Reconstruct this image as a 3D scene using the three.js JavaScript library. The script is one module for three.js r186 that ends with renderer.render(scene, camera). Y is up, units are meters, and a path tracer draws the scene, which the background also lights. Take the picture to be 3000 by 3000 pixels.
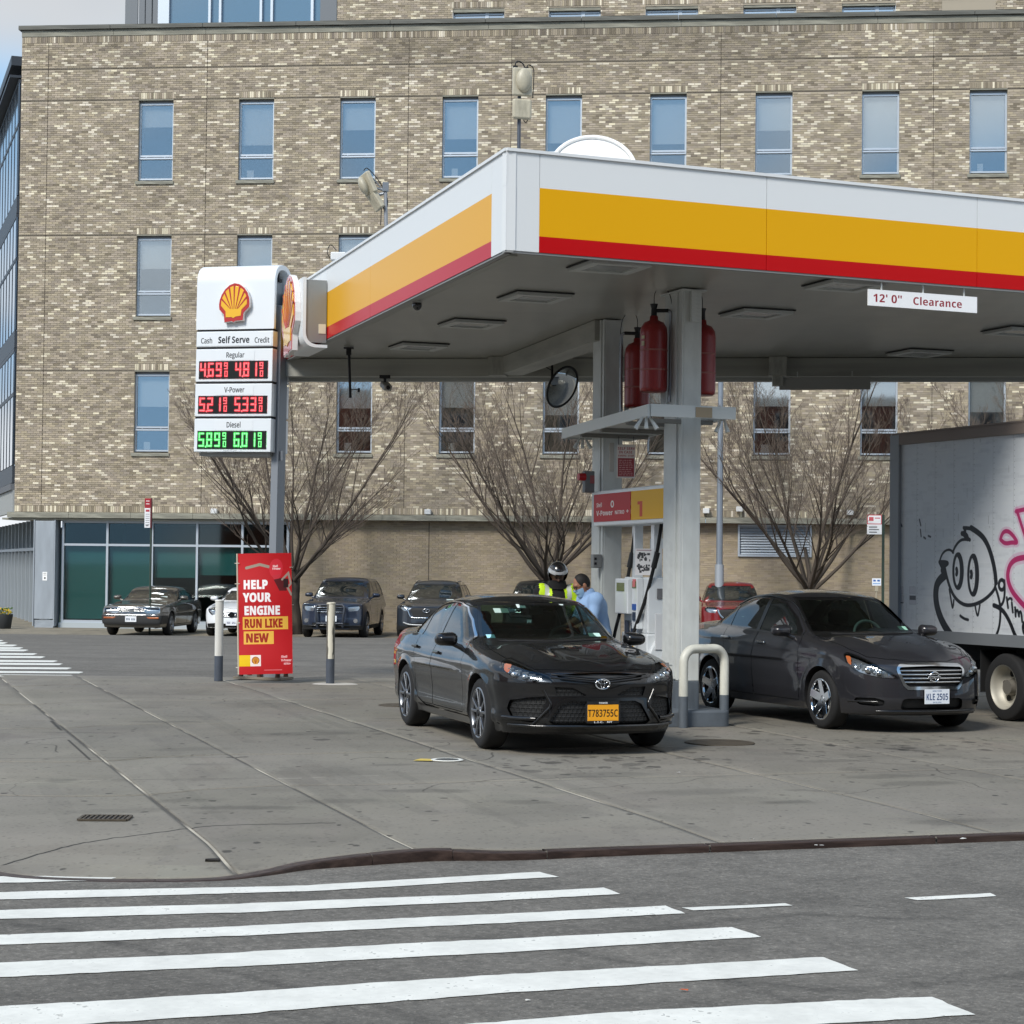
import * as THREE from 'three';
import { mergeGeometries, mergeVertices, toCreasedNormals } from 'three/addons/utils/BufferGeometryUtils.js';
import { RoundedBoxGeometry } from 'three/addons/geometries/RoundedBoxGeometry.js';
import { ConvexGeometry } from 'three/addons/geometries/ConvexGeometry.js';
import { MarchingCubes } from 'three/addons/objects/MarchingCubes.js';

// ---------------------------------------------------------------- camera, sky, sun, exposure
const scene = new THREE.Scene();
const F = 6000, EYE = 1.72;                       // focal length in photo pixels, eye height in metres
const camera = new THREE.PerspectiveCamera(2 * Math.atan(1500 / F) * 180 / Math.PI, 1, 0.1, 6000);
camera.rotation.order = 'YXZ';
camera.position.set(0, EYE, 0);
camera.rotation.set(Math.atan(162 / F), 0, 0.0105);
camera.updateMatrixWorld(true);
scene.add(camera);

const renderer = new THREE.WebGLRenderer({ antialias: true });
renderer.toneMapping = THREE.LinearToneMapping;
renderer.toneMappingExposure = 1.75;
renderer.shadowMap.enabled = true;

// seeded noise
function rng(seed) { let s = seed >>> 0; return () => { s = (s + 0x6D2B79F5) >>> 0; let t = Math.imul(s ^ (s >>> 15), 1 | s); t = (t + Math.imul(t ^ (t >>> 7), 61 | t)) ^ t; return ((t ^ (t >>> 14)) >>> 0) / 4294967296; }; }
const hash3 = (x, y, z) => { let h = Math.imul(x | 0, 374761393) ^ Math.imul(y | 0, 668265263) ^ Math.imul(z | 0, 2147483647 ^ 1274126177); h = Math.imul(h ^ (h >>> 13), 1274126177); return ((h ^ (h >>> 16)) >>> 0) / 4294967296; };
const sm = (t) => t * t * (3 - 2 * t);
const lerp = (a, b, t) => a + (b - a) * t;
const clamp = (x, a, b) => Math.min(b, Math.max(a, x));
const sstep = (a, b, x) => sm(clamp((x - a) / (b - a), 0, 1));
function vnoise(x, y, z = 0, per = 0) {
  let xi = Math.floor(x), yi = Math.floor(y), x1 = xi + 1, y1 = yi + 1; const zi = Math.floor(z), fx = sm(x - xi), fy = sm(y - yi), fz = sm(z - zi);
  if (per) { xi = ((xi % per) + per) % per; yi = ((yi % per) + per) % per; x1 = ((x1 % per) + per) % per; y1 = ((y1 % per) + per) % per; }
  const a = hash3(xi, yi, zi), b = hash3(x1, yi, zi), c = hash3(xi, y1, zi), d = hash3(x1, y1, zi), p = a + (b - a) * fx, q = c + (d - c) * fx, l = p + (q - p) * fy;
  if (!fz) return l; const a2 = hash3(xi, yi, zi + 1), b2 = hash3(x1, yi, zi + 1), c2 = hash3(xi, y1, zi + 1), d2 = hash3(x1, y1, zi + 1), p2 = a2 + (b2 - a2) * fx, q2 = c2 + (d2 - c2) * fx; return l + (p2 + (q2 - p2) * fy - l) * fz;
}
function fbm(x, y, z = 0, oct = 4, per = 0) { let s = 0, a = 0.5, n = 0; for (let i = 0; i < oct; i++) { s += a * vnoise(x, y, z + i * 17, per); n += a; a *= 0.5; x *= 2; y *= 2; per *= 2; } return s / n; }

{ // a bright, broken overcast: white and grey cloud with blue gaps, the same kind of sky all round
  const w = 1024, h = 512, d = new Float32Array(w * h * 4);
  for (let j = 0; j < h; j++) {
    const el = (j + 0.5) / h * Math.PI - Math.PI / 2;
    for (let i = 0; i < w; i++) {
      const az = (i + 0.5) / w * 2 * Math.PI, k = (j * w + i) * 4;
      const e = Math.max(el, 0.0), dx = Math.cos(az) * Math.cos(e), dz = Math.sin(az) * Math.cos(e), dy = Math.sin(e) + 0.22;
      const u = dx / dy * 1.15 + 34.6, v = dz / dy * 1.15 + 15.01;
      const cov = fbm(u, v, 2, 6), shade = fbm(u * 1.7 + 9, v * 1.7 + 4, 5, 5);
      const c = sstep(0.40, 0.60, cov);
      const blue = [lerp(0.25, 0.13, e), lerp(0.40, 0.26, e), lerp(0.56, 0.46, e)];
      const lum = lerp(0.38, 0.66, sstep(0.25, 0.75, shade));
      const cl = [lum * 0.96, lum * 0.995, lum * 1.035];
      for (let q = 0; q < 3; q++) d[k + q] = lerp(blue[q], cl[q], c);
      d[k + 3] = 1;
    }
  }
  const t = new THREE.DataTexture(d, w, h, THREE.RGBAFormat, THREE.FloatType);
  t.mapping = THREE.EquirectangularReflectionMapping; t.minFilter = t.magFilter = THREE.LinearFilter; t.needsUpdate = true;
  scene.background = t; scene.environment = t;
}
const sun = new THREE.DirectionalLight(new THREE.Color(1.0, 0.955, 0.88), 2.2);
sun.position.set(-34, 62, 26); sun.target.position.set(2, 0, -30);
sun.castShadow = true; sun.shadow.radius = 34; sun.shadow.mapSize.set(2048, 2048);
Object.assign(sun.shadow.camera, { left: -50, right: 50, top: 50, bottom: -50, near: 1, far: 200 });
scene.add(sun, sun.target);

// ---------------------------------------------------------------- helpers
const V3 = (x, y, z) => new THREE.Vector3(x, y, z);
const rad = (d) => d * Math.PI / 180;
function ray(px, py) { return V3((px - 1500) / F, (1500 - py) / F, -1).applyQuaternion(camera.quaternion); }
function at(px, py, D) { const r = ray(px, py); return r.multiplyScalar(D / -r.z).add(camera.position); }        // the point that shows at a pixel, D metres away along the view
function onY(px, py, y) { const r = ray(px, py); return r.multiplyScalar((y - EYE) / r.y).add(camera.position); }  // ... on a level surface
function toPx(p) { const q = p.clone().sub(camera.position).applyQuaternion(camera.quaternion.clone().invert()); return [1500 + q.x / -q.z * F, 1500 - q.y / -q.z * F]; }
const used = {};
function numbered(n) { used[n] = (used[n] || 0) + 1; return used[n] === 1 ? n : n + '_' + String(used[n] - 1).padStart(3, '0'); }
function shadowed(o) { o.castShadow = o.receiveShadow = true; return o; }
function mesh(name, geo, mat, parent) { const o = shadowed(new THREE.Mesh(geo, mat)); o.name = parent ? name : numbered(name); (parent || scene).add(o); return o; }
function tag(o, label, category, group) { Object.assign(o.userData, { label, category }); if (group) o.userData.group = group; return o; }
function thing(name, label, category, pos = [0, 0, 0], turn = 0, group) { const o = new THREE.Group(); o.name = numbered(name); o.position.set(...pos); o.rotation.y = turn; scene.add(o); return tag(o, label, category, group); }
function struct(o) { o.userData.kind = 'structure'; return o; }
const rgb = (r, g, b) => new THREE.Color().setRGB(r / 255, g / 255, b / 255, THREE.SRGBColorSpace);
const std = (color, roughness = 0.6, metalness = 0, more = {}) => new THREE.MeshStandardMaterial({ color, roughness, metalness, ...more });
const phys = (color, roughness, more = {}) => new THREE.MeshPhysicalMaterial({ color, roughness, ...more });
function dataTex(n, fn, srgb, repeat = true) {
  const d = new Uint8Array(n * n * 4);
  for (let j = 0; j < n; j++) for (let i = 0; i < n; i++) { const c = fn(i / n, j / n, i, j), k = (j * n + i) * 4; d[k] = clamp(c[0], 0, 1) * 255; d[k + 1] = clamp(c[1], 0, 1) * 255; d[k + 2] = clamp(c[2], 0, 1) * 255; d[k + 3] = 255; }
  const t = new THREE.DataTexture(d, n, n, THREE.RGBAFormat); t.magFilter = t.minFilter = THREE.LinearFilter;
  if (repeat) t.wrapS = t.wrapT = THREE.RepeatWrapping; if (srgb) t.colorSpace = THREE.SRGBColorSpace; t.needsUpdate = true; return t;
}
function canvasTex(w, h, draw) { const c = document.createElement('canvas'); c.width = w; c.height = h; const g = c.getContext('2d'); draw(g, w, h); const t = new THREE.CanvasTexture(c); t.colorSpace = THREE.SRGBColorSpace; t.needsUpdate = true; return t; }
const box = (w, h, d, x = 0, y = 0, z = 0) => new THREE.BoxGeometry(w, h, d).translate(x, y, z);
const rbox = (w, h, d, r, x = 0, y = 0, z = 0, s = 2) => new RoundedBoxGeometry(w, h, d, s, r).translate(x, y, z);
const cyl = (r0, r1, h, x = 0, y = 0, z = 0, s = 20) => new THREE.CylinderGeometry(r0, r1, h, s).translate(x, y, z);   // r0 = top
const merge = (...g) => { g = g.flat().map((q) => { q = q.index ? q.toNonIndexed() : q; for (const k of Object.keys(q.attributes)) if (!['position', 'normal', 'uv'].includes(k)) q.deleteAttribute(k); if (!q.attributes.uv) q.setAttribute('uv', new THREE.BufferAttribute(new Float32Array(q.attributes.position.count * 2), 2)); return q; }); return mergeGeometries(g); };
function tube(pts, r, seg = 24, rs = 8, closed = false) { return new THREE.TubeGeometry(new THREE.CatmullRomCurve3(pts.map((p) => Array.isArray(p) ? V3(...p) : p), closed, 'centripetal'), seg, r, rs, closed); }
function bar(a, b, r, r2 = r, s = 8) { const A = V3(...a), B = V3(...b), L = A.distanceTo(B); const g = new THREE.CylinderGeometry(r2, r, L, s); g.applyQuaternion(new THREE.Quaternion().setFromUnitVectors(V3(0, 1, 0), B.clone().sub(A).normalize())); const m = A.add(B).multiplyScalar(0.5); return g.translate(m.x, m.y, m.z); }
function lathe(pts, s = 32) { return new THREE.LatheGeometry(pts.map((p) => new THREE.Vector2(...p)), s); }
function extrude(shape, depth, bevel = 0, curve = 12) { return new THREE.ExtrudeGeometry(shape, { depth, bevelEnabled: bevel > 0, bevelThickness: bevel, bevelSize: bevel, bevelOffset: -bevel, bevelSegments: 2, curveSegments: curve }); }
const poly = (pts) => new THREE.Shape(pts.map((p) => new THREE.Vector2(...p)));
// a closed flat sheet from a polygon on the ground, heights from a function
function groundPoly(pts, yf, uvScale = 1) {
  const s = new THREE.ShapeGeometry(poly(pts)); const p = s.attributes.position, uv = [];
  for (let i = 0; i < p.count; i++) { const X = p.getX(i), D = p.getY(i); uv.push(X * uvScale, D * uvScale); p.setXYZ(i, X, yf(X, D), -D); }
  s.setAttribute('uv', new THREE.Float32BufferAttribute(uv, 2)); s.computeVertexNormals(); return s;
}

// ---------------------------------------------------------------- ground, roads, forecourt
const roadY = (X, D) => D < 14 ? -0.06 : D < 31 ? lerp(-0.06, -0.008, (D - 14) / 17) : D < 57 ? lerp(-0.008, -0.28, (D - 31) / 26) : D < 57.6 ? lerp(-0.28, -0.35, (D - 57) / 0.6) : -0.35;
function onRoad(px, py) { let y = -0.06, p; for (let i = 0; i < 12; i++) { p = onY(px, py, y); y = roadY(p.x, -p.z); } return [p.x, -p.z]; }
const asphaltTex = dataTex(1024, (u, v, i, j) => {
  const n = hash3(i, j, 3), c = fbm(u * 90, v * 90, 1, 2, 90), b = fbm(u * 8, v * 8, 4, 3, 8), st = fbm(u * 240, v * 240, 9, 1, 240);
  let k = 0.70 + 0.20 * (c - 0.5) + 0.12 * (n - 0.5) + 0.16 * (b - 0.5); if (st > 0.80) k += 0.14; if (st < 0.16) k -= 0.10;
  return [k, k * 0.995, k * 0.985];
}, true);
const asphaltBump = dataTex(512, (u, v, i, j) => { const k = 0.6 * fbm(u * 130, v * 130, 1, 2, 130) + 0.4 * hash3(i, j, 8); return [k, k, k]; }, false);
asphaltTex.repeat.set(0.36, 0.36); asphaltBump.repeat.set(0.9, 0.9);
const asphalt = std(rgb(153, 149, 142), 0.93, 0, { map: asphaltTex, bumpMap: asphaltBump, bumpScale: 0.004, vertexColors: true });
function range(a, b, n) { return Array.from({ length: n + 1 }, (_, i) => lerp(a, b, i / n)); }
function gridSheet(xs, ds, yf, cf) {
  const pos = [], uv = [], col = [], idx = [], W = xs.length;
  for (const D of ds) for (const X of xs) { pos.push(X, yf(X, D), -D); uv.push(X, D); const c = cf(X, D); col.push(c[0], c[1], c[2]); }
  for (let j = 0; j + 1 < ds.length; j++) for (let i = 0; i + 1 < W; i++) { const a = j * W + i; idx.push(a, a + 1, a + W, a + 1, a + W + 1, a + W); }
  const g = new THREE.BufferGeometry(); g.setAttribute('position', new THREE.Float32BufferAttribute(pos, 3)); g.setAttribute('uv', new THREE.Float32BufferAttribute(uv, 2)); g.setAttribute('color', new THREE.Float32BufferAttribute(col, 3)); g.setIndex(idx); g.computeVertexNormals(); return g;
}
const seg = (p, a, b) => { const dx = b[0] - a[0], dy = b[1] - a[1], t = clamp(((p[0] - a[0]) * dx + (p[1] - a[1]) * dy) / (dx * dx + dy * dy), 0, 1); return Math.hypot(p[0] - a[0] - t * dx, p[1] - a[1] - t * dy); };
// dark tar seams and cracks in the street, where the photograph shows them (pixels of the photograph, dropped onto the road)
const seams = [[[0, 2705], [180, 2722], [330, 2762], [520, 2806]], [[630, 2836], [800, 2880], [930, 2905]], [[1260, 2740], [1500, 2755], [1640, 2780], [1820, 2815], [1960, 2832]], [[1080, 2940], [1280, 3000]], [[1870, 2730], [2150, 2695], [2350, 2678], [2620, 2692], [2820, 2690]], [[2130, 2870], [2400, 2900], [2700, 2885], [3000, 2855]], [[2100, 2868], [2350, 2940], [2500, 2985]], [[2090, 2490], [2200, 2500], [2420, 2488]], [[1960, 2562], [2020, 2560]]].map((l) => l.map((q) => onRoad(...q)));
function roadTone(X, D) {
  const n = fbm(X * 0.7 + 40, D * 0.7, 3, 4), f = fbm(X * 3.1, D * 1.2, 7, 3); let k = 0.80 + 0.30 * (n - 0.5) + 0.22 * (f - 0.5);
  if (D < 15) for (const l of seams) for (let i = 0; i + 1 < l.length; i++) { const w = 0.018 + 0.03 * fbm(X * 5, D * 5, 2, 2), q = seg([X, D + 0.05 * (fbm(X * 4, D * 4, 5, 2) - 0.5)], l[i], l[i + 1]); if (q < w * 2) k *= lerp(0.66, 1, clamp(q / (w * 2), 0, 1)); }
  if (D > 31) k *= 1.04;
  return [k, k, k * 0.995];
}
const road = struct(mesh('road', gridSheet([-900, -300, -120, -60, -40, -30, -22, -16, -12, -9, -6, ...range(-4.4, 5, 190), 6, 8, 11, 14, 18, 24, 32, 45, 60, 120, 300, 900], [-400, -100, -30, -10, 0, 4, ...range(6.5, 14, 150), ...range(14.5, 31, 34), ...range(32, 57, 50), 57.6, 60, 70, 90], roadY, roadTone), asphalt));
struct(mesh('ground', new THREE.PlaneGeometry(9000, 9000).rotateX(-Math.PI / 2).translate(0, -0.6, 0), std(rgb(96, 96, 94), 0.95)));

// painted markings
const paintTex = dataTex(512, (u, v, i, j) => { const a = fbm(u * 40, v * 40, 2, 3, 40), b = fbm(u * 9, v * 9, 6, 4, 9); let k = 0.93 + 0.06 * (a - 0.5) + 0.1 * (b - 0.5); if (a > 0.78 && b > 0.55) k = 0.74; if (hash3(i, j, 2) > 0.9985) k = 0.6; return [k, k, k * 0.985]; }, true);
paintTex.repeat.set(0.8, 0.8);
const paint = std(rgb(226, 226, 222), 0.75, 0, { map: paintTex });
const rJ = rng(7);
function marking(name, px, ragged = 0.006) { // four corners in photo pixels
  const c = px.map((q) => onRoad(...q)), pts = [];
  for (let i = 0; i < c.length; i++) { const a = c[i], b = c[(i + 1) % c.length], n = Math.max(1, Math.round(Math.hypot(b[0] - a[0], b[1] - a[1]) / 0.07)); for (let k = 0; k < n; k++) { const t = k / n, j = k ? ragged : 0; pts.push([lerp(a[0], b[0], t) + (rJ() - 0.5) * j * 2, lerp(a[1], b[1], t) + (rJ() - 0.5) * j * 2 + (k ? 0.02 * (vnoise(lerp(a[0], b[0], t) * 1.3, i * 9) - 0.5) : 0)]); } }
  mesh(name, groundPoly(pts, (X, D) => roadY(X, D) + 0.004), paint, road);
}
marking('crosswalk_stripe', [[-300, 2572], [300, 2566], [345, 2567], [322, 2581], [-300, 2596]], 0.014);
marking('crosswalk_stripe', [[-300, 2622], [900, 2596], [1581, 2556], [1638, 2571], [900, 2613], [-300, 2645]]);
marking('crosswalk_stripe', [[-300, 2676], [700, 2650], [1300, 2626], [1768, 2602], [1817, 2621], [1300, 2648], [700, 2676], [-300, 2702]]);
marking('crosswalk_stripe', [[-300, 2752], [700, 2716], [1400, 2682], [1950, 2655], [2007, 2678], [1400, 2709], [700, 2744], [-300, 2781]]);
marking('crosswalk_stripe', [[-300, 2836], [700, 2793], [1400, 2756], [2144, 2718], [2230, 2747], [1400, 2796], [700, 2834], [-300, 2878]]);
marking('crosswalk_stripe', [[-300, 2970], [700, 2910], [1500, 2855], [2412, 2806], [2515, 2845], [1500, 2909], [700, 2974], [-300, 3040]], 0.008);
marking('crosswalk_stripe', [[300, 3080], [1500, 2992], [1935, 2959], [2730, 2923], [2858, 2975], [1900, 3035], [300, 3170]], 0.008);
marking('lane_dash', [[1997, 2661], [2300, 2648], [2322, 2655], [2030, 2669]], 0.004);
marking('lane_dash', [[2649, 2632], [2901, 2618], [2919, 2627], [2688, 2639]], 0.004);
[[11, 1878], [23, 1884.5], [51, 1891.6], [68, 1899.4], [84, 1906], [110, 1917], [133.5, 1926], [169, 1938], [185, 1946.6], [210, 1959], [245, 1970.8], [214, 1980.7]].forEach(([x, y]) => marking('crosswalk_stripe', [[-160, y - 4 - (x + 160) * 0.004], [x - 8, y - 2.6], [x, y - 1.2], [x - 14, y + 2.6], [-160, y + 2.2 - (x + 160) * 0.004]], 0.01));

// the forecourt: concrete slabs between joints that run with the street (a) and across it (b)
const concTex = dataTex(512, (u, v, i, j) => { const a = fbm(u * 60, v * 60, 3, 3, 60), b = fbm(u * 7, v * 9, 6, 5, 7), n = hash3(i, j, 5); const m2 = fbm(u * 20, v * 24, 12, 3, 20); let k = 0.80 + 0.12 * (a - 0.5) + 0.15 * (b - 0.5) + 0.13 * (m2 - 0.5) + 0.06 * (n - 0.5); if (b < 0.36) k -= (0.36 - b) * 0.9; if (m2 < 0.24) k -= 0.05; if (n > 0.9985) k -= 0.25; return [k, k * 0.993, k * 0.975]; }, true);
const concBump = dataTex(512, (u, v, i, j) => { const k = 0.5 * fbm(u * 90, v * 90, 1, 3, 90) + 0.5 * fbm(u * 10, v * 10, 5, 3, 10); return [k, k, k]; }, false);
concTex.repeat.set(0.31, 0.31); concBump.repeat.set(9, 12);

// kerb line, photo pixels of its top edge, from beyond the left of the frame to beyond the right
const kerbPx = [[-420, 2440], [-160, 2505], [0, 2537], [120, 2547], [400, 2553], [650, 2549], [800, 2533], [900, 2519], [1050, 2508], [1273, 2494], [1500, 2492], [1800, 2480], [2400, 2458], [3000, 2436], [4600, 2380]];
const kerbXD = kerbPx.map((q) => { const p = onY(q[0], q[1], 0); return [p.x, -p.z]; });
const kerbLift = [-0.05, -0.052, -0.054, -0.055, -0.055, -0.052, -0.040, -0.022, -0.002, 0.008, -0.006, -0.012, -0.014, -0.014, -0.014];
const kerbCurve = new THREE.CatmullRomCurve3(kerbXD.map((q, i) => V3(q[0], kerbLift[i], -q[1])), false, 'centripetal');
const kerbPts = kerbCurve.getPoints(260);
function kerbD(X) { for (let i = 0; i + 1 < kerbPts.length; i++) if (kerbPts[i].x <= X && kerbPts[i + 1].x >= X) return -lerp(kerbPts[i].z, kerbPts[i + 1].z, (X - kerbPts[i].x) / (kerbPts[i + 1].x - kerbPts[i].x)); return X < kerbPts[0].x ? -kerbPts[0].z : -kerbPts[260].z; }
function kerbY(X) { for (let i = 0; i + 1 < kerbPts.length; i++) if (kerbPts[i].x <= X && kerbPts[i + 1].x >= X) return lerp(kerbPts[i].y, kerbPts[i + 1].y, (X - kerbPts[i].x) / (kerbPts[i + 1].x - kerbPts[i].x)); return -0.05; }
const forecourt = struct(new THREE.Group()); forecourt.name = numbered('forecourt'); scene.add(forecourt);
const E2 = [-Math.sin(rad(17.8)), Math.cos(rad(17.8))];
const foreY = (X, D) => { const t = clamp((D - kerbD(X)) / 1.3, 0, 1); return lerp(kerbY(X), 0, sm(t)) - (D > 30 ? (D - 30) * 0.004 : 0); };
const jointPx = { C: [466, 2354], A: [807, 2280], B: [1343, 2214] };
function aOf(px) { const p = onY(px[0], px[1], 0); return p.x + p.z * E2[0] / E2[1]; }             // X where the joint line through that pixel crosses D = 0
const aLines = [-9, -5.4, -3.2, -1.6].map((q) => aOf(jointPx.C) + q).concat([aOf(jointPx.C), aOf(jointPx.A), aOf(jointPx.B)], [2.1, 4.2, 7.4, 10.6, 14, 18].map((q) => aOf(jointPx.B) + q));
const stains = []; { const r = rng(21); for (let i = 0; i < 46; i++) stains.push([-5 + r() * 13, 13 + r() * 14, 0.12 + r() * 0.5, 0.05 + r() * 0.16, r() * 0.5 - 0.2, 0.10 + r() * 0.25]); }
[[2590, 2275, 0.5, 0.1, .3], [2680, 2295, 0.5, 0.12, .3], [2440, 2230, 0.5, 0.07, .25], [2300, 2350, 0.3, 0.07, .35], [2780, 2405, 0.4, 0.08, .3], [1000, 2345, .4, .1, .25], [560, 2345, .35, .09, .22], [350, 2375, .5, .1, .2], [560, 2195, .5, .12, .2], [900, 2150, .7, .14, .2], [1750, 2270, .6, .16, .22], [2050, 2320, .7, .13, .22], [620, 2380, .2, .05, .2], [690, 2520, .25, .04, .2], [1150, 2240, .3, .06, .25]].forEach(([x, y, rx, ry, k]) => { const p = onY(x, y, 0); stains.push([p.x, -p.z, rx, ry * 2, 0.35, k]); });
const crackPx = [[0, 2512], [130, 2487], [230, 2470], [330, 2455], [430, 2443], [545, 2427], [640, 2419], [880, 2413], [1000, 2410]].map((q) => { const p = onY(q[0], q[1], 0); return [p.x, -p.z]; });
function concTone(X, D, k0) {
  let k = k0 * (0.86 + 0.30 * (fbm(X * 0.5 + 7, D * 0.7 + 3, 11, 4) - 0.5) + 0.16 * (fbm(X * 2.2, D * 2.4, 13, 3) - 0.5));
  for (const s of stains) { const dx = X - s[0], dd = D - s[1], u = (dx * Math.cos(s[4]) + dd * Math.sin(s[4])) / s[2], v = (-dx * Math.sin(s[4]) + dd * Math.cos(s[4])) / s[3], q = u * u + v * v; if (q < 1) k *= 1 - s[5] * sstep(0.15, 0.55, (1 - q) * (0.35 + 0.9 * fbm(X * 7, D * 9, 4, 3))); }
  return [k, k * lerp(0.985, 1.0, vnoise(X, D, 4)), k * lerp(0.955, 1.0, vnoise(X * 0.8, D * 0.8, 9))];
}
// wear on the slabs, drawn once for the whole forecourt: grit, gum, drips, hairline cracks (x: 15 m, D: 20 m)
const WX = -7, WD = 12, WWd = 15, WHt = 20;
const wearTex = canvasTex(2048, 2048, (g, W, H) => {
  const r = rng(404), cx = (X) => (X - WX) / WWd * W, cy = (D) => (1 - (D - WD) / WHt) * H, blob = (x, y, rx, ry, n = 11) => { g.beginPath(); for (let i = 0; i <= n; i++) { const a = i / n * 6.2832, q = 0.6 + 0.6 * hash3(i % n, x * 7, y * 5); const X = x + Math.cos(a) * rx * q, Y = y + Math.sin(a) * ry * q; i ? g.lineTo(X, Y) : g.moveTo(X, Y); } g.closePath(); g.fill(); };
  g.fillStyle = '#cdcac3'; g.fillRect(0, 0, W, H);
  for (let i = 0; i < 900; i++) { g.fillStyle = r() < 0.55 ? 'rgba(70,68,64,' + (0.02 + 0.04 * r()) + ')' : 'rgba(245,240,228,' + (0.02 + 0.05 * r()) + ')'; blob(r() * W, r() * H, 8 + r() * 90, 8 + r() * 90, 17); }
  for (let i = 0; i < 90000; i++) { const k = r(); g.fillStyle = k < 0.6 ? 'rgba(60,58,54,' + (0.06 + 0.16 * r()) + ')' : 'rgba(250,248,240,' + (0.05 + 0.14 * r()) + ')'; g.fillRect(r() * W, r() * H, 1 + r() * 2.5, 1 + r() * 3); }
  for (let i = 0; i < 900; i++) { g.fillStyle = 'rgba(38,36,34,' + (0.25 + 0.4 * r()) + ')'; blob(r() * W, r() * H, 1.5 + r() * 3.5, 1.5 + r() * 3.5, 7); }
  for (let i = 0; i < 60; i++) { g.fillStyle = 'rgba(240,238,230,0.5)'; blob(r() * W, r() * H, 1 + r() * 2.5, 1 + r() * 2.5, 6); }
  for (const [X, D, n] of [[0.4, 18.0, 60], [1.1, 18.6, 50], [4.3, 20.6, 60], [3.5, 19.5, 50], [-1.5, 21, 30], [2.6, 21, 40], [5, 17, 30]]) for (let i = 0; i < n; i++) { g.fillStyle = 'rgba(30,28,27,' + (0.1 + 0.35 * r()) + ')'; const q = 2 + 14 * r() * r(); blob(cx(X + (r() - 0.5) * 1.8), cy(D + (r() - 0.5) * 1.8), q, q, 9); }
  g.lineCap = 'round'; for (let i = 0; i < 26; i++) { let x = cx(-5 + r() * 12), y = cy(13 + r() * 14), a = r() * 6.28; g.strokeStyle = 'rgba(40,38,35,' + (0.3 + 0.35 * r()) + ')'; g.lineWidth = 1 + r() * 1.2; g.beginPath(); g.moveTo(x, y); const n = 10 + r() * 40; for (let k = 0; k < n; k++) { a += (r() - 0.5) * 0.9; x += Math.cos(a) * 7; y += Math.sin(a) * 7; g.lineTo(x, y); } g.stroke(); }
  g.strokeStyle = 'rgba(34,32,30,0.85)'; g.lineWidth = 2.6; g.beginPath(); crackPx.forEach((q, i) => { for (let k = 0; k < 6 && i + 1 < crackPx.length; k++) { const t = k / 6, X = lerp(q[0], crackPx[i + 1][0], t), D = lerp(q[1], crackPx[i + 1][1], t) + 0.04 * (r() - 0.5); i || k ? g.lineTo(cx(X), cy(D)) : g.moveTo(cx(X), cy(D)); } }); g.stroke();
  for (let i = 0; i < 46; i++) { const X = -3 + r() * 10, D = 13 + r() * 12, L = 1 + r() * 4; g.strokeStyle = 'rgba(44,42,40,' + (0.03 + 0.05 * r()) + ')'; g.lineWidth = 10 + r() * 16; g.beginPath(); g.moveTo(cx(X), cy(D)); g.lineTo(cx(X - 0.3 * L), cy(D + L)); g.stroke(); }
  const P = (x, y) => { const p = onY(x, y, 0); return [cx(p.x), cy(-p.z)]; }, pl = (pts, w, c) => { g.strokeStyle = c; g.lineWidth = w; g.beginPath(); pts.forEach((q, i) => { const [x, y] = P(...q); i ? g.lineTo(x, y) : g.moveTo(x, y); }); g.stroke(); };
  pl([[0, 2295], [180, 2290], [326, 2285]], 3.2, 'rgba(236,234,226,0.85)'); pl([[326, 2285], [600, 2281], [807, 2279]], 2, 'rgba(60,58,55,0.5)'); pl([[807, 2280], [880, 2279]], 4, 'rgba(240,238,232,0.9)'); pl([[920, 2277], [952, 2276]], 3.5, 'rgba(236,234,228,0.8)'); pl([[1030, 2273], [1106, 2271]], 3.5, 'rgba(236,234,228,0.8)'); pl([[0, 2223], [260, 2220], [690, 2218]], 2.2, 'rgba(60,58,54,0.45)'); pl([[672, 2219], [720, 2217]], 7, 'rgba(50,46,42,0.6)'); pl([[1395, 2229], [1700, 2216], [2050, 2203]], 3, 'rgba(214,210,196,0.7)'); pl([[150, 2112], [180, 2140]], 4, 'rgba(50,48,46,0.7)'); pl([[200, 2168], [264, 2226]], 3, 'rgba(50,48,46,0.7)'); pl([[795, 2030], [860, 2029]], 5, 'rgba(236,234,228,0.7)');
});
wearTex.wrapS = wearTex.wrapT = THREE.RepeatWrapping;
const concrete = std(rgb(158, 155, 148), 0.86, 0, { map: wearTex, bumpMap: concBump, bumpScale: 0.003, vertexColors: true });
const rS = rng(99);
const bSteps = [0, 3.55, 6.1, 9.6, 13.1, 16.6, 20.1];
const rearD = (X) => 31.6 + X * 0.02;
const xAt = (a, D) => a + E2[0] / E2[1] * D;
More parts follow.
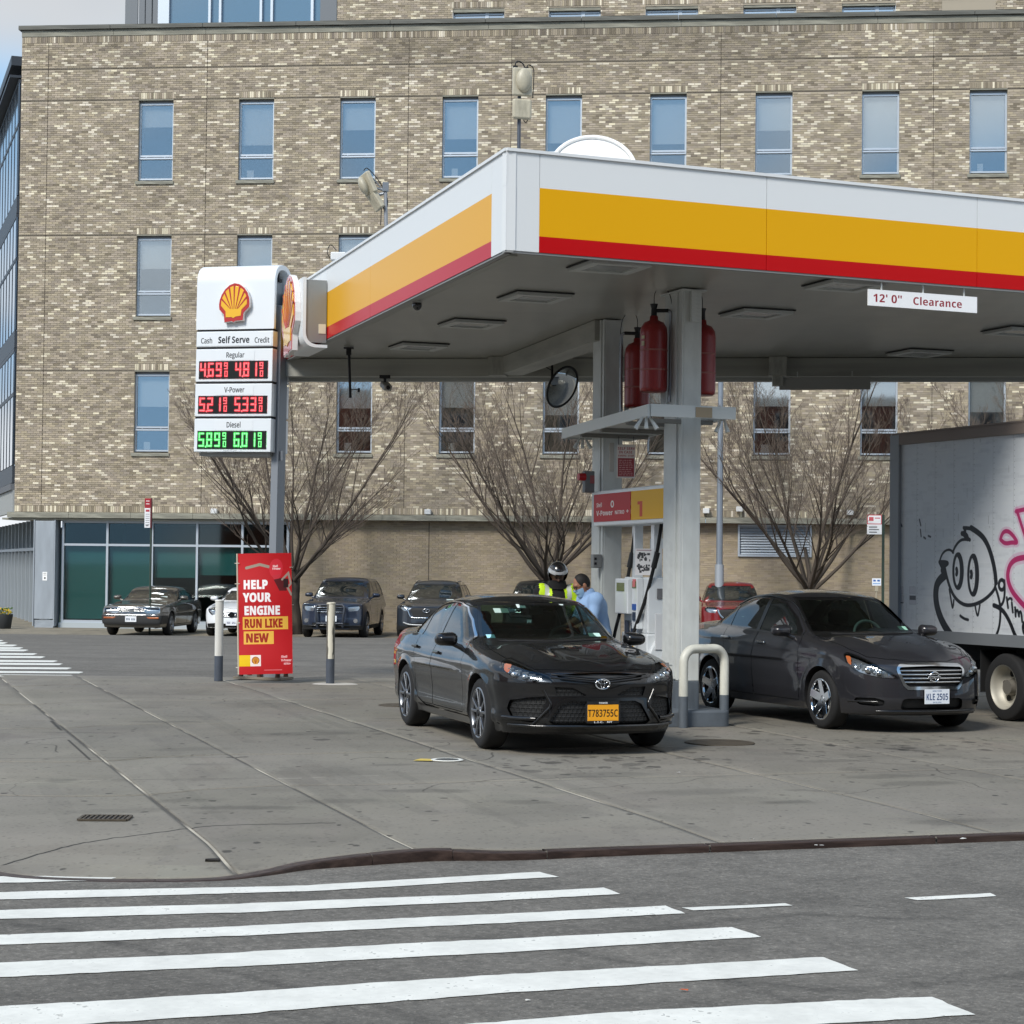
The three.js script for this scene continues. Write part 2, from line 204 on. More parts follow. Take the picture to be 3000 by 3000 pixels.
for (let ai = 0; ai + 1 < aLines.length; ai++) {
  const a0 = aLines[ai] + 0.012, a1 = aLines[ai + 1] - 0.012;
  const Dk = (a) => { let D = 12; for (let i = 0; i < 8; i++) D = kerbD(xAt(a, D)); return D + 0.10; };
  for (let bi = 0; bi < bSteps.length - 1; bi++) {
    const k0 = 0.94 + 0.12 * rS(), n = ai > 1 && ai < 9 && bi < 4 ? 44 : 14, m = n, lift = (rS() - 0.5) * 0.004;
    const lo = (a) => { const d = Dk(a); return d + (bi ? bSteps[bi] + (a - a0) * 0.02 + 0.012 : 0); };
    const hi = (a) => Math.min(Dk(a) + bSteps[bi + 1] + (a - a0) * 0.02 - 0.012, rearD(xAt(a, 31)));
    if (lo(a0) > hi(a0) - 0.3) continue;
    const pos = [], uv = [], col = [], idx = [], W = n + 1;
    for (let j = 0; j <= m; j++) for (let i = 0; i <= n; i++) { const a = lerp(a0, a1, i / n), D = lerp(lo(a), hi(a), j / m), X = xAt(a, D); const e = i === 0 || i === n || j === 0 || j === m ? 0.003 : 0; pos.push(X, foreY(X, D) + lift - e, -D); uv.push((X - WX) / WWd, (D - WD) / WHt); col.push(...concTone(X, D, k0)); }
    for (let j = 0; j < m; j++) for (let i = 0; i < n; i++) { const a = j * W + i; idx.push(a, a + 1, a + W, a + 1, a + W + 1, a + W); }
    const border = []; for (let i = 0; i <= n; i++) border.push(i); for (let j = 1; j <= m; j++) border.push(j * W + n); for (let i = n - 1; i >= 0; i--) border.push(m * W + i); for (let j = m - 1; j > 0; j--) border.push(j * W);
    const b0 = pos.length / 3; for (const q of border) { pos.push(pos[q * 3], pos[q * 3 + 1] - 0.05, pos[q * 3 + 2]); uv.push(uv[q * 2], uv[q * 2 + 1]); col.push(col[q * 3], col[q * 3 + 1], col[q * 3 + 2]); }
    for (let q = 0; q < border.length; q++) { const q2 = (q + 1) % border.length; idx.push(border[q], b0 + q, border[q2], border[q2], b0 + q, b0 + q2); }
    const g = new THREE.BufferGeometry(); g.setAttribute('position', new THREE.Float32BufferAttribute(pos, 3)); g.setAttribute('uv', new THREE.Float32BufferAttribute(uv, 2)); g.setAttribute('color', new THREE.Float32BufferAttribute(col, 3)); g.setIndex(idx); g.computeVertexNormals();
    mesh('slab', g, concrete, forecourt);
  }
}
{ // sand and sealant in the joints, just below the slabs
  const xs = range(-13, 19, 300), ts = range(0, 1, 90), g = gridSheet(xs, ts, () => 0, (X, t) => { const D = lerp(kerbD(X) + 0.14, 31.2, t), k = sstep(0.47, 0.63, fbm(X * 0.8, D * 0.9, 31, 3)); return [lerp(0.16, 1, k), lerp(0.155, 0.97, k), lerp(0.15, 0.9, k)]; }), p = g.attributes.position;
  for (let i = 0; i < p.count; i++) { const X = p.getX(i), D = lerp(kerbD(X) + 0.14, 31.2, -p.getZ(i)); p.setXYZ(i, X, foreY(X, D) - 0.007, -D); } g.computeVertexNormals();
  mesh('joint_filler', g, std(rgb(186, 181, 170), 0.95, 0, { vertexColors: true }), forecourt);
}
{ // the kerb: rusty brown steel nosing in lengths
  const kerb = struct(new THREE.Group()); kerb.name = numbered('kerb'); scene.add(kerb);
  const rustTex = dataTex(256, (u, v, i, j) => { const b = fbm(u * 14, v * 14, 3, 4, 14), k = 0.75 + 0.6 * (b - 0.5) + 0.1 * (hash3(i, j, 1) - 0.5); return [k, k * lerp(0.86, 0.97, b), k * lerp(0.80, 0.95, b)]; }, true);
  const steel = std(rgb(80, 68, 63), 0.5, 0.3, { map: rustTex });
  const prof = [[0.092, -0.012], [0.09, 0.0], [0.012, 0.001], [0.004, -0.003], [0.0, -0.010], [-0.002, -0.06], [-0.002, -0.2]];
  const cuts = [0, 0.30, 0.585, 0.66, 0.74, 0.82, 0.9, 1];
  for (let c = 0; c + 1 < cuts.length; c++) {
    const pos = [], idx = [], uv = [], n = 48, t0 = cuts[c] + (c ? 0.0006 : 0), t1 = cuts[c + 1];
    for (let i = 0; i <= n; i++) { const t = lerp(t0, t1, i / n), p = kerbCurve.getPoint(t), q = kerbCurve.getTangent(t), nx = -(-q.z), nd = q.x; const L = Math.hypot(nx, nd); prof.forEach(([o, y], k) => { pos.push(p.x + nx / L * o, p.y + y + (c === 3 ? -0.006 : 0), p.z - nd / L * o); uv.push(t * 9, k * 0.15); }); }
    const P = prof.length; for (let i = 0; i < n; i++) for (let k = 0; k + 1 < P; k++) { const a = i * P + k; idx.push(a, a + P, a + 1, a + 1, a + P, a + P + 1); }
    const g = new THREE.BufferGeometry(); g.setAttribute('position', new THREE.Float32BufferAttribute(pos, 3)); g.setAttribute('uv', new THREE.Float32BufferAttribute(uv, 2)); g.setIndex(idx); g.computeVertexNormals();
    mesh('kerb_length', g, steel, kerb);
  }
}
// the pavement in front of the brick building
{
  const g = gridSheet([-60, -40, -30, ...range(-22, 24, 92), 40, 60], [57.35, ...range(58, 66, 16), 80], () => -0.335, (X, D) => { const k = 0.9 + 0.3 * (fbm(X * 0.8, D * 0.8, 3, 4) - 0.5); return [k, k * 0.985, k * 0.94]; });
  struct(mesh('pavement', g, std(rgb(168, 160, 145), 0.9, 0, { map: concTex, vertexColors: true })));
}

// ---------------------------------------------------------------- the brick building across the street
const matAlu = std(rgb(196, 204, 212), 0.42, 0.55), matDarkAlu = std(rgb(62, 66, 72), 0.5, 0.4), matDark = std(rgb(24, 25, 28), 0.8);
const glassFac = std(rgb(206, 216, 222), 0.03, 1, { transparent: true, opacity: 0.42 }); // coated glass: part mirror, part clear
const glassShop = phys(rgb(196, 220, 218), 0.03, { transmission: 1, thickness: 0, ior: 1.62 });
const matMortar = std(rgb(166, 156, 139), 0.95), matMortarLow = std(rgb(176, 162, 140), 0.95), matSealant = std(rgb(74, 66, 56), 0.9);
const stoneTex = dataTex(256, (u, v, i, j) => { const b = fbm(u * 5, v * 5, 2, 5, 5), k = 0.84 + 0.5 * (b - 0.5) + 0.06 * (hash3(i, j, 3) - 0.5); return [k, k, k * 0.97]; }, true);
const matStone = std(rgb(172, 170, 160), 0.85, 0, { map: stoneTex }), matCoping = std(rgb(120, 120, 116), 0.7, 0, { map: stoneTex });
const brickTone = { plain: [164, 152, 133], dark: [134, 123, 107], light: [216, 206, 184], low: [160, 146, 125] };
const C0 = at(39, 1514, 65);
const bld = thing('brick_building', 'long taupe and cream brick building with tall aluminium windows and glazed ground floor corner', 'building', [C0.x, -0.335, C0.z], -rad(5.76));
bld.updateMatrixWorld(true);
const bInv = bld.matrixWorld.clone().invert();
function fac(px, py, z = 0) { const o = camera.position.clone().applyMatrix4(bInv), d = ray(px, py).transformDirection(bInv), t = (z - o.z) / d.z; return [o.x + d.x * t, o.y + d.y * t]; }
const COURSE = 4.31 / 64, BL = 0.2032, WX0 = 3.87, WSP = 3.24, WW = 1.13, RX = 34, heads = [8.13, 12.44, 16.75], sillY = (h) => h - 2.58;
const openings = []; for (const h of heads) for (let c = 0; c < 10; c++) openings.push({ x0: WX0 + c * WSP, x1: WX0 + c * WSP + WW, y0: sillY(h), y1: h, c, h });
function wallWithHoles(x0, x1, y0, y1, holes, z) { const s = poly([[x0, y0], [x1, y0], [x1, y1], [x0, y1]]); for (const o of holes) s.holes.push(new THREE.Path([[o.x0, o.y0], [o.x0, o.y1], [o.x1, o.y1], [o.x1, o.y0]].map((q) => new THREE.Vector2(...q)))); return new THREE.ShapeGeometry(s).translate(0, 0, z); }
mesh('wall', wallWithHoles(0.02, RX, 3.6, 18.84, openings, -0.012), matMortar, bld);
const vJoints = [0.9, 6.07, 12.52, 15.75, 22.24, 28.7], hJoints = [17.76, ...heads];
{
  const j = []; for (const x of vJoints) j.push(box(0.026, 15.2, 0.006, x, 11.2, -0.006)); for (const y of hJoints) j.push(...splitX(0.02, RX, y > 17 ? [] : openings.filter((o) => o.h === y)).map(([a, b]) => box(b - a, 0.022, 0.006, (a + b) / 2, y + 0.012, -0.0055)));
  mesh('expansion_joint', merge(j), matSealant, bld);
}
function splitX(a, b, holes) { const out = []; let x = a; for (const h of holes) { if (h.x0 > x) out.push([x, Math.min(h.x0, b)]); x = Math.max(x, h.x1); } if (x < b) out.push([x, b]); return out; }
// bricks: laid course by course, cut at openings and joints
const bricks = [], rB = rng(5);
function lightness(course, i) { // loose diagonal drifts of pale and dark bricks
  const s = course * 0.5 + i, d = course * 0.5 - i;
  const n = 0.5 * vnoise(s * 0.22 + 40, d * 0.16 + 9, 3) + 0.5 * vnoise(i * 0.35 + 70, course * 0.11, 8), r = hash3(i, course, 77);
  if (r < 0.07 + 0.42 * Math.max(0, n - 0.38)) return 'light'; const q = hash3(i + 999, course, 55);
  return q < 0.05 + 0.34 * Math.max(0, 0.62 - n) ? 'dark' : 'plain';
}
const tone = (kind, r) => { const t = brickTone[kind], k = 1 + (r - 0.5) * (kind === 'plain' ? 0.22 : 0.14); return rgb(clamp(t[0] * k, 0, 255), clamp(t[1] * k, 0, 255), clamp(t[2] * k * (1 + (hash3(r * 1e6, 3, 1) - 0.5) * 0.06), 0, 255)); };
function layBricks(x0, x1, y0, y1, holes, vj, out, kindOf, z = 0) {
  const n = Math.round((y1 - y0) / COURSE);
  for (let c = 0; c < n; c++) {
    const yc = y0 + (c + 0.5) * COURSE; let spans = [[x0, x1]];
    for (const o of holes) if (yc > o.y0 && yc < o.y1) spans = spans.flatMap(([a, b]) => o.x1 <= a || o.x0 >= b ? [[a, b]] : [[a, o.x0], [o.x1, b]].filter(([p, q]) => q - p > 0.03));
    for (const x of vj) spans = spans.flatMap(([a, b]) => x > a && x < b ? [[a, x - 0.008], [x + 0.008, b]] : [[a, b]]);
    for (const [a, b] of spans) for (let i = Math.floor(a / BL) - 1; i * BL + (c % 2) * BL / 2 < b; i++) { const l = Math.max(a, i * BL + (c % 2) * BL / 2 + 0.005), r = Math.min(b, (i + 1) * BL + (c % 2) * BL / 2 - 0.005); if (r - l > 0.03) out.push([(l + r) / 2, yc, z, r - l, COURSE - 0.011, kindOf(Math.round(yc / COURSE), i), hash3(i, c, 31)]); }
  }
}
const SOLD = 0.2;
const skip = openings.map((o) => ({ x0: o.x0 - 0.0, x1: o.x1 + 0.0, y0: o.y0, y1: o.h + SOLD + 0.02 })).concat(hJoints.map((y) => ({ x0: 0, x1: RX, y0: y - 0.0, y1: y + 0.03 })));
layBricks(0.03, RX, 3.86, 18.6, skip, vJoints, bricks, lightness);
const lowBricks = []; const lowX0 = 8.95;
layBricks(lowX0, RX, 0.02, 3.46, [{ x0: 22.86, x1: 25.12, y0: 2.46, y1: 3.44 }], [13.31, 21.35], lowBricks, () => 'low', -0.1);
const soldiers = []; // upright bricks: over windows, at the foot and the head of the wall
for (const o of openings) for (let x = o.x0 - 0.0; x < o.x1 - 0.02; x += 0.0677) soldiers.push([x + 0.034, o.h + 0.03 + SOLD / 2, 0.001, 0.0577, SOLD - 0.012, 'sold', hash3(x * 100, o.h * 10, 3), o]);
for (let x = 0.04; x < RX; x += 0.0677) { soldiers.push([x + 0.034, 3.66 + SOLD / 2, 0.001, 0.0577, SOLD - 0.012, 'sold', hash3(x * 100, 1, 3), { c: x < 5.8 ? 'foot' : 99 }]); soldiers.push([x + 0.034, 18.71, 0.002, 0.0577, SOLD - 0.012, 'top', hash3(x * 100, 2, 3), { c: 99 }]); }
// rain stains below the coping and the sills, grime patches
function weather(x, y) { let k = 1 + 0.10 * (fbm(x * 0.22 + 5, y * 0.3, 3, 3) - 0.5); if (y > 16.9 && y < 19) k *= 1 - 0.30 * sstep(16.9, 18.4, y) * sstep(0.42, 0.58, fbm(x * 0.33 + 2, y * 0.55, 6, 4) + (x > 9 ? 0.06 : -0.05)); for (const o of openings) if (x > o.x0 - 0.12 && x < o.x1 + 0.12 && y < o.y0 && y > o.y0 - 1.5) k *= 1 - 0.16 * sstep(0.5, 0.62, fbm(x * 7, y * 0.5, 8, 2)) * (1 - (o.y0 - y) / 1.6); return k; }
const brickGeo = box(1, 1, 1), brickMat = std(new THREE.Color(1, 1, 1), 0.9);
function instBricks(name, list, parent) { const im = shadowed(new THREE.InstancedMesh(brickGeo, brickMat, list.length)), m = new THREE.Matrix4(); im.name = name; im.userData.kind = 'stuff'; list.forEach((b, i) => { m.makeScale(b[3], b[4], 0.024).setPosition(b[0], b[1], b[2] - 0.012 + (b[6] - 0.5) * 0.002); im.setMatrixAt(i, m); im.setColorAt(i, (b[8] || tone(b[5], b[6])).clone().multiplyScalar(weather(b[0], b[1]))); }); parent.add(im); return im; }
const soldKind = (b) => b[6] < 0.24 ? 'light' : b[6] > 0.80 ? 'dark' : 'plain', topKind = (b) => b[6] < 0.10 ? 'light' : b[6] > 0.72 ? 'dark' : 'plain';
for (const b of soldiers) b[8] = tone(b[5] === 'sold' ? soldKind(b) : topKind(b), hash3(b[0] * 999, 4, 4));
const single = soldiers.filter((b) => (b[7].c === 'foot') || (b[7].h > 16 && b[7].c < 9) || (b[7].h > 12 && b[7].h < 16 && b[7].c < 2) || (b[7].h < 9 && b[7].c === 0));
const sGeo = box(0.0577, SOLD - 0.012, 0.024), sMat = { light: [0, 1].map((k) => std(tone('light', k * 0.8 + 0.1), 0.9)), dark: [0, 1].map((k) => std(tone('dark', k * 0.8 + 0.1), 0.9)), plain: [0, 1, 2].map((k) => std(tone('plain', k * 0.45 + 0.05), 0.9)) };
for (const b of single.slice(0, 300)) { const k = soldKind(b), o = mesh('brick', sGeo, sMat[k][Math.floor(b[6] * 1000) % sMat[k].length], bld); o.position.set(b[0], b[1], b[2] - 0.012); }
const inSingle = new Set(single.slice(0, 300));
instBricks('brick_courses', bricks.concat(soldiers.filter((b) => !inSingle.has(b))), bld);
mesh('lower_wall', wallWithHoles(lowX0, RX, 0, 3.48, [{ x0: 22.9, x1: 25.08, y0: 2.5, y1: 3.4 }], -0.112), matMortarLow, bld);
instBricks('lower_brick_courses', lowBricks, bld);
mesh('expansion_joint', merge(box(0.025, 3.4, 0.01, 13.31, 1.72, -0.104), box(0.03, 3.4, 0.01, 21.35, 1.72, -0.104)), matSealant, bld);
// coping, stone band, ledge
const copeTop = mesh('coping', merge([0, 1, 2, 3, 4, 5, 6, 7, 8, 9, 10, 11].map((k) => box(2.985, 0.13, 0.5, k * 3 + 1.42, 19.1, -0.16))), matCoping, bld);
mesh('stone_band', merge([0, 1, 2, 3, 4, 5, 6, 7, 8, 9, 10, 11].map((k) => box(2.99, 0.2, 0.08, k * 3 + 1.51, 18.925, -0.03))), matStone, bld);
mesh('coping_bed', box(RX, 0.03, 0.3, RX / 2, 19.035, -0.19), matStone, bld);
mesh('ledge', merge(range(0, 17, 17).map((k) => box(1.99, 0.17, 0.55, k * 2 + 0.98 - 0.1, 3.555, -0.02))), matStone, bld);
mesh('ledge_soffit', box(9.2, 0.06, 1.6, 4.3, 3.43, -0.62), matStone, bld);
// windows
const blindDown = { 16.75: [0.42, 0.80, 0.52, 0.72, 0.82, 0.86, 0.62, 0.99, 1, 0.7], 12.44: [0.55, 0.7, 0.55, 0.6, 0.5, 0.6, 0.6, 0.6, 0.6, 0.6], 8.13: [0.60, 0.6, 0.62, 0.60, 0.74, 0.5, 0.56, 0.55, 0.66, 0.6] };
const fr = 0.055, FH = 2.58, TR = 0.76; // frame bar, opening height, transom height above the sill
const frameGeo = merge(box(fr, FH - 0.12, 0.09, fr / 2, FH / 2 - 0.03, -0.17), box(fr, FH - 0.12, 0.09, WW - fr / 2, FH / 2 - 0.03, -0.17), box(WW, fr, 0.09, WW / 2, FH - 0.09 - fr / 2, -0.171), box(WW, 0.05, 0.1, WW / 2, 0.07, -0.165), box(WW, 0.055, 0.10, WW / 2, TR + 0.05, -0.166), box(WW - 0.02, 0.05, 0.13, WW / 2, TR - 0.03, -0.155), box(0.03, 0.02, 0.02, 0.25, TR + 0.005, -0.09), box(0.03, 0.02, 0.02, 0.85, TR + 0.005, -0.09));
const frameGeo2 = frameGeo;
const paneUp = box(WW - 2 * fr, FH - 0.12 - TR - 0.12, 0.006, WW / 2, (TR + 0.078 + FH - 0.09 - fr) / 2, -0.18), paneLo = box(WW - 2 * fr, TR - 0.15, 0.006, WW / 2, (TR - 0.055 + 0.095) / 2, -0.175);
const sillGeo = merge(box(WW + 0.1, 0.1, 0.32, WW / 2 - 0.02, -0.06, -0.11));
const revealMat = std(rgb(160, 149, 131), 0.9), headMat = matStone;
const revealGeo = merge(box(0.03, FH, 0.26, -0.0155, FH / 2, -0.14), box(0.03, FH, 0.26, WW + 0.0155, FH / 2, -0.14)), headGeo = box(WW, 0.03, 0.26, WW / 2, FH + 0.005, -0.14);
const roomGeo = merge(box(WW + 1.2, 0.05, 2.2, WW / 2, -0.5, -1.4), box(WW + 1.2, 0.05, 2.2, WW / 2, FH + 0.3, -1.4), box(0.05, FH + 0.8, 2.2, -0.6, FH / 2 - 0.1, -1.4), box(0.05, FH + 0.8, 2.2, WW + 0.6, FH / 2 - 0.1, -1.4), box(WW + 1.2, FH + 0.8, 0.05, WW / 2, FH / 2 - 0.1, -2.5));
const roomMat = std(rgb(108, 112, 118), 0.9), blindMat = std(rgb(214, 218, 216), 0.9), cardMat = std(rgb(215, 215, 210), 0.8);
const panelHead = new THREE.MeshStandardMaterial({ color: rgb(150, 155, 160), roughness: 0.5 });
for (const o of openings) {
  const w = mesh('window', frameGeo2, matAlu, bld); w.position.set(o.x0, o.y0, 0);
  mesh('pane', paneUp, glassFac, w); mesh('pane', paneLo, glassFac, w);
  mesh('sill', sillGeo, matStone, w); mesh('reveal', revealGeo, revealMat, w); mesh('lintel', headGeo, headMat, w); mesh('head_panel', box(WW, 0.1, 0.05, WW / 2, FH - 0.045, -0.2), panelHead, w);
  mesh('room', roomGeo, roomMat, w);
  const up = FH - 0.12 - TR - 0.1, bl = up * blindDown[o.h][o.c]; mesh('blind', box(WW - 0.1, bl, 0.01, WW / 2, FH - 0.15 - bl / 2, -0.27), blindMat, w);
  if (hash3(o.c, o.h * 10, 9) > 0.35) mesh('card', box(0.16 + 0.1 * hash3(o.c, 3, 2), 0.24, 0.02, 0.28 + 0.12 * hash3(o.c, o.h, 4), 0.24, -0.3), cardMat, w);
}
// ground floor: column, shop windows
const claddingTex = dataTex(256, (u, v, i, j) => { const b = fbm(u * 4, v * 4, 9, 4, 4), k = 0.92 + 0.14 * (b - 0.5); return [k, k, k]; }, true);
const matClad = std(rgb(172, 180, 188), 0.5, 0.25, { map: claddingTex });
mesh('corner_column', merge(rbox(0.62, 3.1, 0.5, 0.01, 1.1, 1.82, -0.05), box(0.035, 3.35, 0.54, 0.765, 1.72, -0.05), box(0.035, 3.35, 0.54, 1.435, 1.72, -0.05), box(0.62, 0.24, 0.46, 1.1, 0.12, -0.06)), matClad, bld);
mesh('notice', box(0.15, 0.27, 0.006, 1.13, 1.62, 0.205), std(new THREE.Color(1, 1, 1), 0.7, 0, { map: canvasTex(64, 110, (g, w, h) => { g.fillStyle = '#f4f4f2'; g.fillRect(0, 0, w, h); g.fillStyle = '#555'; g.fillRect(10, 14, 44, 5); g.fillRect(14, 26, 36, 4); g.fillRect(22, 66, 22, 26); g.fillStyle = '#999'; g.fillRect(12, 40, 40, 3); g.fillRect(12, 48, 40, 3); }) }), bld);
const mull = [1.6, 3.04, 4.49, 5.94, 7.39, 8.84];
const shop = mesh('shop_window', merge(mull.map((x) => box(0.07, 3.2, 0.12, x, 1.8, -0.16)), box(7.3, 0.07, 0.121, 5.22, 2.63, -0.16), box(7.3, 0.08, 0.121, 5.22, 3.36, -0.16), box(7.3, 0.09, 0.14, 5.22, 0.2, -0.16)), matAlu, bld);
for (let i = 0; i + 1 < mull.length; i++) { mesh('pane', box(mull[i + 1] - mull[i] - 0.07, 2.36, 0.008, (mull[i] + mull[i + 1]) / 2, 1.42, -0.17), glassShop, shop); mesh('pane', box(mull[i + 1] - mull[i] - 0.07, 0.64, 0.008, (mull[i] + mull[i + 1]) / 2, 2.99, -0.17), glassShop, shop); }
mesh('stall_riser', box(7.4, 0.16, 0.2, 5.2, 0.08, -0.16), std(rgb(176, 184, 188), 0.6, 0.2), shop);
mesh('room', merge(box(7.4, 0.05, 6, 5.2, 0.02, -3.4), box(7.4, 0.05, 6, 5.2, 3.4, -3.4), box(7.4, 3.4, 0.05, 5.2, 1.7, -6.3), box(0.05, 3.4, 6, 1.55, 1.7, -3.4), box(0.05, 3.4, 6, 8.9, 1.7, -3.4)), std(rgb(60, 66, 68), 0.9), shop);
for (const [i, d] of [[0, 1], [1, 1], [2, 0.42], [3, 0.38], [4, 0.4]]) mesh('shade', box(mull[i + 1] - mull[i] - 0.1, 2.3 * d, 0.01, (mull[i] + mull[i + 1]) / 2, 2.58 - 1.15 * d, -0.3), std(rgb(98, 134, 134), 0.85), shop);
// louvre
const louvre = mesh('louvre', merge(box(2.2, 0.06, 0.08, 23.99, 3.41, -0.08), box(2.2, 0.06, 0.08, 23.99, 2.49, -0.08), box(0.06, 0.98, 0.079, 22.9, 2.95, -0.08), box(0.06, 0.98, 0.079, 25.08, 2.95, -0.08)), matAlu, bld);
mesh('backing', box(2.2, 0.95, 0.02, 23.99, 2.95, -0.5), std(rgb(120, 122, 124), 0.8), louvre);
const slatGeo = box(2.1, 0.075, 0.012).rotateX(rad(-38)); for (let i = 0; i < 11; i++) { const s = mesh('slat', slatGeo, matAlu, louvre); s.position.set(23.99, 2.56 + i * 0.08, -0.12); }
// wall lights and small fittings above the ledge
const matFit = std(rgb(214, 216, 216), 0.5);
for (const [px, py] of [[2069, 1497], [2490, 1502], [1395 * 1.5528, 1492], [1255, 1500], [630, 1498]]) { const [x, y] = fac(px, py); mesh('wall_light', merge(rbox(0.2, 0.16, 0.16, 0.02, x, y, 0.12), box(0.1, 0.1, 0.1, x, y, 0.03)), matFit, bld); }
// the glazed side of the building along the side street
{
  const dir = [-Math.sin(rad(18.2)), Math.cos(rad(18.2))]; // (X, D)
  const g = new THREE.Group(); g.name = 'side_front'; bld.add(g); g.rotation.y = rad(5.76) + Math.atan2(dir[1], dir[0]) + Math.PI; // local -x runs away from the corner
  const L = 30; const glassSide = phys(rgb(104, 122, 140), 0.06, { metalness: 0.7 });
  mesh('roof_edge', merge(box(L, 0.3, 0.5, -L / 2, 18.05, 0.05), box(L, 0.08, 0.56, -L / 2, 17.55, 0.06)), matDarkAlu, g);
  const glassRows = [], bars = [], dark = [];
  for (const h of [17.4, 13.1, 8.8]) { glassRows.push(box(L, 3.6, 0.02, -L / 2, h - 1.85, 0.04)); dark.push(box(L, 0.55, 0.12, -L / 2, h - 3.95, 0.0), box(L, 0.12, 0.17, -L / 2, h - 1.4, -0.02), box(L, 0.12, 0.17, -L / 2, h, -0.02)); for (let x = 0; x < L; x += 1.25) bars.push(box(0.14, 3.6, 0.16, -x - 0.1, h - 1.85, -0.018)); }
  mesh('glazing', merge(glassRows), glassSide, g); mesh('mullions', merge(bars), matDarkAlu, g); mesh('spandrels', merge(dark), matDarkAlu, g);
  mesh('soffit', box(L, 0.2, 3, -L / 2, 4.45, -1.4), std(rgb(96, 98, 102), 0.7), g); mesh('fascia', box(L, 0.75, 0.1, -L / 2, 4.0, -0.02), std(rgb(150, 152, 150), 0.6), g);
  mesh('back_wall', box(L, 14, 0.1, -L / 2, 11, -2.5), std(rgb(70, 74, 80), 0.8), g);
  const b2 = []; for (let x = 0.8; x < L; x += 1.6) b2.push(box(0.14, 3.5, 0.16, -x, 1.75, -1.1)); mesh('entrance_posts', merge(b2, box(L, 0.1, 0.16, -L / 2, 2.5, -1.1)), matClad, g);
  mesh('entrance_glazing', box(L, 3.4, 0.02, -L / 2, 1.75, -1.2), glassShop, g); mesh('entrance_wall', box(L, 3.5, 0.1, -L / 2, 1.75, -3.5), std(rgb(62, 64, 66), 0.8), g);
}
mesh('roof', poly3([[0, 19.0, -0.3], [RX, 19.0, -0.3], [RX, 19.0, -12], [-2, 19.0, -12]]), matCoping, bld);
function poly3(p) { const g = new THREE.BufferGeometry(); const pos = []; for (let i = 1; i + 1 < p.length; i++) pos.push(...p[0], ...p[i], ...p[i + 1]); g.setAttribute('position', new THREE.Float32BufferAttribute(pos, 3)); g.setAttribute('uv', new THREE.Float32BufferAttribute(new Float32Array(pos.length / 3 * 2), 2)); g.computeVertexNormals(); return g; }
mesh('end_wall', box(RX, 3.4, 0.1, RX / 2, 1.7, -7), matDark, bld);
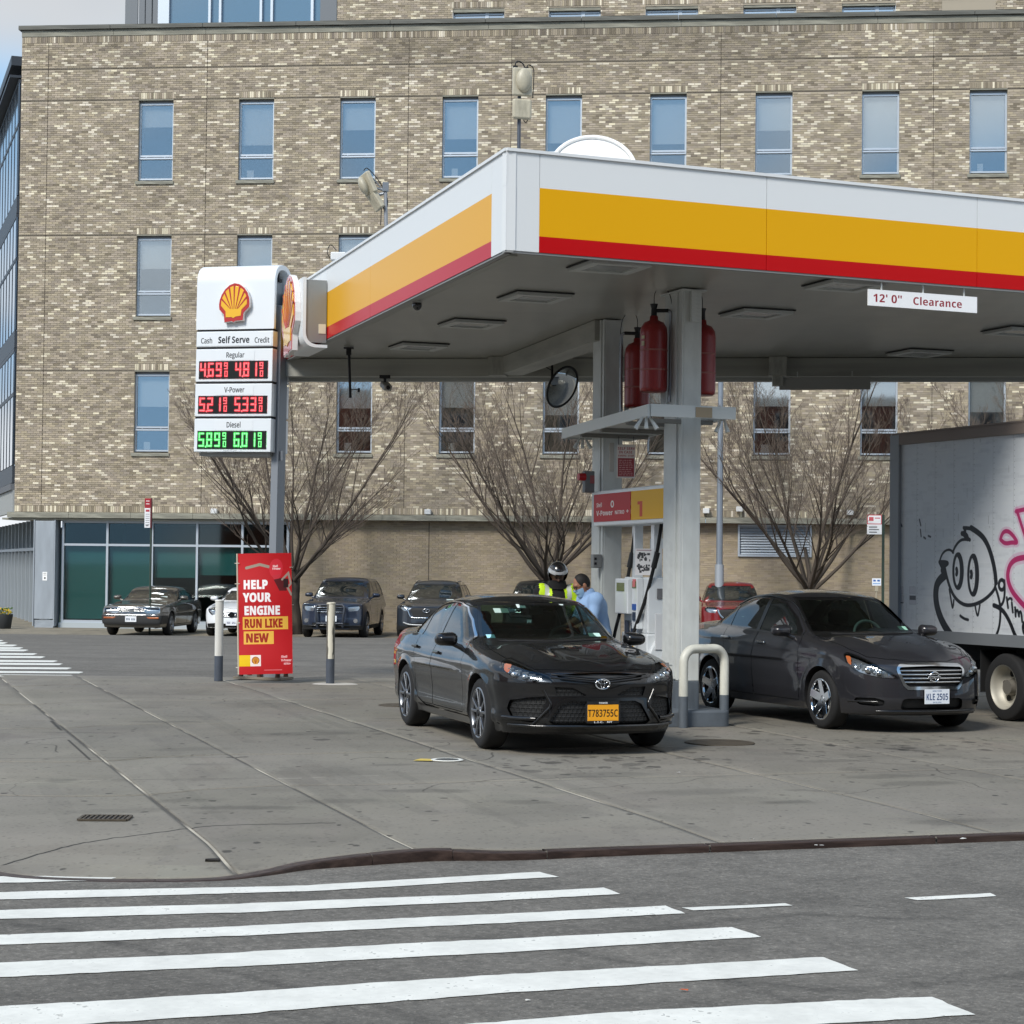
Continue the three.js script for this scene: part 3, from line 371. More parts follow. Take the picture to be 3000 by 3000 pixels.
// the set-back storey above
{
  const Z = -3, upper = mesh('upper_storey', (() => { const h = []; return wallWithHoles(9.6, RX, 18.8, 26, Array.from({ length: 7 }, (_, i) => ({ x0: 13.48 + i * 3.155, x1: 13.48 + i * 3.155 + 1.7, y0: 19.15, y1: 20.32 - i * 0.01 })), Z - 0.012); })(), matMortar, bld);
  const hs = Array.from({ length: 7 }, (_, i) => ({ x0: 13.48 + i * 3.155, x1: 13.48 + i * 3.155 + 1.7, y0: 19.15, y1: 20.32 }));
  const lb = []; layBricks(9.62, RX, 19.0, 21.6, hs.map((o) => ({ ...o, y1: o.y1 + SOLD + 0.02 })).concat([{ x0: 0, x1: RX, y0: 20.33, y1: 20.36 }]), [15.2, 21.5, 27.8], lb, lightness, Z);
  for (const o of hs) for (let x = o.x0 - 0.1; x < o.x1 + 0.06; x += 0.0677) { const b = [x + 0.034, o.y1 + 0.03 + SOLD / 2, Z + 0.004, 0.0577, SOLD - 0.012, 'sold', hash3(x * 100, 8, 3)]; b[8] = tone(soldKind(b), hash3(x * 97, 4, 4)); lb.push(b); }
  instBricks('upper_brick_courses', lb, bld);
  for (const o of hs) { const w = mesh('window', merge(box(1.7, 0.06, 0.1, o.x0 + 0.85, o.y1 - 0.16, Z - 0.2), box(0.06, 1.2, 0.1, o.x0 + 0.03, 19.7, Z - 0.2), box(0.06, 1.2, 0.1, o.x1 - 0.03, 19.7, Z - 0.2), box(0.12, 1.2, 0.12, o.x0 + 1.12, 19.7, Z - 0.2)), matAlu, bld); mesh('pane', box(1.04, 1.1, 0.01, o.x0 + 0.56, 19.65, Z - 0.21), glassFac, w); mesh('pane', box(0.46, 1.1, 0.01, o.x0 + 1.41, 19.65, Z - 0.21), glassFac, w); mesh('room', box(1.7, 1.4, 0.1, o.x0 + 0.85, 19.6, Z - 1.2), roomMat, w); mesh('lintel', box(1.7, 0.12, 0.3, o.x0 + 0.85, o.y1 - 0.05, Z - 0.18), headMat, w); }
  const X = (v) => 2.46 + (v - 700) / 1.932 / 86.7;
  const gz = mesh('upper_glazing', merge([[950, 0.09], [1187, 0.08], [1247, 0.08], [1477, 0.08], [1538, 0.08], [1765, 0.09]].map(([v, w]) => box(w, 6, 0.16, X(v), 22, Z))), matAlu, bld);
  const gl = phys(rgb(136, 172, 196), 0.03, { transmission: 0.55, thickness: 0, ior: 2.2 });
  [[950, 1187], [1187, 1247], [1247, 1477], [1477, 1538], [1538, 1765], [1765, 1822]].forEach(([a, b]) => mesh('pane', box(X(b) - X(a) - 0.08, 6, 0.02, (X(a) + X(b)) / 2, 22, Z - 0.05), gl, gz));
  const mp = std(rgb(108, 112, 116), 0.5, 0.4); for (const [v, w] of [[728, 0.28], [760, 0.2], [800, 0.2], [840, 0.2], [880, 0.2], [1855, 0.55]]) mesh('metal_panel', box(w, 6, 0.07, X(v), 22, Z - 0.01 * (v % 3)), mp, bld);
  mesh('metal_trim', box(0.3, 6, 0.06, X(918), 22, Z + 0.02), matAlu, bld);
  mesh('upper_back', box(8, 6, 0.1, 6, 22, Z - 3.5), std(rgb(44, 50, 56), 0.8), bld); mesh('slanted_bar', box(2.6, 0.07, 0.07).rotateZ(rad(-9)).translate(X(1140), 19.9, Z - 0.3), matAlu, bld);  // dark back sheet, and a slanting pale bar just behind the panes
}

// ---------------------------------------------------------------- the filling station
const coat = { clearcoat: 1, clearcoatRoughness: 0.12 };
const satin = { ior: 1.25 }, facWhite = phys(rgb(222, 225, 226), 0.4, {}), facYellow = phys(rgb(226, 166, 0), 0.28, satin), facRed = phys(rgb(186, 0, 6), 0.28, satin), matGreyEdge = std(rgb(150, 150, 148), 0.5, 0.3);
const dirtTex = dataTex(512, (u, v, i, j) => { const a = fbm(u * 6, v * 2, 3, 5, 6), b = fbm(u * 30, v * 30, 5, 3, 30), k = 0.90 + 0.22 * (a - 0.5) + 0.06 * (b - 0.5); return [k, k * 0.995, k * 0.975]; }, true);
const colTex = dataTex(256, (u, v) => { const a = fbm(u * 3, v * 24, 3, 4, 3), k = 0.95 + 0.12 * (a - 0.5); return [k, k * 0.995, k * 0.98]; }, true);
const matColumn = std(rgb(206, 210, 210), 0.5, 0, { map: colTex }), matGreyPaint = std(rgb(92, 100, 110), 0.6, 0, { map: dirtTex }), matBlack = std(rgb(20, 20, 22), 0.55), matRubber = std(rgb(22, 22, 23), 0.8), matSteel = std(rgb(150, 154, 158), 0.35, 0.8);
const YS = 4.83, YT = 5.81, CP = { P0: [-0.09, 20], P1: [15, 26.6], P3: [15, 29.0], P2: [-3.54, 31.2] };
const canopy = thing('fuel_station_canopy', 'flat filling station canopy with white, yellow and red fascia bands over the pumps', 'canopy');
function edgeGroup(name, A, B) { const g = new THREE.Group(); g.name = name; g.position.set(A[0], 0, -A[1]); g.rotation.y = Math.atan2(B[1] - A[1], B[0] - A[0]); canopy.add(g); return Math.hypot(B[0] - A[0], B[1] - A[1]); }
function fascia(name, A, B, corner0, corner1, seams) {
  const L = edgeGroup(name, A, B), g = canopy.children.at(-1);
  const panels = [0, ...seams, L];
  for (let i = 0; i + 1 < panels.length; i++) { const a = panels[i] + (i ? 0.003 : 0), b = panels[i + 1] - 0.003; mesh('white_panel', box(b - a, YT - 5.47, 0.1, (a + b) / 2, (5.47 + YT) / 2, -0.05), facWhite, g); }
  const a0 = corner0, a1 = L - corner1, cs = [a0, ...seams.filter((s) => s > a0 + 0.1 && s < a1 - 0.1), a1];
  for (let i = 0; i + 1 < cs.length; i++) { const a = cs[i] + (i ? 0.003 : 0), b = cs[i + 1] - 0.003; mesh('yellow_panel', box(b - a, 0.48, 0.1, (a + b) / 2, 5.23, -0.05), facYellow, g); mesh('red_panel', box(b - a, 0.16, 0.1, (a + b) / 2, 4.91, -0.05), facRed, g); }
  if (corner0) mesh('white_panel', box(corner0 - 0.003, 0.64, 0.1, corner0 / 2, 5.15, -0.05), facWhite, g);
  if (corner1) mesh('white_panel', box(corner1 - 0.003, 0.64, 0.1, L - corner1 / 2, 5.15, -0.05), facWhite, g);
  mesh('bottom_trim', box(L, 0.02, 0.07, L / 2, 4.818, -0.045), matGreyEdge, g); mesh('top_trim', box(L, 0.03, 0.16, L / 2, YT + 0.012, -0.06), facWhite, g);
  return g;
}
fascia('front_fascia', CP.P0, CP.P1, 0.36, 0, [0.36, 2.95, 5.6, 8.3, 11]);
const leftFascia = fascia('side_fascia', CP.P2, CP.P0, 0, 0.50, [3.3, 5.9, 11.22]);
// soffit of ribbed metal decking and the beams below it
const soffTex = dataTex(512, (u, v) => { const k = 0.5 + 0.5 * Math.sin(u * Math.PI * 2 * 8) * 0.5 + 0.3 * (fbm(u * 6, v * 6, 2, 3, 6) - 0.5); return [k, k, k]; }, false); soffTex.repeat.set(0.33, 0.33);
const soffCol = dirtTex.clone(); soffCol.repeat.set(0.12, 0.12); soffCol.needsUpdate = true;
const matSoffit = std(rgb(166, 166, 161), 0.36, 0.0, { map: soffCol, bumpMap: soffTex, bumpScale: 0.012 });
const inP = { P0: [0.0, 20.1], P1: [14.9, 26.62], P3: [14.9, 28.95], P2: [-3.42, 31.1] };
mesh('soffit', groundPoly([inP.P0, inP.P1, inP.P3, inP.P2], () => YS + 0.015).rotateX(0), matSoffit, canopy);
mesh('roof_deck', groundPoly([inP.P0, inP.P1, inP.P3, inP.P2], () => 5.45), std(rgb(150, 150, 146), 0.9), canopy);
const matBeam = std(rgb(172, 173, 168), 0.5, 0, { map: dirtTex });
function beam(name, A, B, w, y0, y1, parent = canopy, m = matBeam) { const L = Math.hypot(B[0] - A[0], B[1] - A[1]); const o = mesh(name, box(L, y1 - y0, w), m, parent); o.position.set((A[0] + B[0]) / 2, (y0 + y1) / 2, -(A[1] + B[1]) / 2); o.rotation.y = Math.atan2(B[1] - A[1], B[0] - A[0]); return o; }
beam('rear_beam', [-3.45, 31.0], [14.9, 28.9], 0.24, 4.57, 4.835);
beam('rear_gutter', [-3.5, 31.24], [14.9, 29.14], 0.14, 4.52, 5.8, canopy, std(rgb(168, 170, 166), 0.6));
beam('side_gutter', [-3.36, 31.0], [-0.02, 20.35], 0.1, 4.822, 4.87);
beam('cross_beam', [1.18, 25.7], [-0.05, 30.5], 0.34, 4.58, 4.836);
beam('beam_box', [-0.35, 30.45], [-0.1, 30.42], 0.4, 4.56, 4.838); beam('beam_box', [3.75, 30.0], [4.0, 29.98], 0.35, 4.56, 4.838); beam('beam_box', [3.8, 29.98], [3.95, 29.97], 0.2, 4.42, 4.56);
// columns
function column(x, d, wx, wz, turn, label) {
  const c = thing('canopy_column', label, 'column', [x, 0, -d], turn, 'canopy columns');
  mesh('shaft', merge(rbox(wx, YS - 0.48, wz, 0.012, 0, (YS + 0.48) / 2, 0), box(0.012, 1.4, wz * 0.42, -wx / 2 - 0.005, 1.35, -wz * 0.08)), matColumn, c); mesh('painted_foot', rbox(wx + 0.006, 0.4, wz + 0.006, 0.012, 0, 0.28, 0), matGreyPaint, c);
  mesh('edge_strip', merge(box(0.02, YS - 0.5, 0.05, -wx / 2 - 0.008, (YS + 0.5) / 2, wz * 0.18), box(0.02, YS - 0.5, 0.05, -wx / 2 - 0.008, (YS + 0.5) / 2, wz / 2 - 0.03)), matColumn, c);
  return c;
}
const colTurn = rad(20);
const colF = column(1.90, 22.95, 0.22, 0.52, colTurn, 'white canopy column with grey foot behind the hooped guard rail');
const colR = column(1.19, 25.75, 0.24, 0.42, colTurn, 'white canopy column carrying the red emergency stop button');
mesh('cap_plate', box(0.3, 0.02, 0.6, 0, YS - 0.012, 0), matColumn, colF); mesh('corner_bracket', box(0.12, 0.35, 0.05, 0.02, YS - 0.19, 0.29), matColumn, colF);
{ // red emergency stop, grey boxes on the columns
  const p = at(1724, 1412, 25.55), s = thing('emergency_stop_box', 'grey box with red emergency stop button on the canopy column', 'switch box', [p.x, p.y, p.z], colTurn);
  mesh('case', rbox(0.13, 0.27, 0.1, 0.012), std(rgb(104, 106, 106), 0.5), s); mesh('label', box(0.06, 0.1, 0.004, 0.03, 0.03, 0.053), std(rgb(150, 80, 80), 0.6), s); mesh('button', cyl(0.045, 0.05, 0.09, 0, 0, 0).rotateZ(rad(90)).translate(-0.1, 0.06, 0.02), std(rgb(168, 18, 26), 0.4), s);
  const q = at(1747, 1644, 25.5), t = thing('call_box', 'small grey intercom box on the canopy column beside the pump', 'intercom', [q.x, q.y, q.z], colTurn);
  mesh('case', rbox(0.12, 0.17, 0.09, 0.01), std(rgb(120, 122, 122), 0.5), t); mesh('speaker_holes', merge(box(0.03, 0.03, 0.01, -0.03, 0.03, 0.045), box(0.03, 0.03, 0.01, -0.03, -0.03, 0.045)), matDark, t);
}
// soffit lights, switched off
const matLens = std(rgb(150, 152, 150), 0.25), matFrame = std(rgb(186, 188, 184), 0.45), matGap = std(rgb(40, 40, 40), 0.8);
[[1787, 778], [1568, 868], [1382, 946], [1227, 1013], [2476, 833], [2217, 916], [2985, 968], [2694, 1032]].forEach(([x, y], i) => {
  const p = onY(x, y, YS), o = thing('canopy_light', 'square recessed light in the canopy soffit, unlit', 'light', [p.x, YS, p.z], rad(20), 'square lights in the canopy soffit');
  mesh('frame', merge(box(0.66, 0.035, 0.1, 0, -0.02, 0.28), box(0.66, 0.035, 0.1, 0, -0.02, -0.28), box(0.1, 0.035, 0.46, 0.28, -0.0201, 0), box(0.1, 0.035, 0.46, -0.28, -0.0201, 0)), matFrame, o);
  mesh('lens', box(0.46, 0.02, 0.46, 0, -0.012, 0), matLens, o); mesh('dark_border', box(0.7, 0.012, 0.7, 0, 0.004, 0), matGap, o);  // thin dark square that shows as an outline round each frame
});
// the suppression tray and its red cylinders
const N0 = [1.46, 22.0], dL = [-Math.sin(rad(11.6)), Math.cos(rad(11.6))], dR = [Math.cos(rad(22)), Math.sin(rad(22))];
{
  const tray = thing('suppression_tray', 'white sheet metal tray fixed round the canopy columns above the pump', 'tray'), y0 = 3.36, y1 = 3.49, LL = 4.1, WR = 0.95;
  const q = (l, r) => [N0[0] + dL[0] * l + dR[0] * r, N0[1] + dL[1] * l + dR[1] * r];
  beam('side_panel', q(0, 0), q(LL, 0), 0.03, y0, y1, tray, matColumn); beam('side_panel', q(0, WR), q(LL, WR), 0.03, y0, y1, tray, matColumn); beam('end_panel', q(0, 0.02), q(0, WR + 0.1), 0.03, y0 + 0.002, y1 + 0.006, tray, matColumn); beam('end_panel', q(LL, 0), q(LL, WR), 0.03, y0, y1, tray, matColumn);
  mesh('floor_panel', groundPoly([q(1.2, 0.02), q(1.2, WR - 0.02), q(LL - 0.05, WR - 0.02), q(LL - 0.05, 0.02)], () => y0 + 0.02), matColumn, tray);
  for (const l of [0.5, 1.0, 2.2, 3.2]) beam('joist', q(l, 0.02), q(l, WR - 0.02), 0.05, y0 - 0.03, y0 + 0.018, tray, std(rgb(120, 118, 112), 0.7));
  mesh('stained_patch', box(0.2, 0.11, 0.004), std(rgb(158, 142, 118), 0.85), tray); { const c = q(-0.02, 0.66); tray.children.at(-1).position.set(c[0], 3.425, -c[1]); tray.children.at(-1).rotation.y = rad(22); }
  const horns = [[q(0.1, 0.0), [-0.09, 0, 0.09]], [q(0.15, WR), [-0.06, 0.04]], [q(LL - 0.3, 0.2), [-0.08, 0, 0.08]]];
  for (const [c, offs] of horns) for (const o of offs) mesh('discharge_horn', bar([c[0] + o * 0.4, y0 - 0.0, -c[1]], [c[0] + o * 1.3, y0 - 0.13, -c[1] + 0.02], 0.012, 0.026, 10), matColumn, tray);
}
const matTank = phys(rgb(150, 22, 24), 0.42, { clearcoat: 0.4, clearcoatRoughness: 0.3, map: dirtTex }), matBand = std(rgb(150, 90, 84), 0.6);
function tank(px, yTopPx, D, label, hoseSide) {
  const p = at(px, 1150, D), y0 = 3.70, t = thing('suppression_cylinder', label, 'gas cylinder', [p.x, y0, p.z], 0, 'red suppression cylinders on the tray');
  mesh('body', lathe([[0, 0], [0.13, 0], [0.15, 0.02], [0.155, 0.05], [0.155, 0.66], [0.145, 0.73], [0.11, 0.785], [0.05, 0.81], [0.045, 0.86], [0, 0.86]], 36), matTank, t);
  mesh('strap', lathe([[0.157, 0.24], [0.159, 0.245], [0.159, 0.255], [0.157, 0.26]], 36), matBand, t); mesh('strap', lathe([[0.157, 0.46], [0.159, 0.465], [0.159, 0.475], [0.157, 0.48]], 36), matBand, t);
  mesh('valve', merge(cyl(0.03, 0.035, 0.12, 0, 0.9, 0), cyl(0.045, 0.03, 0.05, 0, 0.97, 0), bar([0, 0.92, 0], [0.16 * hoseSide, 0.925, -0.02], 0.022)), matBlack, t);
  mesh('pipe', tube([[0.16 * hoseSide, 0.925, -0.02], [0.19 * hoseSide, 0.91, -0.03], [0.195 * hoseSide, 0.8, -0.04], [0.195 * hoseSide, 0.4, -0.05], [0.19 * hoseSide, -0.1, -0.04]], 0.022, 24, 8), matSteel, t);
  mesh('cable', tube([[0, 0.98, 0], [0.01 * hoseSide, 1.12, 0], [0.08 * hoseSide, 1.2, 0], [0.17 * hoseSide, 1.12, -0.02], [0.21 * hoseSide, 0.9, -0.05], [0.215 * hoseSide, 0.5, -0.06]], 0.005, 30, 6), matBlack, t);
  mesh('bracket', box(0.06, 0.25, 0.05, 0.12 * hoseSide, -0.08, -0.1), matColumn, t);
  return t;
}
const tk = tank(1914, 935, 22.95, 'red suppression cylinder with a paper label beside the front column', 1);
mesh('paper_label', merge(box(0.05, 0.035, 0.003, 0, 0.66, 0), box(0.045, 0.05, 0.003, 0, 0.59, 0)).rotateY(rad(-52)).translate(-0.128, -0.05, 0.098), std(rgb(196, 188, 160), 0.8), tk);
tank(1866, 1020, 25.2, 'red suppression cylinder partly hidden behind the labelled one', -1); tank(2056, 955, 23.3, 'red suppression cylinder on the side of the column nearer the box truck', -0.6);
{ // hanging warning sign below the tray
  const p = at(1834, 1352, 24.6), s = thing('warning_sign', 'small white and red lettered warning sign hanging under the tray', 'sign', [p.x, p.y, p.z], rad(6));
  const t = canvasTex(220, 400, (g, w, h) => { g.fillStyle = '#cfc6c0'; g.fillRect(0, 0, w, h); g.fillStyle = '#a04848'; g.font = 'bold 44px sans-serif'; g.fillText('SELF SERV', 8, 60); g.fillText('IN CASE', 20, 104); g.font = 'bold 30px sans-serif'; g.fillText('EMERG  STOP', 14, 142); g.fillStyle = '#8e3238'; g.fillRect(12, 160, w - 24, h - 178); g.fillStyle = '#c99a98'; const r = rng(3); for (let y = 182; y < h - 36; y += 22) { let x = 26; while (x < w - 40) { const l = 10 + r() * 34; g.fillRect(x, y, Math.min(l, w - 30 - x), 8); x += l + 8; } } });
  mesh('board', box(0.22, 0.4, 0.008), [0, 1, 2, 3, 4, 5].map((k) => k === 4 ? std(new THREE.Color(1, 1, 1), 0.6, 0, { map: t }) : std(rgb(200, 196, 190), 0.6)), s); mesh('cord', merge(bar([-0.09, 0.2, 0], [-0.09, 0.3, 0], 0.004), bar([0.09, 0.2, 0], [0.09, 0.3, 0], 0.004)), matBlack, s);
  const q = at(1792, 1340, 25.4), c = tag(mesh('plastic_strip', rbox(0.06, 0.36, 0.03, 0.01), std(rgb(176, 172, 166), 0.6)), 'pale plastic strip fixed to the column below the tray', 'strip'); c.position.copy(q);
}
// the valance over the pump, running between the columns
{
  const A = [1.02, 25.62], B = [1.74, 23.15], L = Math.hypot(B[0] - A[0], B[1] - A[1]);
  const v = thing('pump_canopy_sign', 'red and yellow pump header numbered 1 between the canopy columns', 'pump header', [A[0], 0, -A[1]], Math.atan2(B[1] - A[1], B[0] - A[0]));
  mesh('case', rbox(L, 0.44, 0.42, 0.02, L / 2, 2.46, -0.21), facWhite, v);
  const t = canvasTex(1024, 512, (g, w, h) => {
    g.fillStyle = '#b3181d'; g.fillRect(0, 0, w, h); g.fillStyle = '#e4ded8'; const put = (s, x, y, px, sx) => { g.save(); g.translate(x, y); g.scale(sx, 1); g.font = 'bold ' + px + 'px sans-serif'; g.fillText(s, 0, 0); g.restore(); };
    put('Shell', 80, 240, 110, 0.62); put('V-Power', 80, 400, 130, 0.90); put('NiTRO', 600, 390, 92, 0.95); put('+', 905, 390, 120, 1.2); g.lineWidth = 26; g.strokeStyle = '#e4ded8'; g.beginPath(); g.ellipse(530, 200, 34, 52, 0, 0, 7); g.stroke();
  });
  const y = canvasTex(1024, 512, (g, w, h) => { g.fillStyle = '#e0aa08'; g.fillRect(0, 0, w, h); g.fillStyle = '#c8451c'; g.fillRect(270, 190, 90, 270); g.fillRect(205, 190, 90, 56); });
  mesh('red_face', box(L * 0.55 - 0.05, 0.34, 0.012, L * 0.275 + 0.012, 2.465, 0.004), phys(new THREE.Color(1, 1, 1), 0.4, { map: t, ior: 1.2 }), v); mesh('yellow_face', box(L * 0.45 - 0.03, 0.34, 0.012, L * 0.775 - 0.006, 2.465, 0.004), phys(new THREE.Color(1, 1, 1), 0.4, { map: y, ior: 1.2 }), v);
}
// the pump
const island = tag(mesh('pump_island', (() => { const s = new THREE.Shape(); s.absarc(0, 0, 0.36, Math.PI, 0, true); return null; })() || roundIsland(), matGreyPaint), 'raised grey painted concrete island under the pump', 'pump island');
function roundIsland() { const w = 0.42, L = 5.2, s = new THREE.Shape(); s.moveTo(-w, 0.12); s.lineTo(-w, L); s.lineTo(w, L); s.lineTo(w, 0.12); s.quadraticCurveTo(w, 0, w - 0.12, 0); s.lineTo(-w + 0.12, 0); s.quadraticCurveTo(-w, 0, -w, 0.12); return extrude(s, 0.15, 0.02).rotateX(-Math.PI / 2); }
island.position.set(2.02, 0.005, -22.38); island.rotation.y = rad(14);
{
  const pump = thing('fuel_pump', 'white fuel pump with screens, keypad and black hoses on the grey island', 'fuel pump', [1.70, 0.17, -24.35], rad(14)); // local -x faces the black sedan, +z the street
  const w = 0.5, L = 1.0, pw = phys(rgb(216, 220, 222), 0.4, { clearcoat: 0.3 });
  mesh('lower_cabinet', rbox(w, 0.78, L, 0.02, 0, 0.40, 0), pw, pump); mesh('upper_cabinet', rbox(w - 0.04, 0.66, L - 0.06, 0.02, 0, 1.12, 0), pw, pump);
  mesh('head_box', merge(rbox(0.14, 0.42, 0.5, 0.015, -w / 2 - 0.03, 1.22, -0.2), rbox(0.08, 0.6, 0.2, 0.012, -w / 2 - 0.02, 1.14, 0.2)), pw, pump);
  mesh('display', merge(box(0.01, 0.1, 0.3, -w / 2 - 0.102, 1.33, -0.22), box(0.01, 0.08, 0.14, -w / 2 - 0.064, 1.36, 0.2)), std(rgb(96, 104, 66), 0.25), pump); mesh('red_sticker', box(0.012, 0.09, 0.1, -w / 2 - 0.066, 1.38, 0.21), std(rgb(206, 110, 110), 0.6), pump); mesh('blue_sticker', box(0.012, 0.07, 0.13, -w / 2 - 0.066, 1.1, 0.21), std(rgb(44, 84, 160), 0.5), pump);
  mesh('keypad', merge(box(0.012, 0.1, 0.1, -w / 2 - 0.066, 0.99, 0.21), box(0.014, 0.3, 0.12, -w / 2 - 0.01, 0.78, -0.26), box(0.014, 0.2, 0.06, -w / 2 - 0.01, 0.8, -0.05)), std(rgb(46, 56, 74), 0.35), pump); for (const z of [-0.28, 0.36]) mesh('nozzle_boot', rbox(0.12, 0.24, 0.12, 0.02, -w / 2 - 0.03, 0.46, z), matBlack, pump);
  mesh('grade_label', merge(box(0.014, 0.11, 0.34, -w / 2 - 0.008, 0.58, -0.18)), std(rgb(206, 160, 40), 0.5), pump);
  const fin = new THREE.Shape(); fin.moveTo(-0.40, -0.05); fin.lineTo(0.3, -0.05); fin.lineTo(0.3, 1.0); fin.lineTo(0.02, 1.0); fin.quadraticCurveTo(-0.16, 0.72, -0.30, 0.42); fin.quadraticCurveTo(-0.38, 0.2, -0.40, -0.05); const fg = extrude(fin, 0.05, 0.01); mesh('side_fin', fg.clone().translate(0, 0, L / 2), pw, pump); mesh('side_fin', fg.clone().translate(0, 0, -L / 2 - 0.05), pw, pump);
  mesh('end_panel', rbox(0.4, 0.42, 0.02, 0.008, 0.03, 0.82, L / 2 + 0.065), std(rgb(206, 208, 210), 0.5), pump); mesh('end_sticker', merge(box(0.08, 0.12, 0.01, -0.08, 1.26, L / 2 - 0.02), box(0.14, 0.12, 0.01, 0.0, 0.99, L / 2 + 0.076)), std(rgb(110, 110, 112), 0.5), pump);
  const post = canvasTex(128, 256, (g, ww, h) => { g.fillStyle = '#c9c4cc'; g.fillRect(0, 0, ww, h); g.fillStyle = '#4a2050'; g.fillRect(10, 60, ww - 10, 70); g.fillRect(10, 160, ww, 96); g.fillStyle = '#b09ab4'; g.beginPath(); g.ellipse(80, 84, 30, 20, 0, 0, 7); g.fill(); g.fillRect(24, 108, 80, 8); });
  mesh('end_poster', box(0.3, 0.5, 0.008, 0.06, 0.3, L / 2 + 0.07), [0, 1, 2, 3, 4, 5].map((k) => k === 4 ? std(new THREE.Color(1, 1, 1), 0.5, 0, { map: post }) : pw), pump);
  mesh('support_post', merge(box(0.1, 0.72, 0.12, -0.1, 1.75, -0.36), box(0.1, 0.72, 0.12, -0.1, 1.75, 0.38), box(0.06, 0.6, 0.8, 0.1, 1.75, 0).scale(1, 0.2, 1).translate(0, 1.5, 0)), pw, pump);
  const rules = canvasTex(200, 300, (g, ww, h) => { g.fillStyle = '#e2dfdf'; g.fillRect(0, 0, ww, h); g.fillStyle = '#8a5b66'; g.fillRect(14, 14, 172, 8); const r = rng(12); g.fillStyle = '#3c3c40'; for (const y0 of [40, 172]) for (let k = 0; k < 26; k++) { const x = 16 + r() * 150, y = y0 + r() * 84; g.fillRect(x, y, 8 + r() * 24, 12 + r() * 22); } });
  const rp = mesh('rules_poster', box(0.22, 0.31, 0.01), [0, 1, 2, 3, 4, 5].map((k) => k === 4 ? std(new THREE.Color(1, 1, 1), 0.5, 0, { map: rules }) : pw), pump); rp.position.set(-0.22, 1.63, 0.3); rp.rotation.y = rad(-28);
  for (const [zt, zb] of [[-0.38, -0.52], [0.62, 0.2]]) { mesh('hose', tube([[-0.12, 2.08, zt], [-0.16, 1.7, zt - (zt - zb) * 0.15], [-0.24, 1.2, zt - (zt - zb) * 0.5], [-0.34, 0.7, zb], [-0.36, 0.45, zb]], 0.022, 30, 8), matRubber, pump); mesh('hose_swivel', bar([-0.15, 1.74, zt - (zt - zb) * 0.12], [-0.185, 1.56, zt - (zt - zb) * 0.2], 0.034, 0.034, 10), matBlack, pump); }
}
{ // hooped guard rail in front of the island
  const a = V3(1.88, 0, -22.27), b = V3(2.36, 0, -22.62), L = a.distanceTo(b);
  const u = thing('hoop_guard_rail', 'white steel hoop guard rail with grey feet in front of the pump island', 'guard rail', [a.x, 0, a.z], Math.atan2(-(b.z - a.z), b.x - a.x));
  const pts = []; pts.push([0, 0.335, 0], [0, 0.68, 0]); for (let k = 1; k <= 8; k++) { const t = k / 8 * Math.PI / 2; pts.push([0.15 - 0.15 * Math.cos(t), 0.70 + 0.15 * Math.sin(t), 0]); } pts.push([L / 2, 0.85, 0]); for (let k = 0; k <= 8; k++) { const t = k / 8 * Math.PI / 2; pts.push([L - 0.15 + 0.15 * Math.sin(t), 0.70 + 0.15 * Math.cos(t), 0]); } pts.push([L, 0.335, 0]);
  mesh('hoop', tube(pts, 0.05, 90, 16), std(rgb(220, 220, 212), 0.45, 0, { map: dirtTex }), u); for (const x of [0, L]) mesh('painted_foot', cyl(0.051, 0.051, 0.34, x, 0.17, 0), matGreyPaint, u);
}
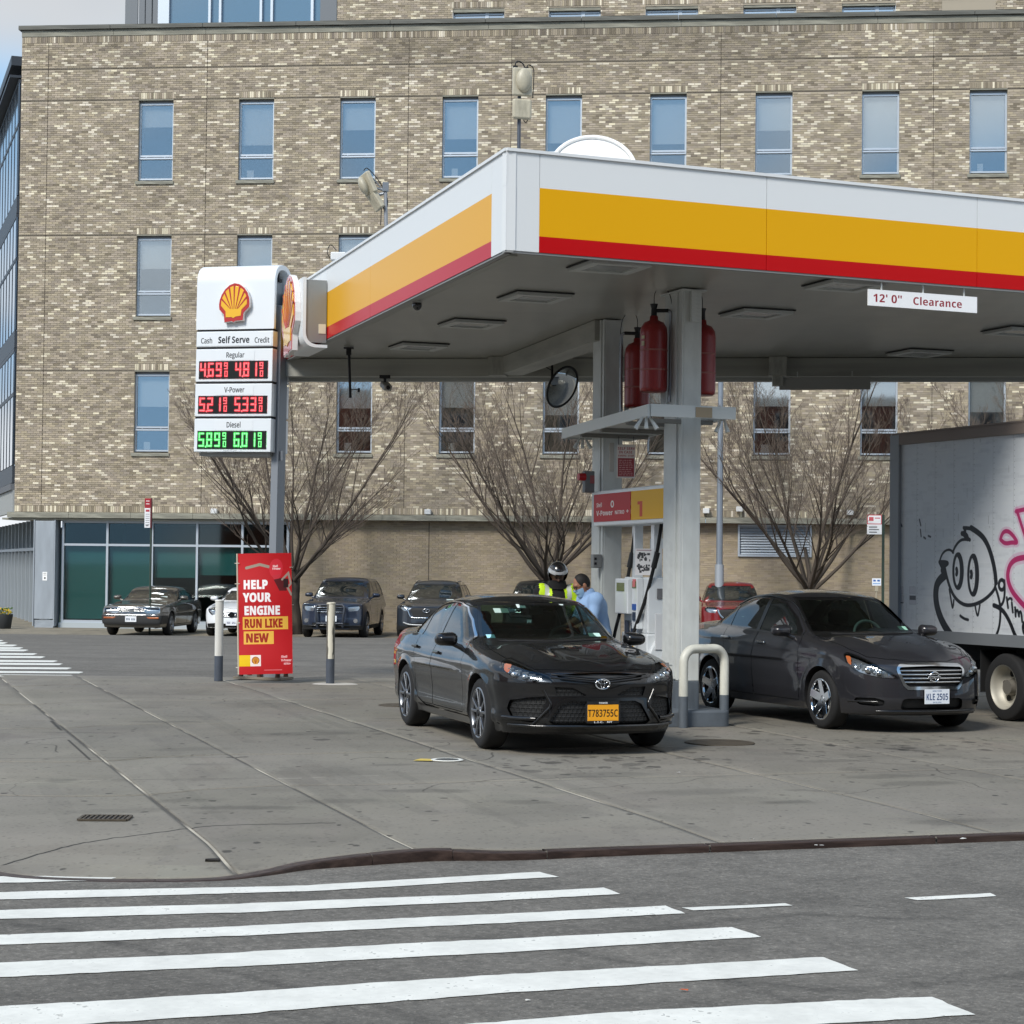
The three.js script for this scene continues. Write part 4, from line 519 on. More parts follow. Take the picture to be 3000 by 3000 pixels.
// things hung under the soffit
{
  const p = onY(1618, 1046, YS), m = thing('convex_mirror', 'round convex mirror with black rim hanging from the canopy', 'mirror', [p.x, YS, p.z]);
  mesh('hanger', merge(bar([0, 0, 0], [0, -0.42, 0], 0.018), bar([0, -0.2, 0], [-0.42, 0.02, 0.02], 0.007), box(0.14, 0.02, 0.1, 0, -0.01, 0)), matBlack, m);
  const head = mesh('mirror_glass', new THREE.SphereGeometry(0.62, 40, 12, 0, Math.PI * 2, 0, 0.53).translate(0, -0.535, 0).rotateX(Math.PI / 2), std(rgb(190, 194, 196), 0.06, 1), m); mesh('rim', new THREE.TorusGeometry(0.315, 0.018, 10, 48), matBlack, head); mesh('back', new THREE.CircleGeometry(0.31, 40).translate(0, 0, -0.01), matBlack, head);
  head.position.set(0.15, -0.45, 0.1); head.rotation.set(rad(24), rad(50), rad(0), 'YXZ');
  const q = onY(1022, 1018, YS), r = thing('hanging_rod', 'black rod with small bracket hanging from the canopy edge', 'rod', [q.x, YS, q.z]);
  mesh('rod', bar([0, 0, 0], [0.03, -0.72, 0], 0.02), matBlack, r); mesh('mount', merge(box(0.14, 0.02, 0.1, 0, -0.01, 0), box(0.07, 0.1, 0.06, 0, -0.06, 0)), matBlack, r); mesh('clip', merge(box(0.1, 0.012, 0.012, 0.09, -0.6, 0), box(0.03, 0.06, 0.03, 0.15, -0.61, 0)), matBlack, r);
  const c = onY(1222, 880, YS), k = thing('security_camera', 'black dome security camera under the canopy edge by the side fascia', 'camera', [c.x, YS, c.z]); mesh('base', cyl(0.05, 0.06, 0.03, 0, -0.015, 0), matColumn, k); mesh('dome', new THREE.SphereGeometry(0.058, 20, 14).scale(1, 1.15, 1).translate(0, -0.055, 0), phys(rgb(12, 12, 14), 0.15, { clearcoat: 1 }), k);
  const e = at(1128, 1088, 30.5), f = thing('security_camera', 'small white-hooded security camera hung from the rear beam', 'camera', [e.x, 4.56, e.z]); mesh('bracket', merge(box(0.16, 0.05, 0.1, 0, -0.02, 0), bar([0, -0.04, 0], [0, -0.1, 0], 0.02)), matBlack, f); mesh('head', rbox(0.13, 0.09, 0.2, 0.02).rotateX(rad(25)).rotateY(rad(25)).translate(0.02, -0.16, 0.04), std(rgb(170, 168, 164), 0.4), f); mesh('lens', cyl(0.03, 0.03, 0.05).rotateX(Math.PI / 2).translate(0.06, -0.19, 0.13), matBlack, f);
}
{ // clearance signs
  const t = canvasTex(1024, 150, (g, w, h) => { g.fillStyle = '#f0f1f2'; g.fillRect(0, 0, w, h); g.fillStyle = '#8e1624'; g.font = 'bold 104px sans-serif'; g.fillText('12\' 0"', 40, 114); g.font = 'bold 98px sans-serif'; g.fillText('Clearance', 410, 114); });
  const p = at(2543, 855, 21.74), q = at(2861, 885, 22.30); const L = Math.hypot(q.x - p.x, q.z - p.z), s = thing('clearance_sign', 'white clearance height sign with dark red lettering under the canopy fascia', 'sign', [p.x, 4.635, p.z], Math.atan2(-(q.z - p.z), q.x - p.x));
  const w = std(rgb(236, 238, 240), 0.5); mesh('board', box(L, 0.175, 0.02, L / 2, 0, 0), [0, 1, 2, 3, 4, 5].map((k) => k === 4 ? std(new THREE.Color(1, 1, 1), 0.5, 0, { map: t }) : w), s); mesh('bracket', merge([0.12, 0.5, 0.88].map((k) => box(0.015, 0.1, 0.012, L * k, 0.13, 0))), matColumn, s);
  const a = at(2283, 1124, 29.95), b = at(2550, 1124, 29.7), L2 = Math.hypot(b.x - a.x, b.z - a.z), s2 = thing('clearance_sign', 'grey back of a clearance sign hung under the rear beam', 'sign', [a.x, a.y, a.z], Math.atan2(-(b.z - a.z), b.x - a.x)); mesh('board', box(L2, 0.185, 0.02, L2 / 2, 0, 0), std(rgb(150, 150, 146), 0.6), s2); mesh('bracket', merge([0.2, 0.8].map((k) => box(0.015, 0.09, 0.012, L2 * k, 0.13, 0))), matColumn, s2);
}
// the shell emblem, as a raised plate with eight yellow rays
const emblemOut = [[690, 1225], [682, 1150], [672, 1072], [575, 975], [566, 880], [580, 790], [618, 690], [690, 585], [785, 505], [890, 470], [995, 492], [1095, 560], [1165, 655], [1202, 760], [1212, 850], [1206, 932], [1090, 1045], [1080, 1190], [930, 1198], [880, 1222], [838, 1206]].map(([x, y]) => [(x - 890) / 645, (848 - y) / 645]);
const emblemIn = [[718, 1132], [712, 1012], [612, 905], [618, 812], [640, 745], [696, 640], [790, 552], [888, 516], [990, 540], [1085, 610], [1140, 710], [1158, 790], [1160, 880], [1050, 985], [1035, 1105], [930, 1118], [878, 1148], [838, 1126]].map(([x, y]) => [(x - 890) / 645, (848 - y) / 645]);
const ribTips = [[628, 772], [688, 640], [783, 556], [890, 505], [1003, 548], [1096, 640], [1150, 745]].map(([x, y]) => [(x - 890) / 645, (848 - y) / 645]);
const matEmRed = phys(rgb(176, 22, 16), 0.3, coat), matEmYel = phys(rgb(232, 178, 10), 0.35, coat);
function emblem(parent, width, depth, x, y, z) {
  const g = mesh('shell_emblem', extrude(poly(emblemOut.map(([a, b]) => [a * 1.03, b * 1.03])), depth / width, 0.004), std(rgb(222, 218, 216), 0.4), parent); g.position.set(x, y, z); g.scale.setScalar(width);
  mesh('emblem_border', extrude(poly(emblemOut), 0.012, 0.002), matEmRed, g).position.z = depth / width;
  mesh('emblem_face', extrude(poly(emblemIn), 0.008, 0.002), matEmYel, g).position.z = depth / width + 0.0145;
  for (const [a, b] of ribTips) { const c = [0.0 + a * 0.30, -0.19 + Math.abs(a) * 0.02], dx = a - c[0], dy = b - c[1], l = Math.hypot(dx, dy), nx = -dy / l, ny = dx / l, w0 = 0.007, w1 = 0.027; mesh('emblem_rib', extrude(poly([[c[0] + nx * w0, c[1] + ny * w0], [a * 1.03 + nx * w1, b * 1.03 + ny * w1], [a * 1.03 - nx * w1, b * 1.03 - ny * w1], [c[0] - nx * w0, c[1] - ny * w0]]), 0.006), matEmRed, g).position.z = depth / width + 0.0255; }
  return g;
}
{ // emblem sign on the side fascia
  const s = 11.72 - 8.35, g = thing('fascia_emblem_sign', 'white curved plate with a raised shell emblem on the canopy side', 'sign'); const e = leftFascia; g.position.copy(e.position); g.rotation.y = e.rotation.y; // local x from the rear corner towards the street corner
  const x1 = 3.34, x0 = 2.08, prof = new THREE.Shape(); prof.moveTo(0.30, 5.66); prof.lineTo(0.30, 4.92); prof.quadraticCurveTo(0.30, 4.74, 0.12, 4.74); prof.lineTo(-0.0, 4.74); prof.lineTo(-0.0, 4.70); prof.lineTo(0.14, 4.70); prof.quadraticCurveTo(0.345, 4.70, 0.345, 4.92); prof.lineTo(0.345, 5.66);
  mesh('plate', extrude(prof, x1 - x0, 0).rotateY(-Math.PI / 2).translate(x1, 0, 0), facWhite, g);
  mesh('side_panel', merge(box(0.012, 0.86, 0.29, x1 - 0.03, 5.2, 0.155), box(0.012, 0.86, 0.29, x0 + 0.03, 5.2, 0.155), box(x1 - x0 - 0.1, 0.012, 0.28, (x0 + x1) / 2, 5.6, 0.15)), std(rgb(150, 152, 150), 0.4, 0.5), g);
  mesh('rating_label', box(0.006, 0.13, 0.1, x1 - 0.02, 4.96, 0.07), std(rgb(208, 204, 180), 0.7), g);
  emblem(g, 0.94, 0.07, (x0 + x1) / 2 + 0.02, 5.2, 0.35);
}
// roof equipment
{
  const d = at(1738, 455, 23.6), o = thing('satellite_dish', 'white round dish standing on the canopy roof', 'dish', [d.x, 5.45, d.z]);
  const cap = new THREE.SphereGeometry(0.75, 48, 14, 0, Math.PI * 2, 0, 0.62); mesh('reflector', cap.translate(0, -0.68, 0).scale(1.15, 1.15, 1.15).rotateX(rad(62)).translate(0, 0.9, 0), std(rgb(232, 232, 230), 0.5), o); mesh('mast', bar([0, 0, -0.2], [0, 0.8, -0.12], 0.04), matSteel, o); const rim = new THREE.TorusGeometry(0.50, 0.022, 10, 60).rotateX(rad(62 - 90)).translate(0, 0.88, -0.035); mesh('rim', rim, std(rgb(240, 240, 238), 0.5), o);
  const beige = phys(rgb(196, 190, 172), 0.45, { map: dirtTex });
  const p = at(1520, 430, 23.8), a = thing('roof_antenna', 'pair of beige panel antennas on a thin mast above the canopy corner', 'antenna', [p.x, 5.45, p.z], rad(14));
  const y = (py) => at(1520, py, 23.8).y - 5.45; mesh('mast', bar([0, 0, 0], [0, y(230), 0], 0.022), std(rgb(88, 94, 104), 0.5, 0.5), a);
  mesh('upper_panel', merge(rbox(0.235, 0.33, 0.06, 0.02, 0.02, y(243), 0.05)), beige, a); mesh('radome', new THREE.SphereGeometry(0.15, 24, 16).scale(0.62, 0.92, 0.4).translate(0.03, y(240), 0.09), beige, a); mesh('lower_panel', rbox(0.23, 0.24, 0.06, 0.03, 0.02, y(322), 0.05), beige, a);
  mesh('cable', merge(tube([[-0.06, y(200), 0.02], [-0.05, y(185), 0.02], [0.0, y(180), 0], [0.05, y(190), 0], [0.06, y(204), 0]], 0.008, 20, 6), tube([[0.08, y(204), 0.02], [0.1, y(188), 0], [0.16, y(195), 0], [0.17, y(240), 0], [0.16, y(285), 0]], 0.006, 24, 6), tube([[0.05, y(350), 0], [0.08, y(358), 0], [0.1, y(350), 0.02]], 0.005, 12, 6), box(0.05, 0.06, 0.04, -0.06, y(203), 0.03), box(0.05, 0.06, 0.04, 0.07, y(205), 0.03)), matBlack, a);
  const p2 = at(1132, 680, 27.2), b = thing('roof_antenna', 'beige panel antenna tilted on a grey mast behind the side fascia', 'antenna', [p2.x, 5.45, p2.z], 0);
  const q = (px, py, dz = 0) => { const v = at(px, py, 27.2); return [v.x - p2.x, v.y - 5.45, dz]; };
  mesh('mast', bar(q(1132, 700), q(1129, 545), 0.024), std(rgb(150, 154, 160), 0.5, 0.5), b);
  const pan = (px, py, w, h, t) => rbox(w, h, 0.07, 0.02).rotateY(rad(-58)).rotateZ(rad(t)).translate(...q(px, py)); mesh('upper_panel', merge(pan(1078, 540, 0.26, 0.3, 24)), beige, b); mesh('radome', new THREE.SphereGeometry(0.13, 20, 14).scale(0.5, 1, 0.8).rotateZ(rad(24)).translate(...q(1066, 545)), beige, b); mesh('lower_panel', pan(1102, 590, 0.2, 0.24, 30), beige, b);
  mesh('clamp', merge(bar(q(1085, 545), q(1130, 560), 0.014), bar(q(1095, 575), q(1130, 565), 0.02), bar(q(1090, 520), q(1125, 560), 0.008), box(0.08, 0.12, 0.08).translate(...q(1130, 548))), matSteel, b); mesh('cable', tube([q(1066, 500), q(1072, 492), q(1110, 530), q(1136, 590), q(1128, 620), q(1120, 600), q(1115, 660)], 0.007, 40, 6), matBlack, b);
  const w = at(992, 752, 29.2), f = thing('roof_floodlight', 'small white floodlight behind the canopy parapet', 'floodlight', [w.x, 5.45, w.z]); mesh('head', rbox(0.22, 0.12, 0.14, 0.02, 0, w.y - 5.45, 0), matFit, f); mesh('post', bar([0, 0, 0], [0, w.y - 5.45, 0], 0.02), matSteel, f); mesh('cable', tube([[-0.1, w.y - 5.5, 0], [-0.16, w.y - 5.4, 0], [-0.12, w.y - 5.28, 0], [-0.03, w.y - 5.36, 0]], 0.006, 16, 6), matBlack, f);
}

// ---------------------------------------------------------------- price sign, banner, guard posts
{
  const G = onY(797, 1990, 0), s = thing('price_sign', 'tall white fuel price sign with shell emblem and lit red and green prices', 'price sign', [G.x, 0, G.z], rad(-18));
  s.rotation.z = rad(-0.6); // it leans a little
  const matPole = std(rgb(134, 140, 148), 0.45, 0.3), matCab = phys(rgb(222, 228, 233), 0.4, { clearcoat: 0.6 });
  mesh('pole', rbox(0.115, 5.6, 0.27, 0.006, 0.02, 2.82, 0), matPole, s);
  const X0 = -1.24, X1 = 0.03, W = X1 - X0, XC = (X0 + X1) / 2, TH = 0.17;
  const rows = [[3.40, 3.905], [3.935, 4.43], [4.46, 4.955], [4.985, 5.22]];
  const ink = '#23282e';
  const seg7 = { 0: 'abcdef', 1: 'bc', 2: 'abged', 3: 'abgcd', 4: 'fgbc', 5: 'afgcd', 6: 'afgedc', 8: 'abcdefg', 9: 'abcdfg' };
  function led(text, color, core) {
    const draw = (glow) => canvasTex(1024, 220, (g, w, h) => {
      g.fillStyle = glow ? '#000' : '#0c0a10'; g.fillRect(0, 0, w, h);
      const digit = (d, x, y, dw, dh, lw) => { const P = { a: [0, 0, 1, 0], b: [1, 0, 1, .5], c: [1, .5, 1, 1], d: [0, 1, 1, 1], e: [0, .5, 0, 1], f: [0, 0, 0, .5], g: [0, .5, 1, .5] }; for (const k of seg7[d]) { const q = P[k]; for (const [lw2, col] of [[lw * 2.1, color], [lw, core]]) { g.strokeStyle = col; g.globalAlpha = lw2 > lw ? 0.55 : 1; g.lineCap = 'round'; g.lineWidth = lw2; g.beginPath(); g.moveTo(x + q[0] * dw, y + q[1] * dh); g.lineTo(x + q[2] * dw, y + q[3] * dh); g.stroke(); } } g.globalAlpha = 1; };
      for (const [t, x0] of [[text[0], 30], [text[1], 555]]) { let x = x0; [...t].forEach((c, i) => { if (c === '.') { g.fillStyle = core; g.beginPath(); g.arc(x - 20, 192, 13, 0, 7); g.fill(); } else { digit(c, x, 32, 62, 150, 19); x += 118; } }); digit('9', x - 2, 26, 40, 70, 12); digit('0', x + 6, 128, 34, 62, 11); }
    });
    const t = draw(true); return new THREE.MeshStandardMaterial({ color: rgb(14, 12, 16), roughness: 0.4, map: draw(false), emissive: new THREE.Color(1, 1, 1), emissiveMap: t, emissiveIntensity: 0.9 });
  }
  const letter = (t, px, x, g, bold) => { g.fillStyle = ink; g.font = (bold ? 'bold ' : '') + px + 'px sans-serif'; g.textAlign = 'center'; g.save(); g.translate(x, 0); g.scale(0.78, 1); g.fillText(t, 0, 92); g.strokeStyle = ink; g.lineWidth = 4; g.strokeText(t, 0, 92); g.restore(); };
  const cab = (front, y0, y1, name) => { const z = front ? 0.14 + TH / 2 : -0.14 - TH / 2; return mesh(name, rbox(W, y1 - y0, TH, 0.012, XC, (y0 + y1) / 2, z), matCab, s); };
  const names = ['Diesel', 'V-Power', 'Regular'], vals = [['5.89', '6.01'], ['5.21', '5.33'], ['4.69', '4.81']], cols = [['#18d838', '#8dffa0'], ['#ff1828', '#ff7076'], ['#ff1828', '#ff7076']];
  rows.forEach(([y0, y1], i) => {
    const p = cab(true, y0, y1, 'sign_panel'); cab(false, y0, y1, 'rear_panel'); const zf = 0.14 + TH + 0.003, h = y1 - y0;
    if (i < 3) {
      mesh('grade_lettering', box(W * 0.5, h * 0.3, 0.002, XC + 0.02, y1 - h * 0.2, zf), std(new THREE.Color(1, 1, 1), 0.5, 0, { map: canvasTex(512, 128, (g, w, hh) => { g.fillStyle = '#dde3e8'; g.fillRect(0, 0, w, hh); letter(names[i], 92, w / 2, g); }) }), p);
      mesh('led_display', box(W - 0.13, h * 0.54, 0.012, XC - 0.005, y0 + h * 0.36, zf), led(vals[i], ...cols[i]), p);
      if (i === 0) mesh('small_print', box(0.3, 0.03, 0.002, XC, y0 + 0.022, zf), std(new THREE.Color(1, 1, 1), 0.5, 0, { map: canvasTex(256, 26, (g, w, hh) => { g.fillStyle = '#dde3e8'; g.fillRect(0, 0, w, hh); g.fillStyle = '#60656b'; g.font = '24px sans-serif'; g.fillText('Includes All Taxes', 8, 21); }) }), p);
    } else mesh('lettering', box(W - 0.04, h * 0.86, 0.002, XC, (y0 + y1) / 2, zf), std(new THREE.Color(1, 1, 1), 0.5, 0, { map: canvasTex(1024, 180, (g, w, hh) => { g.fillStyle = '#dde3e8'; g.fillRect(0, 0, w, hh); g.save(); g.translate(0, 52); letter('Cash', 96, 130, g); letter('Self Serve', 118, 505, g, true); letter('Credit', 96, 890, g); g.restore(); }) }), p);
  });
  // rounded top: one shell bent over both faces
  const pr = new THREE.Shape(); const d = 0.14 + TH; pr.moveTo(-d, 5.25); pr.lineTo(-d, 5.95); pr.quadraticCurveTo(-d, 6.24, 0, 6.24); pr.quadraticCurveTo(d, 6.24, d, 5.95); pr.lineTo(d, 5.25); pr.lineTo(d - 0.07, 5.25); pr.lineTo(d - 0.07, 5.92); pr.quadraticCurveTo(d - 0.07, 6.16, 0, 6.16); pr.quadraticCurveTo(-d + 0.07, 6.16, -d + 0.07, 5.92); pr.lineTo(-d + 0.07, 5.25);
  const head = mesh('sign_head', extrude(pr, W, 0.012, 20).rotateY(Math.PI / 2).translate(X0, 0, 0), matCab, s);
  mesh('end_recess', merge(box(0.012, 0.8, 0.4, X1 - 0.1, 5.66, 0), box(0.012, 0.8, 0.4, X0 + 0.06, 5.66, 0)), std(rgb(126, 132, 138), 0.5), head); mesh('lifting_lug', merge(box(0.03, 0.1, 0.03, X1 - 0.08, 6.08, 0), box(0.03, 0.05, 0.1, X1 - 0.08, 6.02, -0.06)), matBlack, head);
  mesh('panel_gap', merge(box(W - 0.02, 0.03, 0.28, XC, 3.92, 0.16), box(W - 0.02, 0.03, 0.28, XC, 4.445, 0.16), box(W - 0.02, 0.03, 0.28, XC, 4.97, 0.16), box(W - 0.02, 0.03, 0.28, XC, 5.235, 0.16)), matDark, s);
  emblem(s, 0.5, 0.06, XC + 0.02, 5.64, 0.14 + TH + 0.012);
  mesh('junction_box', box(0.06, 0.14, 0.05, 0.09, 3.36, 0.05), matPole, s); mesh('under_tray', box(W - 0.1, 0.05, 0.4, XC, 3.37, 0.02), matGreyEdge, s);
  mesh('base_plate', box(0.78, 0.035, 0.46, -0.12, 0.022, 0.05), std(rgb(128, 120, 106), 0.7), s); mesh('gusset', merge(box(0.3, 0.18, 0.02, -0.02, 0.12, 0.14), box(0.02, 0.18, 0.3, -0.1, 0.12, 0.05)), matPole, s);
  mesh('bolt', merge([[-0.42, 0.2], [-0.42, -0.1], [0.18, 0.2], [0.18, -0.1], [-0.12, 0.2]].map(([x, z]) => cyl(0.035, 0.04, 0.06, x, 0.065, z, 8))), std(rgb(70, 44, 34), 0.8), s);
}
{
  const bl = onY(703, 1984, 0.10), p = at(779, 1975, 29.85), b = thing('promotional_banner', 'red banner reading help your engine run like new, tied to the sign pole', 'banner', [p.x, p.y, p.z], rad(4)); b.rotation.z = rad(1.6); b.rotation.x = rad(-1);
  const w = 0.775, h = 1.76;
  const t = canvasTex(660, 1500, (g, W, H) => {
    g.fillStyle = '#bd141c'; g.fillRect(0, 0, W, H);
    const txt = (s, x, y, px, col, sx = 1) => { g.fillStyle = col; g.font = 'bold ' + px + 'px sans-serif'; g.save(); g.translate(x, y); g.scale(sx, 1); g.fillText(s, 0, 0); g.strokeStyle = col; g.lineWidth = px > 100 ? 9 : 3; g.strokeText(s, 0, 0); g.restore(); };
    g.strokeStyle = '#9c8f80'; g.lineWidth = 36; g.lineCap = 'round'; g.beginPath(); g.moveTo(105, 180); g.lineTo(270, 140); g.lineTo(380, 170); g.stroke(); g.fillStyle = '#d02a38'; g.beginPath(); g.ellipse(470, 190, 82, 120, 0.1, 0, 7); g.fill(); g.fillStyle = '#c8303c'; g.beginPath(); g.moveTo(420, 280); g.lineTo(540, 260); g.lineTo(470, 380); g.fill();
    g.fillStyle = '#5a1418'; g.beginPath(); g.moveTo(440, 330); g.lineTo(580, 300); g.lineTo(600, 470); g.lineTo(510, 470); g.fill(); g.strokeStyle = '#a08c80'; g.lineWidth = 26; g.beginPath(); g.moveTo(545, 330); g.lineTo(620, 250); g.lineTo(650, 380); g.lineTo(610, 430); g.lineTo(655, 520); g.stroke(); g.fillStyle = '#2c1416'; g.fillRect(560, 320, 60, 110);
    txt('Shell', 430, 175, 34, '#f0c8c8', .8); txt('V-Power', 424, 206, 32, '#f0c8c8', .8);
    txt('HELP', 60, 440, 148, '#f6f3f4', 0.86); txt('YOUR', 60, 600, 148, '#f6f3f4', 0.86); txt('ENGINE', 66, 762, 148, '#f6f3f4', 0.80);
    g.fillStyle = '#eab648'; g.fillRect(50, 788, 560, 160); g.fillRect(60, 968, 372, 160); txt('RUN LIKE', 66, 922, 146, '#a02614', 0.73); txt('NEW', 82, 1102, 146, '#a02614', 0.86);
    g.fillStyle = '#ecc400'; g.fillRect(0, 1262, 140, 138); g.fillStyle = '#f4e6e2'; g.fillRect(140, 1262, 130, 138); g.fillStyle = '#8a3a1c'; g.beginPath(); g.ellipse(205, 1328, 48, 46, 0, 0, 7); g.fill(); g.fillStyle = '#d8962c'; g.beginPath(); g.ellipse(205, 1326, 40, 38, 0, 0, 7); g.fill(); g.fillRect(180, 1350, 52, 24); g.strokeStyle = '#a8501c'; g.lineWidth = 4; for (const k of [-30, -15, 0, 15, 30]) { g.beginPath(); g.moveTo(205, 1368); g.lineTo(205 + k, 1294); g.stroke(); }
    txt('Shell', 520, 1300, 36, '#efb6b8', .9); txt('V-Power', 520, 1346, 40, '#efb6b8', .8); txt('NiTRO+', 552, 1386, 30, '#efb6b8', .8); g.fillStyle = '#d86a70'; g.fillRect(310, 1444, 220, 12);
  });
  const g = new THREE.PlaneGeometry(w, h, 16, 30), q = g.attributes.position; for (let i = 0; i < q.count; i++) { const x = q.getX(i), y = q.getY(i); q.setZ(i, 0.012 * Math.sin(x * 7 + y * 2) + 0.01 * Math.sin(y * 6) - 0.05 * (x / w) * (x / w) * 4); } g.computeVertexNormals(); g.translate(0, h / 2, 0);
  mesh('sheet', g, std(new THREE.Color(1, 1, 1), 0.45, 0, { map: t, side: THREE.DoubleSide }), b); mesh('backing', g.clone().translate(0, 0, -0.012), std(rgb(196, 190, 186), 0.6), b);
  mesh('ties', merge([0.1, 0.75, 1.32, 1.62].map((y) => bar([-w / 2 + 0.02, y, -0.04], [-w / 2 - 0.05, y, -0.1], 0.005)), [0.1, 1.0, 1.55].map((y) => bar([w / 2 - 0.02, y, -0.04], [w / 2 + 0.02, y, -0.1], 0.005))), std(rgb(214, 206, 190), 0.7), b); mesh('frame_pole', bar([-w / 2 - 0.012, 0, -0.07], [-w / 2 - 0.012, h, -0.07], 0.012), std(rgb(200, 188, 170), 0.6), b);
}
{
  const scuffTex = dataTex(256, (u, v) => { const a = fbm(u * 6, v * 6, 3, 5, 6); const k = a > 0.60 ? 0.42 : a < 0.32 ? 0.75 : 0.97; return [k, k * 0.99, k * 0.95]; }, true);
  const cleanW = std(rgb(226, 226, 224), 0.5, 0, { map: dirtTex }), scuffW = std(rgb(222, 220, 212), 0.6, 0, { map: scuffTex }), navy = std(rgb(76, 84, 98), 0.6, 0, { map: dirtTex });
  for (const [px, py, topPy, m, label] of [[640, 1995, 1757, cleanW, 'clean white guard post with dark foot beside the banner'], [967, 2005, 1764, scuffW, 'scuffed white guard post with rusty marks and dark foot']]) {
    const p = onY(px, py, 0), D = -p.z, h = at(px, topPy, D).y, r = 13 / 6000 * D * 0.95, o = thing('guard_post', label, 'bollard', [p.x, 0, p.z], 0, 'guard posts beside the price sign');
    mesh('post', lathe([[r, 0.36], [r, h - 0.03], [r * 0.98, h - 0.03], [r * 1.08, h - 0.025], [r * 1.08, h - 0.008], [r * 0.8, h], [0, h + 0.004]], 28), m, o); mesh('painted_foot', cyl(r + 0.001, r + 0.001, 0.37, 0, 0.185, 0, 28), navy, o);
    if (m === scuffW) mesh('concrete_collar', cyl(0.2, 0.24, 0.012, 0.05, 0.01, 0, 28).scale(1.4, 1, 1), std(rgb(176, 172, 164), 0.9), o); else mesh('bolt', bar([-r, h * 0.93, 0], [-r - 0.04, h * 0.93, 0], 0.012), matSteel, o);
  }
}
// covers, grates and litter on the ground
{
  const iron = std(rgb(96, 88, 78), 0.65, 0.5, { map: dirtTex });
  const lid = (px, py, r, label, m = iron) => { const p = onY(px, py, 0), o = thing('cover_plate', label, 'manhole cover', [p.x, 0.004, p.z]); mesh('rim', new THREE.TorusGeometry(r, 0.02, 8, 48).rotateX(Math.PI / 2).scale(1, 0.4, 1), m, o); mesh('plate', lathe([[0, 0.006], [r * 0.96, 0.006], [r * 0.98, 0]], 48), m, o); return o; };
  lid(2108, 2177, 0.33, 'round rusty manhole cover beside the hoop guard rail'); lid(1172, 2067, 0.25, 'round dark cover in the concrete by the sedan rear wheel'); 
  const p = onY(1310, 2228, 0), f = thing('tank_fill_cap', 'white and yellow painted tank fill ring set in the concrete', 'fill cap', [p.x, 0.006, p.z]); mesh('white_ring', new THREE.TorusGeometry(0.125, 0.022, 8, 40).rotateX(Math.PI / 2).scale(1, 0.3, 1), paint, f); mesh('cap', lathe([[0, 0.008], [0.1, 0.006], [0.105, 0]], 32), std(rgb(70, 72, 70), 0.6), f); mesh('yellow_patch', groundPoly([[-0.30, -0.10], [-0.13, -0.12], [-0.12, 0.05], [-0.24, 0.09]], () => 0.001), std(rgb(196, 172, 84), 0.7), f);
  const q = onY(308, 2399, 0), d = thing('drain_grate', 'small rectangular iron drain grate in the concrete', 'drain', [q.x, 0.004, q.z], rad(2)); mesh('pit', box(0.3, 0.004, 0.22), matDark, d); mesh('frame', merge(box(0.32, 0.012, 0.02, 0, 0.004, 0.12), box(0.32, 0.012, 0.02, 0, 0.004, -0.12), box(0.02, 0.012, 0.22, 0.16, 0.004, 0), box(0.02, 0.012, 0.22, -0.16, 0.004, 0)), iron, d); for (let i = 0; i < 9; i++) mesh('bar', box(0.012, 0.01, 0.22, -0.13 + i * 0.0325, 0.005, 0), iron, d);
  const bits = [[2005, 2905, 'orange', [186, 92, 56], 0.017, 'crumpled orange scrap lying on the asphalt'], [2823, 2460, 'white', [206, 206, 200], 0.02, 'small white scrap by the kerb'], [1545, 2935, 'white', [190, 190, 186], 0.012, 'pale scrap between the crosswalk stripes'], [2408, 2480, 'white', [196, 194, 190], 0.014, 'small white scrap by the kerb'], [2390, 2479, 'white', [186, 186, 182], 0.012, 'small white scrap by the kerb'], [2205, 2461, 'white', [200, 198, 192], 0.018, 'pale scrap on the concrete edge'], [628, 2527, 'dark', [40, 38, 36], 0.06, 'dark leaf in a crack of the sloping kerb'], [1987, 2265, 'white', [190, 188, 184], 0.016, 'white fleck on the forecourt concrete']];
  for (const [x, y, , c, r, label] of bits) { const road0 = y > 2490 && label !== bits[6][5]; const P = road0 ? (() => { const k = onRoad(x, y); return V3(k[0], -0.06, -k[1]); })() : onY(x, y, y > 2500 ? -0.04 : 0); const rr = rng(x), pts = []; for (let i = 0; i < 14; i++) { const a = rr() * 6.28, q2 = r * (0.4 + 0.6 * rr()); pts.push(V3(Math.cos(a) * q2 * 1.3, rr() * r * 0.35, Math.sin(a) * q2 * 0.8)); } const o = tag(mesh('litter', new ConvexGeometry(pts), std(rgb(...c), 0.8)), label, 'litter', label.includes('small white scrap') ? 'white scraps by the kerb' : undefined); o.position.set(P.x, P.y + 0.006, P.z); }
}
